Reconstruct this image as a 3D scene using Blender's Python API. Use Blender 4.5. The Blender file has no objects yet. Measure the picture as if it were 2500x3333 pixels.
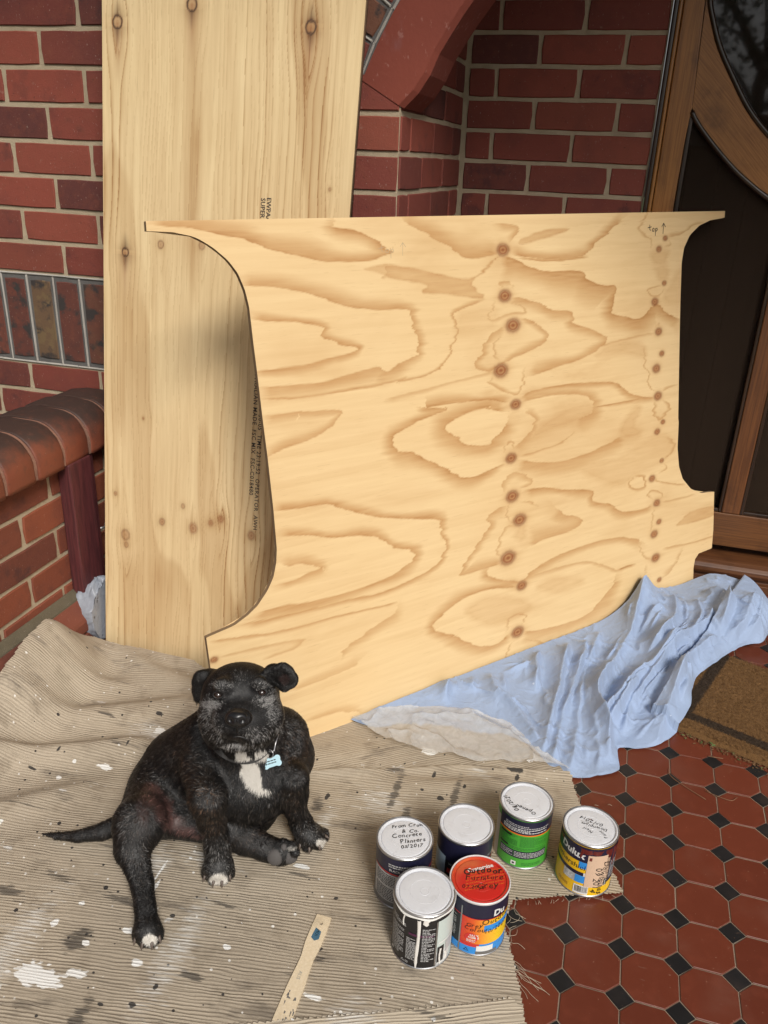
import bpy, bmesh, math, random
import numpy as np
from mathutils import Vector, Matrix
random.seed(7); RNG = np.random.RandomState(7)
S = bpy.context.scene; COL = S.collection

# ------------------------------------------------------------------ camera
CP = np.array([-.265, -1.743, 1.309])
_y, _p, _r = [math.radians(a) for a in (-15.63, 23.39, -2.27)]
_f = np.array([math.sin(_y)*math.cos(_p), math.cos(_y)*math.cos(_p), -math.sin(_p)])
_rt = np.array([math.cos(_y), -math.sin(_y), 0.]); _dn = np.cross(_f, _rt)
RM = np.array([math.cos(_r)*_rt+math.sin(_r)*_dn, -math.sin(_r)*_rt+math.cos(_r)*_dn, _f])
cam = bpy.data.cameras.new("camera"); cam.sensor_fit = 'VERTICAL'; cam.sensor_height = 24.0
cam.lens = 2641.0/3333.0*24.0; cam.clip_start = .02; cam.clip_end = 400
camo = bpy.data.objects.new("camera", cam); COL.objects.link(camo)
camo.matrix_world = Matrix(((RM[0][0], -RM[1][0], -RM[2][0], CP[0]), (RM[0][1], -RM[1][1], -RM[2][1], CP[1]),
                            (RM[0][2], -RM[1][2], -RM[2][2], CP[2]), (0, 0, 0, 1)))
S.camera = camo

# ------------------------------------------------------------------ daylight
SUN_EL, SUN_AZ = 42, 143          # azimuth of the sun, clockwise from +y
world = bpy.data.worlds.new("World"); S.world = world; world.use_nodes = True
wn = world.node_tree.nodes; wl = world.node_tree.links; wn.clear()
sky = wn.new('ShaderNodeTexSky'); sky.sky_type = 'NISHITA'; sky.sun_disc = False
sky.sun_elevation = math.radians(SUN_EL); sky.sun_rotation = math.radians(SUN_AZ); sky.dust_density = 4.0; sky.air_density = 1.0
hsv = wn.new('ShaderNodeHueSaturation'); hsv.inputs['Saturation'].default_value = .16
bg = wn.new('ShaderNodeBackground'); bg.inputs[1].default_value = .042
wo = wn.new('ShaderNodeOutputWorld')
wl.new(sky.outputs[0], hsv.inputs['Color']); wl.new(hsv.outputs[0], bg.inputs[0]); wl.new(bg.outputs[0], wo.inputs[0])
sun = bpy.data.lights.new("sun", 'SUN'); sun.energy = 1.5; sun.angle = math.radians(17); sun.color = (1, .95, .88)
suno = bpy.data.objects.new("sun", sun); COL.objects.link(suno)
_sd = Vector((math.sin(math.radians(SUN_AZ))*math.cos(math.radians(SUN_EL)), math.cos(math.radians(SUN_AZ))*math.cos(math.radians(SUN_EL)), math.sin(math.radians(SUN_EL))))
suno.rotation_euler = _sd.to_track_quat('Z', 'Y').to_euler()
S.view_settings.view_transform = 'Standard'; S.view_settings.look = 'None'
S.view_settings.exposure = 1.02; S.view_settings.gamma = 1.0; S.view_settings.use_curve_mapping = False
S.render.engine = 'CYCLES'
S.cycles.max_bounces = 6; S.cycles.transparent_max_bounces = 12

# ------------------------------------------------------------------ object helpers
def put(o, name=None, parent=None, label=None, cat=None, group=None, kind=None):
    COL.objects.link(o)
    if parent is not None:
        o.parent = parent; o.matrix_parent_inverse = Matrix.Translation(parent.location).inverted()
    if label: o['label'] = label
    if cat: o['category'] = cat
    if group: o['group'] = group
    if kind: o['kind'] = kind
    return o
def empty(name, loc, label, cat, group=None, kind=None):
    o = bpy.data.objects.new(name, None); o.empty_display_size = .05; o.location = loc
    return put(o, label=label, cat=cat, group=group, kind=kind)
def add(name, me, mat=None, parent=None, smooth=False, world=True, **k):
    if mat is not None and not me.materials: me.materials.append(mat)
    if smooth: me.polygons.foreach_set('use_smooth', [True]*len(me.polygons))
    o = bpy.data.objects.new(name, me)
    return put(o, parent=parent, **k)
def mesh(name, V, F):
    me = bpy.data.meshes.new(name); me.from_pydata([tuple(map(float, v)) for v in V], [], F); me.update(); return me
def np_mesh(name, V, Q):
    """big quad / tri mesh from arrays"""
    V = np.asarray(V, np.float32); Q = np.asarray(Q, np.int32); n = Q.shape[1]
    me = bpy.data.meshes.new(name)
    me.vertices.add(len(V)); me.vertices.foreach_set('co', V.ravel())
    me.loops.add(Q.size); me.loops.foreach_set('vertex_index', Q.ravel())
    me.polygons.add(len(Q)); me.polygons.foreach_set('loop_start', np.arange(0, Q.size, n, dtype=np.int32))
    me.polygons.foreach_set('loop_total', np.full(len(Q), n, np.int32))
    me.update(calc_edges=True); me.validate(); return me
def attr(me, name, data, typ='FLOAT'):
    a = me.attributes.new(name, typ, 'POINT')
    a.data.foreach_set({'FLOAT': 'value', 'FLOAT_VECTOR': 'vector', 'FLOAT_COLOR': 'color'}[typ], np.asarray(data, np.float32).ravel())
def grid_quads(n, m, mask=None):
    i = np.arange(n-1)[:, None]*m+np.arange(m-1)[None, :]
    q = np.stack([i, i+1, i+m+1, i+m], -1)
    if mask is not None:
        k = mask[:-1, :-1] & mask[1:, :-1] & mask[:-1, 1:] & mask[1:, 1:]; return q[k]
    return q.reshape(-1, 4)
class MB:
    def __init__(s): s.V = []; s.F = []
    def raw(s, V, F):
        b = len(s.V); s.V += [tuple(v) for v in V]; s.F += [tuple(b+i for i in f) for f in F]; return s
    def box(s, a, b, M=None):
        P = [(x, y, z) for x in (a[0], b[0]) for y in (a[1], b[1]) for z in (a[2], b[2])]
        if M is not None: P = [tuple(M @ Vector(p)) for p in P]
        return s.raw(P, [(0, 1, 3, 2), (4, 6, 7, 5), (0, 4, 5, 1), (2, 3, 7, 6), (0, 2, 6, 4), (1, 5, 7, 3)])
    def prism(s, poly, fn, d):
        """poly 2-D, fn(u, v, w) -> xyz, extruded w 0..d"""
        n = len(poly); V = [fn(u, v, 0) for u, v in poly]+[fn(u, v, d) for u, v in poly]
        return s.raw(V, [tuple(range(n)), tuple(range(2*n-1, n-1, -1))]+[(i+n, (i+1) % n+n, (i+1) % n, i) for i in range(n)])
    def tube(s, pts, r, n=8, caps=True):
        pts = [Vector(p) for p in pts]; r = r if hasattr(r, '__len__') else [r]*len(pts); R = []
        up = None
        for i, p in enumerate(pts):
            t = (pts[min(i+1, len(pts)-1)]-pts[max(i-1, 0)]).normalized()
            if up is None: up = t.orthogonal().normalized()
            up = (up-t*up.dot(t)).normalized(); b = t.cross(up)
            R += [p+(up*math.cos(2*math.pi*k/n)+b*math.sin(2*math.pi*k/n))*r[i] for k in range(n)]
        F = [(i*n+k, i*n+(k+1) % n, (i+1)*n+(k+1) % n, (i+1)*n+k) for i in range(len(pts)-1) for k in range(n)]
        if caps: F += [tuple(range(n-1, -1, -1)), tuple((len(pts)-1)*n+k for k in range(n))]
        return s.raw(R, F)
    def lathe(s, prof, c, n=48):
        """prof (r, z) from bottom centre outwards"""
        V = []; 
        for r, z in prof: V += [(c[0]+r*math.cos(2*math.pi*k/n), c[1]+r*math.sin(2*math.pi*k/n), c[2]+z) for k in range(n)]
        F = [(i*n+k, i*n+(k+1) % n, (i+1)*n+(k+1) % n, (i+1)*n+k) for i in range(len(prof)-1) for k in range(n)]
        return s.raw(V, F)
    def mesh(s, name, bevel=0, seg=2):
        me = mesh(name, s.V, s.F)
        if bevel:
            bm = bmesh.new(); bm.from_mesh(me); bmesh.ops.remove_doubles(bm, verts=bm.verts, dist=1e-5)
            bmesh.ops.recalc_face_normals(bm, faces=bm.faces)
            e = [e for e in bm.edges if len(e.link_faces) == 2 and e.calc_face_angle(0) > .5]
            bmesh.ops.bevel(bm, geom=e, offset=bevel, segments=seg, affect='EDGES', profile=.5, clamp_overlap=True)
            bm.to_mesh(me); bm.free(); me.update()
        return me

# ------------------------------------------------------------------ numpy noise
def _h(ix, iy, iz, seed):
    n = (ix.astype(np.int64)*374761393+iy.astype(np.int64)*668265263+iz.astype(np.int64)*2147483647+seed*974634777) & 0xffffffff
    n = ((n ^ (n >> 13))*1274126177) & 0xffffffff; n = n ^ (n >> 16)
    return (n & 0xffff)/65535.0
def vnoise(x, y, z=0.0, seed=0):
    x, y, z = np.broadcast_arrays(np.asarray(x, float), np.asarray(y, float), np.asarray(z, float))
    ix, iy, iz = np.floor(x), np.floor(y), np.floor(z); fx, fy, fz = x-ix, y-iy, z-iz
    fx, fy, fz = [f*f*(3-2*f) for f in (fx, fy, fz)]
    r = 0
    for a in (0, 1):
        for b in (0, 1):
            for c in (0, 1):
                r = r+_h(ix+a, iy+b, iz+c, seed)*(fx if a else 1-fx)*(fy if b else 1-fy)*(fz if c else 1-fz)
    return r*2-1
def fbm(x, y, z=0.0, seed=0, o=4):
    r = 0; a = .5
    for k in range(o): r = r+a*vnoise(x*2**k, y*2**k, np.asarray(z)*2**k, seed+k); a *= .5
    return r
def sstep(a, b, x): t = np.clip((x-a)/(b-a), 0, 1); return t*t*(3-2*t)
def seg_dist(P, pts):
    """distance to a polyline, side sign (+ = left of travel) and arclength"""
    best = np.full(len(P), 1e9); sgn = np.zeros(len(P)); al = np.zeros(len(P)); acc = 0
    pts = np.asarray(pts, float)
    for a, b in zip(pts[:-1], pts[1:]):
        d = b-a; L = np.hypot(*d)
        if L < 1e-9: continue
        q = P-a; t = np.clip((q@d)/L**2, 0, 1); c = q-t[:, None]*d; ds = np.hypot(c[:, 0], c[:, 1])
        m = ds < best; best[m] = ds[m]; sgn[m] = np.sign(d[0]*q[m, 1]-d[1]*q[m, 0]); al[m] = acc+t[m]*L; acc += L
    return best, sgn, al
def in_poly(P, poly):
    x, y = P[:, 0], P[:, 1]; r = np.zeros(len(P), bool); n = len(poly)
    for i in range(n):
        (x1, y1), (x2, y2) = poly[i], poly[(i+1) % n]
        if y1 == y2: continue
        c = ((y1 > y) != (y2 > y)) & (x < (x2-x1)*(y-y1)/(y2-y1)+x1); r ^= c
    return r
def smooth_line(pts, n=4):
    """Catmull-Rom"""
    p = [np.array(q, float) for q in pts]; p = [2*p[0]-p[1]]+p+[2*p[-1]-p[-2]]; out = []
    for i in range(1, len(p)-2):
        for k in range(n):
            t = k/n; out.append(.5*(2*p[i]+(p[i+1]-p[i-1])*t+(2*p[i-1]-5*p[i]+4*p[i+1]-p[i+2])*t*t+(3*p[i]-p[i-1]-3*p[i+1]+p[i+2])*t**3))
    return out+[p[-2]]

# ------------------------------------------------------------------ node helpers
class NT:
    def __init__(s, name):
        s.m = bpy.data.materials.new(name); s.m.use_nodes = True; s.t = s.m.node_tree; s.t.nodes.clear()
        s.out = s.t.nodes.new('ShaderNodeOutputMaterial'); s.b = s.t.nodes.new('ShaderNodeBsdfPrincipled')
        s.t.links.new(s.b.outputs[0], s.out.inputs[0])
    def n(s, typ, ins=None, **kw):
        nd = s.t.nodes.new('ShaderNode'+typ)
        for k, v in kw.items(): setattr(nd, k, v)
        for k, v in (ins or {}).items(): s.set(nd.inputs[k], v)
        return nd
    def set(s, sock, v):
        if isinstance(v, bpy.types.NodeSocket): s.t.links.new(v, sock)
        elif isinstance(v, bpy.types.Node): s.t.links.new(v.outputs[0], sock)
        else:
            if sock.type == 'RGBA' and len(v) == 3: v = (*v, 1)
            sock.default_value = v
    def pos(s): return s.n('NewGeometry').outputs['Position']
    def at(s, name, out='Fac'): return s.n('Attribute', attribute_name=name).outputs[out]
    def rnd(s): return s.n('ObjectInfo').outputs['Random']
    def noise(s, vec, scale, detail=4, rough=.55, dist=0):
        return s.n('TexNoise', {'Vector': vec, 'Scale': scale, 'Detail': detail, 'Roughness': rough, 'Distortion': dist}).outputs[0]
    def vscale(s, vec, sc): return s.n('VectorMath', {0: vec, 1: sc}, operation='MULTIPLY').outputs[0]
    def ma(s, op, a, b=0., c=0.): 
        nd = s.n('Math', {0: a, 1: b}, operation=op)
        if op in ('MULTIPLY_ADD', 'SMOOTH_MIN'): s.set(nd.inputs[2], c)
        return nd.outputs[0]
    def ramp(s, fac, *stops, interp='LINEAR'):
        nd = s.n('ValToRGB', {0: fac}); cr = nd.color_ramp; cr.interpolation = interp
        while len(cr.elements) < len(stops): cr.elements.new(.5)
        for e, (p, c) in zip(cr.elements, stops): e.position = p; e.color = (*c, 1) if hasattr(c, '__len__') else (c, c, c, 1)
        return nd.outputs[0]
    def step(s, a, b, x):
        return s.n('MapRange', {0: x, 1: a, 2: b, 3: 0., 4: 1.}, interpolation_type='SMOOTHSTEP').outputs[0]
    def mix(s, f, a, b, blend='MIX'):
        nd = s.n('Mix', data_type='RGBA', blend_type=blend); s.set(nd.inputs[0], f); s.set(nd.inputs[6], a); s.set(nd.inputs[7], b); return nd.outputs[2]
    def bump(s, h, strength=.3, dist=.002, nrm=None):
        i = {'Height': h, 'Strength': strength, 'Distance': dist}
        if nrm is not None: i['Normal'] = nrm
        return s.n('Bump', i).outputs[0]
    def fin(s, color=None, rough=None, normal=None, **kw):
        for k, v in (('Base Color', color), ('Roughness', rough), ('Normal', normal)):
            if v is not None: s.set(s.b.inputs[k], v)
        for k, v in kw.items(): s.set(s.b.inputs[k.replace('_', ' ')], v)
        return s.m
def plain(name, col, rough=.6, **kw):
    t = NT(name); p = t.pos(); n = t.noise(p, 60, 3)
    return t.fin(t.mix(t.ma('MULTIPLY', n, .35), col, tuple(c*.6 for c in col)), rough, **kw)
# ------------------------------------------------------------------ materials
def m_brick(name, lo, hi, dirty=False):
    t = NT(name); p = t.pos(); r = t.rnd()
    big = t.noise(p, 7, 3); fine = t.noise(p, 260, 5, .7); mid = t.noise(p, 45, 4)
    c = t.mix(r, lo, hi); r2 = t.ma('FRACT', t.ma('MULTIPLY', r, 17.31)); c = t.mix(t.ma('MULTIPLY', t.step(.62, 1., r2), .55), c, (.06, .02, .018)); c = t.mix(t.ma('MULTIPLY', t.step(.35, 0., r2), .4), c, (.24, .068, .036))
    gl = t.ma('MULTIPLY', t.step(.52, .66, t.noise(p, 11, 5, .65)), t.step(.3, .9, r2)); c = t.mix(t.ma('MULTIPLY', gl, .6), c, (.045, .018, .018))
    c = t.mix(t.ma('MULTIPLY', t.step(.5, .75, big), .35), c, (.08, .024, .022))
    c = t.mix(t.ma('MULTIPLY', t.step(.45, .75, mid), .35), c, (.19, .052, .028))
    c = t.mix(t.ma('MULTIPLY', t.step(.55, .9, fine), .5), c, (.03, .014, .012))
    sp = t.noise(t.vscale(p, (1, 1, .45)), 330, 2, .5)
    c = t.mix(t.ma('MULTIPLY', t.step(.69, .77, sp), .6), c, (.4, .3, .25)); c = t.mix(t.ma('MULTIPLY', t.step(.64, .72, t.noise(p, 38, 5, .7)), .3), c, (.34, .22, .17)); pit = t.step(.68, .74, t.noise(p, 150, 3, .6)); c = t.mix(t.ma('MULTIPLY', pit, .7), c, (.025, .012, .01))
    if dirty:
        d1 = t.noise(p, 16, 4, .6)
        c = t.mix(t.step(.2, .9, r), c, (.13, .075, .04)); c = t.mix(t.step(.47, .6, d1), c, (.035, .028, .026))
        c = t.mix(t.ma('MULTIPLY', t.step(.52, .62, t.noise(p, 21, 3, .6)), t.step(.3, .6, r)), c, (.15, .095, .045))
    return t.fin(c, .78, t.bump(t.ma('SUBTRACT', t.ma('ADD', fine, t.ma('MULTIPLY', mid, .8)), pit), .5, .0022))
M_BRICK = m_brick('red_brick', (.155, .033, .023), (.245, .054, .033))
M_BRICK_OR = m_brick('orange_red_brick', (.17, .042, .02), (.235, .06, .026))
M_CLINK = m_brick('mottled_brick', (.10, .03, .022), (.15, .045, .025), True)
def m_mortar(name, c0, c1):
    t = NT(name); p = t.pos(); g = t.noise(p, 420, 4, .75); m = t.noise(p, 28, 4)
    c = t.mix(m, c0, c1); c = t.mix(t.ma('MULTIPLY', t.step(.5, .7, t.noise(p, 9, 5, .65)), .3), c, tuple(x*.55 for x in c0)); c = t.mix(t.step(.64, .74, g), c, (.07, .06, .05)); c = t.mix(t.step(.36, .28, g), c, (.62, .55, .45))
    return t.fin(c, .95, t.bump(t.ma('ADD', g, m), .7, .003))
M_MORT = m_mortar('sandy_mortar', (.36, .285, .185), (.48, .39, .275))
M_MORTD = m_mortar('grey_mortar', (.085, .08, .078), (.15, .14, .13))
M_TUCK = m_mortar('pale_pointing', (.36, .335, .3), (.45, .42, .375))
M_MORTP = m_mortar('pink_mortar', (.24, .115, .075), (.3, .16, .11))
M_MORTF = m_mortar('olive_mortar', (.085, .07, .042), (.14, .115, .075)); M_PLINTH = m_brick('dark_plinth_brick', (.065, .022, .016), (.13, .035, .02))
def m_render():
    t = NT('red_oxide_render'); p = t.pos(); n = t.noise(p, 9, 4); f = t.noise(p, 120, 4)
    c = t.mix(n, (.17, .036, .022), (.235, .052, .03)); c = t.mix(t.ma('MULTIPLY', t.step(.6, .8, t.noise(t.vscale(p, (1, 1, .4)), 30, 3)), .5), c, (.2, .085, .085))
    c = t.mix(t.ma('MULTIPLY', t.step(.6, .66, t.noise(t.vscale(p, (1, 1, .6)), 55, 4, .7)), .45), c, (.33, .16, .13)); return t.fin(c, .85, t.bump(t.ma('ADD', f, t.ma('MULTIPLY', n, 3)), .25, .002))
M_RENDER = m_render()
def m_coping():
    t = NT('bullnose_brick'); p = t.pos(); z = t.n('SeparateXYZ', {0: p}).outputs[2]
    n = t.noise(p, 14, 4, .6); k = t.ma('ADD', t.ma('MULTIPLY', n, .14), z)
    c = t.mix(t.step(.66, .73, k), (.19, .05, .024), (.048, .026, .02)); c = t.mix(t.ma('MULTIPLY', t.step(.55, .7, t.noise(p, 60, 4)), .5), c, (.1, .04, .025))
    c = t.mix(t.ma('MULTIPLY', t.step(.72, .78, t.noise(p, 300, 2)), .6), c, (.45, .36, .3))
    return t.fin(c, .62, t.bump(t.noise(p, 260, 4, .7), .3, .0015))
M_COPING = m_coping()
def m_tile(name, lo, hi, rough):
    t = NT(name); p = t.pos(); r = t.rnd(); n = t.noise(p, 30, 4); f = t.noise(p, 500, 3)
    c = t.mix(r, lo, hi); c = t.mix(t.ma('MULTIPLY', t.step(.5, .72, n), .3), c, tuple(x*1.35 for x in hi))
    c = t.mix(t.ma('MULTIPLY', t.step(.71, .75, t.noise(p, 160, 2)), .55), c, (.36, .2, .14))
    du = t.step(.5, .8, t.noise(p, 6, 5, .6)); c = t.mix(t.ma('MULTIPLY', du, .13), c, (.22, .13, .09)); c = t.mix(t.ma('MULTIPLY', t.step(.68, .74, t.noise(t.vscale(p, (40, 160, 1)), 1., 3)), .25), c, (.3, .2, .15))
    return t.fin(c, t.ma('ADD', rough, t.ma('ADD', t.ma('MULTIPLY', du, .25), t.ma('MULTIPLY', n, .16))), t.bump(t.ma('ADD', f, t.ma('MULTIPLY', n, 2)), .06, .001))
M_TILE = m_tile('terracotta_tile', (.112, .026, .014), (.14, .033, .017), .3)
M_TILEB = m_tile('black_tile', (.012, .012, .013), (.018, .017, .018), .3)
M_GROUT = m_mortar('floor_grout', (.25, .185, .135), (.32, .245, .18))

def m_ply(name, along):
    """face veneer; the rings and knots come from the mesh as attributes"""
    t = NT(name); uv = t.at('uvw', 'Vector'); g = t.at('grain'); k = t.at('knot'); dk = t.at('dark')
    st = (3.0, 60., 1.) if along == 'u' else (60., 3.0, 1.)
    s2 = (14., 420., 1.) if along == 'u' else (420., 14., 1.)
    w = t.vscale(uv, st); fine = t.noise(w, 1.0, 5, .6, .3); hair = t.noise(t.vscale(uv, s2), 1.0, 4, .6)
    pores = t.step(.66, .74, t.noise(t.vscale(uv, tuple(a*1.3 for a in s2)), 1.0, 2, .5))
    blot = t.noise(uv, 3.2, 3)
    if along == 'u': base, late, deep = t.mix(blot, (.77, .575, .315), (.71, .50, .25)), (.46, .235, .078), (.27, .11, .032)
    else: base, late, deep = t.mix(blot, (.78, .615, .365), (.70, .525, .28)), (.37, .195, .068), (.17, .07, .022)
    if along == 'u':
        tan = t.step(.48, .72, t.noise(t.vscale(uv, (1.6, 5., 1)), 1., 4, .6, .6)); base = t.mix(t.ma('MULTIPLY', tan, .32), base, late)
    gg = t.ma('ADD', g, t.ma('MULTIPLY', t.ma('SUBTRACT', hair, .5), .18))
    c = t.mix(t.ma('MULTIPLY', t.ma('SUBTRACT', fine, .32), .5 if along == 'u' else .85), base, late)
    c = t.mix(t.ma('MAXIMUM', t.ma('MULTIPLY', gg, .95), 0.), c, late)
    c = t.mix(t.ma('MULTIPLY', t.step(.75, 1.1, gg), .35), c, deep)
    c = t.mix(t.ma('MULTIPLY', pores, .28), c, deep)
    c = t.mix(k, c, (.24, .066, .02)); c = t.mix(dk, c, (.028, .013, .008))
    return t.fin(c, .62, t.bump(t.ma('ADD', hair, t.ma('MULTIPLY', g, .4)), .12, .0008))
M_PLY_A = m_ply('plywood_face', 'u'); M_PLY_B = m_ply('plywood_face_upright', 'v')
def m_plyedge():
    t = NT('plywood_edge'); uv = t.at('uvw', 'Vector'); z = t.n('SeparateXYZ', {0: uv}).outputs[2]
    b = t.ma('SINE', t.ma('MULTIPLY', z, 2*math.pi*200)); n = t.noise(t.vscale(uv, (60, 60, 900)), 1., 3)
    c = t.mix(t.step(-.3, .3, b), (.17, .105, .055), (.34, .235, .125)); c = t.mix(t.ma('MULTIPLY', n, .5), c, (.15, .09, .05))
    return t.fin(c, .75)
M_PLYEDGE = m_plyedge()
M_INK = plain('black_ink', (.012, .012, .014), .6); M_INKF = plain('pencil', (.5, .38, .24), .8)
def m_varn(name, c0, c1, axis, rough=.35):
    t = NT(name); p = t.pos(); sc = {'z': (190, 190, 5), 'x': (5, 190, 190), 'd': (6, 190, 190)}[axis]
    if axis == 'd': q = t.n('SeparateXYZ', {0: p}); p = t.n('CombineXYZ', {0: t.ma('SUBTRACT', q.outputs[0], q.outputs[2]), 1: q.outputs[1], 2: t.ma('ADD', q.outputs[0], q.outputs[2])}).outputs[0]
    g = t.noise(t.vscale(p, sc), 1., 5, .65); w = t.noise(p, 9, 4); 
    c = t.mix(t.step(.3, .7, g), c0, c1); c = t.mix(t.ma('MULTIPLY', t.step(.5, .75, w), .6), c, tuple(x*.35 for x in c0))
    return t.fin(c, t.ma('ADD', rough, t.ma('MULTIPLY', g, .15)), t.bump(g, .2, .001), Coat_Weight=.25, Coat_Roughness=.25)
M_OAKZ = m_varn('varnished_timber', (.25, .098, .02), (.44, .19, .045), 'z')
M_OAKC = m_varn('varnished_timber_curve', (.25, .098, .02), (.42, .18, .044), 'd')
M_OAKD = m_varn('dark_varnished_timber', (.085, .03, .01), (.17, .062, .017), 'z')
M_OAKX = m_varn('varnished_timber_rail', (.095, .036, .012), (.175, .07, .02), 'x')
M_SILL = m_varn('oiled_sill', (.075, .026, .01), (.12, .045, .014), 'x', .4)
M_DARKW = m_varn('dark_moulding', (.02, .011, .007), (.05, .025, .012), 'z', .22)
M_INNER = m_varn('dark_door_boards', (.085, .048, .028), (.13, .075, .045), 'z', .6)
def m_screen(name, a):
    t = NT(name); t.b.inputs['Base Color'].default_value = (.032, .020, .0125, 1); t.b.inputs['Roughness'].default_value = .8; t.b.inputs['Specular IOR Level'].default_value = .12
    tr = t.n('BsdfTransparent'); mx = t.n('MixShader', {0: a, 1: tr.outputs[0], 2: t.b.outputs[0]}); t.t.links.new(mx.outputs[0], t.out.inputs[0])
    return t.m
M_SCREEN = m_screen('fly_screen', .6); M_SCREEN2 = m_screen('oval_fly_screen', .26)
def m_glass():
    t = NT('dark_glass'); return t.fin((.01, .01, .01), .03, IOR=2.7)
M_GLASS = m_glass()
def m_postpaint():
    t = NT('maroon_paint'); p = t.pos(); g = t.noise(t.vscale(p, (150, 150, 9)), 1., 4, .6)
    c = t.mix(t.step(.3, .7, g), (.055, .013, .015), (.115, .026, .027)); c = t.mix(t.ma('MULTIPLY', t.step(.6, .68, g), .7), c, (.03, .016, .014))
    return t.fin(c, .6, t.bump(g, .4, .002))
M_POST = m_postpaint()
M_ZINC = plain('zinc_metal', (.42, .42, .42), .4, Metallic=.8)
M_TIN = plain('tin_metal', (.42, .42, .43), .33, Metallic=.9)
t = NT('lid_enamel'); p = t.pos(); M_LID = t.fin(t.mix(t.ma('MULTIPLY', t.step(.5, .72, t.noise(p, 70, 4, .65)), .35), (.6, .61, .64), (.44, .44, .45)), t.ma('ADD', .42, t.ma('MULTIPLY', t.noise(p, 45, 3), .2)))
# ------------------------------------------------------------------ ground, floor
YW1, YW2, XR, XJ, XDW = .256, .952, -.82, -.255, -1.63
XE = .615                                                  # far side of the door opening
me = mesh('lawn', [(-60, -60, -.32), (60, -60, -.32), (60, 60, -.32), (-60, 60, -.32)], [(0, 1, 2, 3)])
t = NT('lawn_grass'); M_LAWN = t.fin(t.mix(t.noise(t.pos(), 3, 5), (.03, .055, .015), (.07, .1, .03)), .9)
add('lawn', me, M_LAWN, kind='structure')
floor = add('floor', MB().box((-2.6, -2.7, -.32), (2.2, 1.1, -.0022)).mesh('floor_bed'), M_GROUT, kind='structure', label='tiled porch floor of red octagons and small black squares', cat='floor')
TP = .1                                                    # tile pitch
def oct_mesh(seed):
    r = np.random.RandomState(seed); h = TP/2-.0014; c = .0250-.0006
    P = [(h, -h+c), (h, h-c), (h-c, h), (-h+c, h), (-h, h-c), (-h, -h+c), (-h+c, -h), (h-c, -h)]
    return bevel_top(P, r)
def dot_mesh(seed):
    r = np.random.RandomState(seed); h = .0250-.0013
    return bevel_top([(h, 0), (0, h), (-h, 0), (0, -h)], r)
def bevel_top(P, r):
    P = [(x+r.uniform(-.0003, .0003), y+r.uniform(-.0003, .0003)) for x, y in P]; n = len(P); s = .982
    V = [(x*s, y*s, 0) for x, y in P]+[(x, y, -.0007) for x, y in P]+[(x, y, -.006) for x, y in P]
    F = [tuple(range(n))]+[(i+n, (i+1) % n+n, (i+1) % n, i) for i in range(n)]+[(i+2*n, (i+1) % n+2*n, (i+1) % n+n, i+n) for i in range(n)]
    return mesh('tile', V, F)
OCT = [oct_mesh(i) for i in range(5)]; DOT = [dot_mesh(i+50) for i in range(4)]
for m_ in OCT: m_.materials.append(M_TILE)
for m_ in DOT: m_.materials.append(M_TILEB)
rest = MB(); restb = MB()
for i in range(-16, 22):
    for j in range(-9, 27):
        for kind in (0, 1):
            x, y = (i+.5*kind)*TP, (-j+.5*kind)*TP*1.0
            if y > .96 or y < -2.6 or x < -1.6 or x > 2.1: continue
            shown = (-.52 < x < .62 and -1.15 < y < .42 and x < .62+.0*y) and not (x < -.42 and y > -.45)
            pool = OCT if kind else DOT
            src = pool[(i*7+j*3) % len(pool)]
            if shown and x < .50:
                o = bpy.data.objects.new('tile', src); o.location = (x, y, RNG.uniform(-.0005, .0004)); o.rotation_euler = (RNG.uniform(-.003, .003), RNG.uniform(-.003, .003), 0)
                put(o, parent=floor)
            else:
                (rest if kind else restb).raw([(v.co.x+x, v.co.y+y, v.co.z) for v in src.vertices], [tuple(p.vertices) for p in src.polygons])
add('tile_field', rest.mesh('tile_field'), M_TILE, floor, kind='stuff'); add('dark_tile_field', restb.mesh('dark_tile_field'), M_TILEB, floor, kind='stuff')

# ------------------------------------------------------------------ brickwork
def brick_mesh(w, h, seed, jit=.0009, rad=.0022, deep=.03):
    r = np.random.RandomState(seed); nx, nz = (4, 2) if w > .15 else (2, 2); P = []
    def side(a, b, n):
        for k in range(n):
            t = k/n; P.append([a[0]+(b[0]-a[0])*t, a[1]+(b[1]-a[1])*t])
    a, b = w/2, h/2; q = [(-a, -b), (a, -b), (a, b), (-a, b)]
    for k, n in zip(range(4), (nx, nz, nx, nz)): side(q[k], q[(k+1) % 4], n)
    P = np.array(P); cor = [0, nx, nx+nz, 2*nx+nz]
    P += r.uniform(-jit, jit, P.shape)
    for c in cor: P[c] *= 1-rad/np.hypot(*P[c])*r.uniform(.4, 1.6)
    n = len(P); In = P-np.sign(P)*.0022
    V = [(x, r.uniform(-.0004, .0007), z) for x, z in In]+[(x, .0028, z) for x, z in P]+[(x, deep, z) for x, z in P]
    F = [tuple(range(n))]+[(i+n, (i+1) % n+n, (i+1) % n, i) for i in range(n)]+[(i+2*n, (i+1) % n+2*n, (i+1) % n+n, i+n) for i in range(n)]
    return mesh('brick', V, F)
_pool = {}
def brick_src(w, h, mat, jit=.0009):
    k = (round(w, 3), round(h, 3), mat.name); L = _pool.setdefault(k, [])
    if len(L) < 6:
        m_ = brick_mesh(w, h, hash(k[:2]) % 9999+len(L), jit); m_.materials.append(mat); L.append(m_); return m_
    return L[RNG.randint(6)]
def in_view(P, m=.06):
    q = RM @ (np.array(P)-CP)
    if q[2] < .1: return False
    u, v = q[0]/q[2]*2641/2500, q[1]/q[2]*2641/3333
    return abs(u) < .5+m and abs(v) < .5+m
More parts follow.
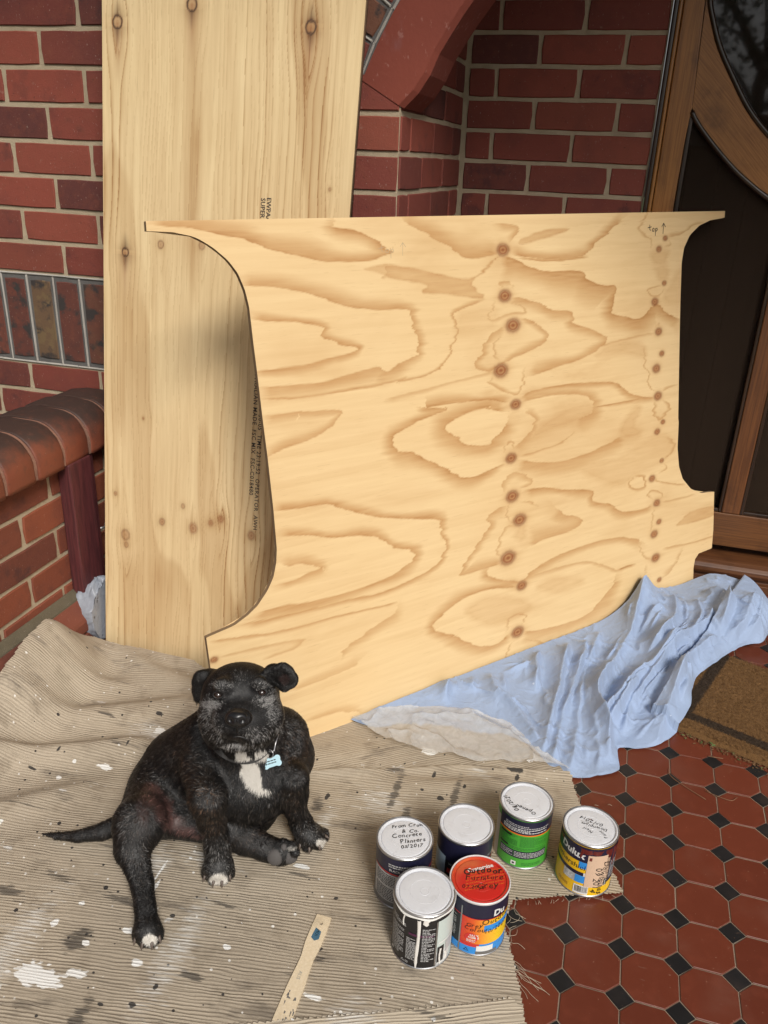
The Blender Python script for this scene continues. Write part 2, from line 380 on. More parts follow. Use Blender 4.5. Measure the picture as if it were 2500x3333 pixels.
def lay(parent, o, tdir, n, w, h, mat, stuff, prob=None, rot=0., name='brick', force=None):
    """one brick, centre of its face at o; t along the wall, n outwards"""
    tv = Vector(tdir); nv = Vector(n); up = Vector((0, 0, 1))
    if abs(rot) > 1e-6:
        a = tv*math.cos(rot)+up*math.sin(rot); up = up*math.cos(rot)-tv*math.sin(rot); tv = a
    M = Matrix(((tv.x, -nv.x, up.x, o[0]+n[0]*RNG.uniform(-.001, .0012)), (tv.y, -nv.y, up.y, o[1]+n[1]*RNG.uniform(-.001, .0012)), (tv.z, -nv.z, up.z, o[2]), (0, 0, 0, 1)))
    me = brick_src(w, h, mat)
    if in_view(o) if force is None else force:
        ob = bpy.data.objects.new(name, me); ob.matrix_world = M
        put(ob, parent=parent)
    else:
        stuff.raw([tuple(M @ v.co) for v in me.vertices], [tuple(p.vertices) for p in me.polygons])
def courses(parent, o, tdir, n, x0, x1, ztop, zs, off, mat, stuff, first=None):
    """stretcher courses below joint heights ztop - k*.086; joints at off + m*.24 (+.12 on odd k)"""
    for k in zs:
        zc = ztop-(k+.5)*.086; ph = off+(.12 if k % 2 else 0)
        e = [x0]; m = math.ceil((x0-ph)/.24+1e-6)
        while ph+m*.24 < x1-1e-6: e.append(ph+m*.24); m += 1
        e.append(x1)
        for a, b in zip(e[:-1], e[1:]):
            if b-a < .03: continue
            c = (a+b)/2; lay(parent, (o[0]+tdir[0]*c, o[1]+tdir[1]*c, zc), tdir, n, b-a-.011, .0745, mat, stuff)
# main wall with the pier and its reveal
w1 = empty('brick_wall', (-1.6, YW1, 0), 'red brick porch wall behind the tall plywood with a mottled soldier course', 'wall')
st = MB(); X, Y = (1, 0, 0), (0, 1, 0)
add('mortar', MB().box((-3.2, YW1+.0045, -.3), (XR-.0045, YW2+.25, 2.72)).mesh('mortar'), M_MORT, w1)
Z1 = 1.582
courses(w1, (0, YW1, 0), X, (0, -1, 0), -3.1, -1.0, Z1, range(-13, 7), -1.776, M_BRICK, st)
# pier end: quoins at the corner
for k in list(range(-2, 7)):
    zc = Z1-(k+.5)*.086; wq = .23 if k % 2 else .115
    if k < 0: continue
    lay(w1, (XR-.003-wq/2, YW1, zc), X, (0, -1, 0), wq-.004, .0745, M_BRICK, st)
    if XR-wq-.01+1.0 > .03:
        a, b = -1.0, XR-wq-.009; lay(w1, ((a+b)/2, YW1, zc), X, (0, -1, 0), b-a-.011 if b-a > .02 else .01, .0745, M_BRICK, st)
for k in range(10, 19):
    pass
courses(w1, (0, YW1, 0), X, (0, -1, 0), -3.1, XR-.003, Z1-.86, range(0, 12), -1.70, M_BRICK, st)
# soldier course, pale tuck pointing on grey mortar
add('dark_mortar_band', MB().box((-3.1, YW1+.0035, .722), (XR-.005, YW1+.02, .98)).mesh('dark_mortar_band'), M_MORTD, w1)
for i in range(-15, 10):
    xc = -1.865+i*.0868
    if xc > XR-.04: break
    lay(w1, (xc, YW1, .851), X, (0, -1, 0), .067, .226, M_CLINK, st)
    if i < 9: lay(w1, (xc+.0434, YW1-.0005, .851), X, (0, -1, 0), .0042, .252, M_TUCK, st, name='pointing')
for z in (.978, .724):
    for i in range(-4, 4): lay(w1, (-1.9+i*.26, YW1-.0006, z), X, (0, -1, 0), .262, .0055, M_TUCK, st, name='pointing')
# reveal face x = XR, from YW1 to YW2; header/stretcher alternating
for k in range(-8, 15):
    zc = Z1+.002-(k+.5)*.086; e = [YW1+.003, .352, .592, .83, YW2] if k % 2 == 0 else [YW1+.003, .475, .712, YW2]
    for a, b in zip(e[:-1], e[1:]):
        if k < 2 and k >= -1 and a < .3 and k < 1: continue
        lay(w1, (XR, (a+b)/2, zc), Y, (1, 0, 0), b-a-.0075, .0745, M_BRICK, st)
add('brick_courses_beyond', st.mesh('brick_courses_beyond'), M_BRICK, w1, kind='stuff')
# recessed wall beside the door
w2 = empty('recess_wall', ((XR+XJ)/2, YW2, 0), 'shaded red brick wall in the recess between arch and timber door', 'wall'); st = MB()
add('mortar', MB().box((XR-.02, YW2+.0045, -.3), (XJ-.002, YW2+.25, 2.72)).mesh('mortar'), M_MORT, w2)
courses(w2, (0, YW2, 0), X, (0, -1, 0), XR+.008, XJ, 1.663, range(-12, 20), -.726+.12, M_BRICK, st)
add('brick_courses_beyond', st.mesh('brick_courses_beyond'), M_BRICK, w2, kind='stuff')
# wall past the door and above it (out of the picture, closes the recess)
w3 = empty('recess_wall', (1.0, YW2, 0), 'red brick wall on the far side of the timber door', 'wall'); st = MB()
add('mortar', MB().box((XE+.002, YW2+.0045, -.3), (1.28, YW2+.25, 2.72)).box((XJ-.002, YW2+.0045, 2.2), (XE+.002, YW2+.25, 2.72)).box((1.2745, .26, -.3), (2.4, YW2+.004, 2.72)).mesh('mortar'), M_MORT, w3)
courses(w3, (0, YW2, 0), X, (0, -1, 0), XE, 1.27, 1.663, range(-12, 20), -.6, M_BRICK, st)
courses(w3, (1.27, 0, 0), Y, (-1, 0, 0), .26, YW2, 1.663, range(-12, 20), -.6, M_BRICK, st)
courses(w3, (0, .256, 0), X, (0, -1, 0), 1.28, 2.4, 1.663, range(-12, 20), -.6, M_BRICK, st)
add('brick_courses_beyond', st.mesh('brick_courses_beyond'), M_BRICK, w3, kind='stuff')

# ------------------------------------------------------------------ arch over the recess
arch = empty('brick_arch', (.22, YW1, 1.4), 'smooth red rendered arch band springing from the brick pier', 'arch')
inn = [(-.817, 1.421), (-.767, 1.469), (-.745, 1.524), (-.726, 1.554), (-.698, 1.598), (-.672, 1.632), (-.56, 1.775), (-.4, 1.93), (-.2, 2.06), (0, 2.14), (.225, 2.17)]
outr = [(-.916, 1.476), (-.885, 1.545), (-.85, 1.607), (-.831, 1.633), (-.72, 1.81), (-.54, 1.98), (-.32, 2.12), (-.1, 2.22), (.225, 2.27)]
mir = lambda L: [(.45-x, z) for x, z in reversed(L[:-1])]
inn = inn+mir(inn); outr = outr+mir(outr)
def arch_strip(inner, outer, y0, y1, name, mat, bev=.008):
    n = 60
    def rs(L):
        L = np.array(L); s = np.r_[0, np.cumsum(np.hypot(*np.diff(L, axis=0).T))]; t = np.linspace(0, s[-1], n); return np.c_[np.interp(t, s, L[:, 0]), np.interp(t, s, L[:, 1])]
    A, B = rs(inner), rs(outer); ys = y0, y1; V = []; F = []
    for i in range(n):
        d = A[i]-B[i]; d /= np.hypot(*d); c = A[i]-d*bev
        V += [(B[i][0], y0, B[i][1]), (c[0], y0, c[1]), (A[i][0], y0+bev, A[i][1]), (A[i][0], y1, A[i][1]), (B[i][0], y1, B[i][1])]
    for i in range(n-1):
        for k in range(5): F.append((i*5+k, (i+1)*5+k, (i+1)*5+(k+1) % 5, i*5+(k+1) % 5))
    F += [tuple(range(5)), tuple(reversed(range((n-1)*5, n*5)))]
    return mesh(name, V, F)
ab = add('arch_band', arch_strip(inn, outr, YW1-.003, .425, 'arch_band', M_RENDER, .012), M_RENDER, arch, smooth=False)
# spandrel above the band
sp = [(-3.2, 2.72), (-3.2, 1.48), (-.955, 1.48)]+[(x-.022 if x < .2 else x+.022, z+.008) for x, z in outr]+[(1.6, 1.48), (2.4, 1.48), (2.4, 2.72)]
span = [(-.818, 1.60)]+outr[1:-1]+[(1.268, 1.6), (1.268, 2.72), (-.818, 2.72)]
span = [p for p in span if -.83 <= p[0] <= 1.28]
add('spandrel', MB().prism(span, lambda u, v, w: (u, YW1+.004+w, v), .16).mesh('spandrel'), M_MORT, arch)
# voussoir bricks beyond the band with pale joints
O = np.array(outr)
def along(s):
    d = np.r_[0, np.cumsum(np.hypot(*np.diff(O, axis=0).T))]; p = np.array([np.interp(s, d, O[:, 0]), np.interp(s, d, O[:, 1])]); q = np.array([np.interp(s+.01, d, O[:, 0]), np.interp(s+.01, d, O[:, 1])])
    return p, (q-p)/np.hypot(*(q-p))
stv = MB(); add('joint_backing', arch_strip([tuple(along(s)[0]) for s in np.linspace(0, 2.4, 60)], [tuple(along(s)[0]+np.array([-along(s)[1][1], along(s)[1][0]])*.118) for s in np.linspace(0, 2.4, 60)], YW1-.001, YW1+.01, 'joint_backing', M_MORTD, .001), M_MORTD, arch)
for i in range(30):
    s = .005+i*.0775; p, d = along(s+.035); nrm = np.array([-d[1], d[0]]); c = p+nrm*.0635; a = math.atan2(d[1], d[0])
    lay(arch, (c[0], YW1-.004, c[1]), X, (0, -1, 0), .066, .1, M_CLINK if i % 2 else M_BRICK, stv, rot=a, name='brick')
    p2, d2 = along(s+.0735); n2 = np.array([-d2[1], d2[0]]); c2 = p2+n2*.065; lay(arch, (c2[0], YW1-.0045, c2[1]), X, (0, -1, 0), .0055, .108, M_TUCK, stv, rot=math.atan2(d2[1], d2[0]), name='pointing')
    p3, d3 = along(s+.035); n3 = np.array([-d3[1], d3[0]]); c3 = p3+n3*.006; lay(arch, (c3[0], YW1-.0048, c3[1]), X, (0, -1, 0), .08, .0055, M_TUCK, stv, rot=a, name='pointing')
add('voussoirs_beyond', stv.mesh('voussoirs_beyond'), M_BRICK, arch, kind='stuff')

# ------------------------------------------------------------------ low wall with bullnose coping
dw = empty('low_brick_wall', (XDW-.11, -.8, 0), 'low brick porch wall with rounded dark coping at the left', 'wall'); st = MB()
add('mortar', MB().box((XDW-.2, -2.4, -.3), (XDW-.0045, YW1-.002, .545)).mesh('mortar'), M_MORT, dw)
ed = (0, -1, 0)
for k in range(0, 5):
    zc = .549-(k+.5)*.086+.0; ph = .115+(.12 if k % 2 else 0.)
    e = [0]; m = 0
    while ph+m*.24 < 2.6: e.append(ph+m*.24); m += 1
    for a, b in zip(e[:-1], e[1:]):
        lay(dw, (XDW, YW1-(a+b)/2, zc), ed, (1, 0, 0), b-a-.011, .0745, M_BRICK_OR, st)
# projecting splayed plinth bricks under a mortar fillet
add('plinth_fillet', MB().prism([(XDW-.01, .12), (XDW-.01, .172), (XDW+.003, .180), (XDW+.024, .160), (XDW+.03, .12)], lambda u, v, w: (u, YW1-.003-w, v), 2.6).mesh('plinth_fillet'), M_MORTF, dw)
add('plinth_mortar', MB().box((XDW-.01, -2.4, -.3), (XDW+.048, YW1-.004, .112)).mesh('plinth_mortar'), M_MORTF, dw)
pb = MB(); PP = [(XDW, .07), (XDW+.056, .07), (XDW+.058, .104), (XDW+.054, .114), (XDW+.024, .158), (XDW+.012, .160), (XDW, .158)]
pbm = [MB().prism([(u+RNG.uniform(-.001, .001), v+RNG.uniform(-.001, .001)) for u, v in PP], lambda u, v, w: (u, -.1145+w, v), .229).mesh('brick', .003) for _ in range(4)]
for m_ in pbm: m_.materials.append(M_PLINTH)
for i in range(11):
    o = bpy.data.objects.new('brick', pbm[i % 4]); o.location = (0, YW1-.13-i*.24, 0); put(o, parent=dw)
    lay(dw, (XDW+.055, YW1-.01-i*.24, .026), ed, (1, 0, 0), .229, .0745, M_PLINTH, st)
add('brick_courses_beyond', st.mesh('brick_courses_beyond'), M_BRICK_OR, dw, kind='stuff')
# coping bricks
def coping_mesh(seed):
    r = np.random.RandomState(seed); w = .099; P = [(-.225, .0), (0, 0)]
    P += [(0+.0, .012)]+[(-.085+.085*math.cos(a), .035+.085*math.sin(a)) for a in np.linspace(0, math.pi/2, 9)]+[(-.15, .121), (-.2, .112), (-.222, .09)]
    V = []; F = []; n = len(P); nb = 5
    for j in range(nb):
        yy = [-w/2, -w/2+.006, 0, w/2-.006, w/2][j]; s = .975 if j in (0, nb-1) else 1
        V += [(-.11+(x+.11)*s+r.uniform(-.0008, .0008), yy, .06+(z-.06)*s+r.uniform(-.0008, .0008)) for x, z in P]
    for j in range(nb-1):
        for k in range(n): F.append((j*n+k, j*n+(k+1) % n, (j+1)*n+(k+1) % n, (j+1)*n+k))
    F += [tuple(range(n-1, -1, -1)), tuple(range((nb-1)*n, nb*n))]
    m_ = mesh('coping_brick', V, F); m_.materials.append(M_COPING); m_.polygons.foreach_set('use_smooth', [len(p.vertices) == 4 for p in m_.polygons]); return m_
CPM = [coping_mesh(i) for i in range(4)]
for i in range(23):
    o = bpy.data.objects.new('coping_brick', CPM[i % 4]); o.location = (-1.592+RNG.uniform(-.002, .002), YW1-.057-i*.1085, .548+RNG.uniform(-.002, .002)); put(o, parent=dw)
P = [(-.222, .003), (-.006, .003)]+[(-.088+.083*math.cos(a), .034+.083*math.sin(a)) for a in np.linspace(0, math.pi/2, 9)]+[(-.15, .117), (-.2, .108)]
add('coping_mortar', MB().prism(P, lambda u, v, w: (-1.591+u, YW1-.003-w, .548+v), 2.5).mesh('coping_mortar'), M_MORTP, dw, smooth=False)
# timber post in the corner
post = empty('timber_post', (XDW+.03, 0, .15), 'maroon painted timber post standing in the corner under the coping', 'post')
add('post_shaft', MB().box((XDW+.001, -.066, .15), (XDW+.040, .028, .552)).mesh('post_shaft', .004), M_POST, post)
add('post_rebate', MB().box((XDW+.001, .031, .15), (XDW+.026, .056, .552)).mesh('post_rebate', .003), M_POST, post)
rb = MB(); rb.tube([(XDW+.02, .05, .318), (XDW+.032, .082, .316)], .0035); add('ring_shank', rb.mesh('ring_shank'), M_ZINC, post, smooth=True)
rb = MB(); rb.tube([(XDW+.036+.021*math.cos(a), .098+.019*math.sin(a), .316+.004*math.sin(a)) for a in np.linspace(0, 2*math.pi, 20)], .0042, 8, False); add('ring', rb.mesh('ring'), M_ZINC, post, smooth=True)
# unseen porch roof, added and sized for the shade it casts on the recess
t = NT('added_ceiling'); M_CEIL = t.fin(t.mix(t.noise(t.pos(), 5, 3), (.42, .4, .36), (.5, .48, .44)), .8)
roof = add('added_porch_roof', MB().box((-3.2, -.62, 2.72), (2.4, 1.3, 2.84)).mesh('added_porch_roof'), M_CEIL, label='flat pale porch ceiling above the brick walls', cat='roof')
# ------------------------------------------------------------------ timber screen door, frame and sill
DY = 1.03; DC = .182
fr = empty('door_frame', (DC, YW2, 0), 'dark varnished timber door frame and sill set in the brick opening', 'door frame')
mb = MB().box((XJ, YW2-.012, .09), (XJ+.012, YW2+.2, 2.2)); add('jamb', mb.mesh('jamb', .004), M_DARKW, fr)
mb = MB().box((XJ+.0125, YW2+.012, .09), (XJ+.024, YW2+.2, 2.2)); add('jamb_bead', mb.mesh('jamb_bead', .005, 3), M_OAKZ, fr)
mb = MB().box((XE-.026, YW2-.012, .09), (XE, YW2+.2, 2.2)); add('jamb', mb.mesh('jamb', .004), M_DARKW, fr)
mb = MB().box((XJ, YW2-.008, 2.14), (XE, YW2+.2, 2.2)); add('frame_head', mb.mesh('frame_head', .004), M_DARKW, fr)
prof = [(.955, .0), (1.16, .0), (1.16, .102), (1.03, .098), (.985, .09), (.968, .082), (.958, .072), (.956, .058), (.962, .046), (.974, .04), (.974, .03), (.955, .028)]
add('sill', MB().prism(prof, lambda u, v, w: (XJ+.0+w, u+.008, v), XE-XJ).mesh('sill', .002), M_SILL, fr)
door = empty('screen_door', (DC, DY, .13), 'varnished timber screen door with curved rails and dark fly screen', 'door')
def xz(poly, y, d): return MB().prism(poly, lambda u, v, w: (u, y+w, v), d)
MIR = lambda L: [(2*DC-x, z) for x, z in L]
oval = [(-.176, 1.83), (-.168, 1.751), (-.151, 1.701), (-.12, 1.633), (-.073, 1.561), (-.012, 1.477), (.06, 1.407), (.12, 1.368), (DC, 1.355)]
low = [(-.1605, 1.482), (-.14, 1.453), (-.092, 1.402), (-.018, 1.334), (.045, 1.288), (.091, 1.259), (.14, 1.236), (DC, 1.228)]
ovs = smooth_line(oval, 4); lws = smooth_line(low, 4)
for s in (0, 1):
    q = (lambda L: L) if s == 0 else MIR
    me = xz(q([(-.2285, .128), (-.166, .128), (-.1665, 1.2), (-.1655, 1.4), (-.1605, 1.483), (-.177, 1.83), (-.177, 2.12), (-.2285, 2.12)]), DY, .036).mesh('stile', .003); add('stile', me, M_OAKZ, door)
    br = list(lws)+list(reversed(ovs))+[(-.175, 1.84)]
    t_ = xz(q([tuple(p) for p in br]), DY+.0012, .034).mesh('curved_rail', .0015)
    add('curved_rail', t_, M_OAKC, door)
    tb = MB().tube([(x, DY+.004, z) for x, z in q([(p[0]+.006, p[1]+.005) for p in ovs])], .0085, 8); add('oval_bead', tb.mesh('oval_bead'), M_DARKW, door, smooth=True)
    tb = MB().tube([(x, DY+.004, z) for x, z in q([(p[0]+.001, p[1]-.009) for p in lws])], .008, 8); add('panel_bead', tb.mesh('panel_bead'), M_DARKW, door, smooth=True)
    tb = MB().box(*sorted([(q([(-.1655, 0)])[0][0], DY+.002, .24), (q([(-.1525, 0)])[0][0], DY+.03, 1.46)])); add('panel_bead', tb.mesh('panel_bead', .004), M_DARKW, door)
    a = (-.152, .142) if s == 0 else (.222, .516)
    add('panel_bead', MB().box((a[0], DY+.003, .2495), (a[1], DY+.03, .262)).mesh('panel_bead', .003), M_DARKW, door)
    add('mullion_bead', MB().box(*sorted([(q([(.141, 0)])[0][0], DY+.001, .2496), (q([(.152, 0)])[0][0], DY+.03, 1.24)])).mesh('mullion_bead', .004), M_DARKW, door)
add('mullion', MB().box((.1525, DY, .2495), (.2115, DY+.034, 1.235)).mesh('mullion', .004), M_OAKD, door)
add('bottom_rail', MB().box((-.166, DY+.0008, .128), (2*DC+.166, DY+.036, .249)).mesh('bottom_rail', .003), M_OAKX, door)
add('top_rail', MB().box((-.177, DY+.0008, 2.03), (2*DC+.177, DY+.036, 2.12)).mesh('top_rail', .003), M_OAKX, door)
add('fly_screen', MB().box((-.163, DY+.0205, .24), (2*DC+.163, DY+.0212, 1.47)).mesh('fly_screen'), M_SCREEN, door)
P = [tuple(p) for p in ovs]; P = P+MIR(list(reversed(P[:-1])))+[(2*DC+.176, 2.04), (-.176, 2.04)]
add('oval_screen', xz(P, DY+.023, .0006).mesh('oval_screen'), M_SCREEN2, door)
inn_ = empty('front_door', (DC, 1.1, .13), 'dark boarded front door seen through the fly screen', 'door')
x = -.235
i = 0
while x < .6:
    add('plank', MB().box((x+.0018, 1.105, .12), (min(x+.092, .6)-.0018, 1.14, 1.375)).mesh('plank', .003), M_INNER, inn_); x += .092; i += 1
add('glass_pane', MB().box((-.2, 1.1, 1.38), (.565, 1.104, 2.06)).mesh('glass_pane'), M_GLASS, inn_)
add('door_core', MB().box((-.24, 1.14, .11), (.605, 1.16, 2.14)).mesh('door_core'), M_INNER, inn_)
add('lock_rail', MB().box((-.235, 1.096, 1.372), (.6, 1.104, 1.385)).mesh('lock_rail', .002), M_INNER, inn_)
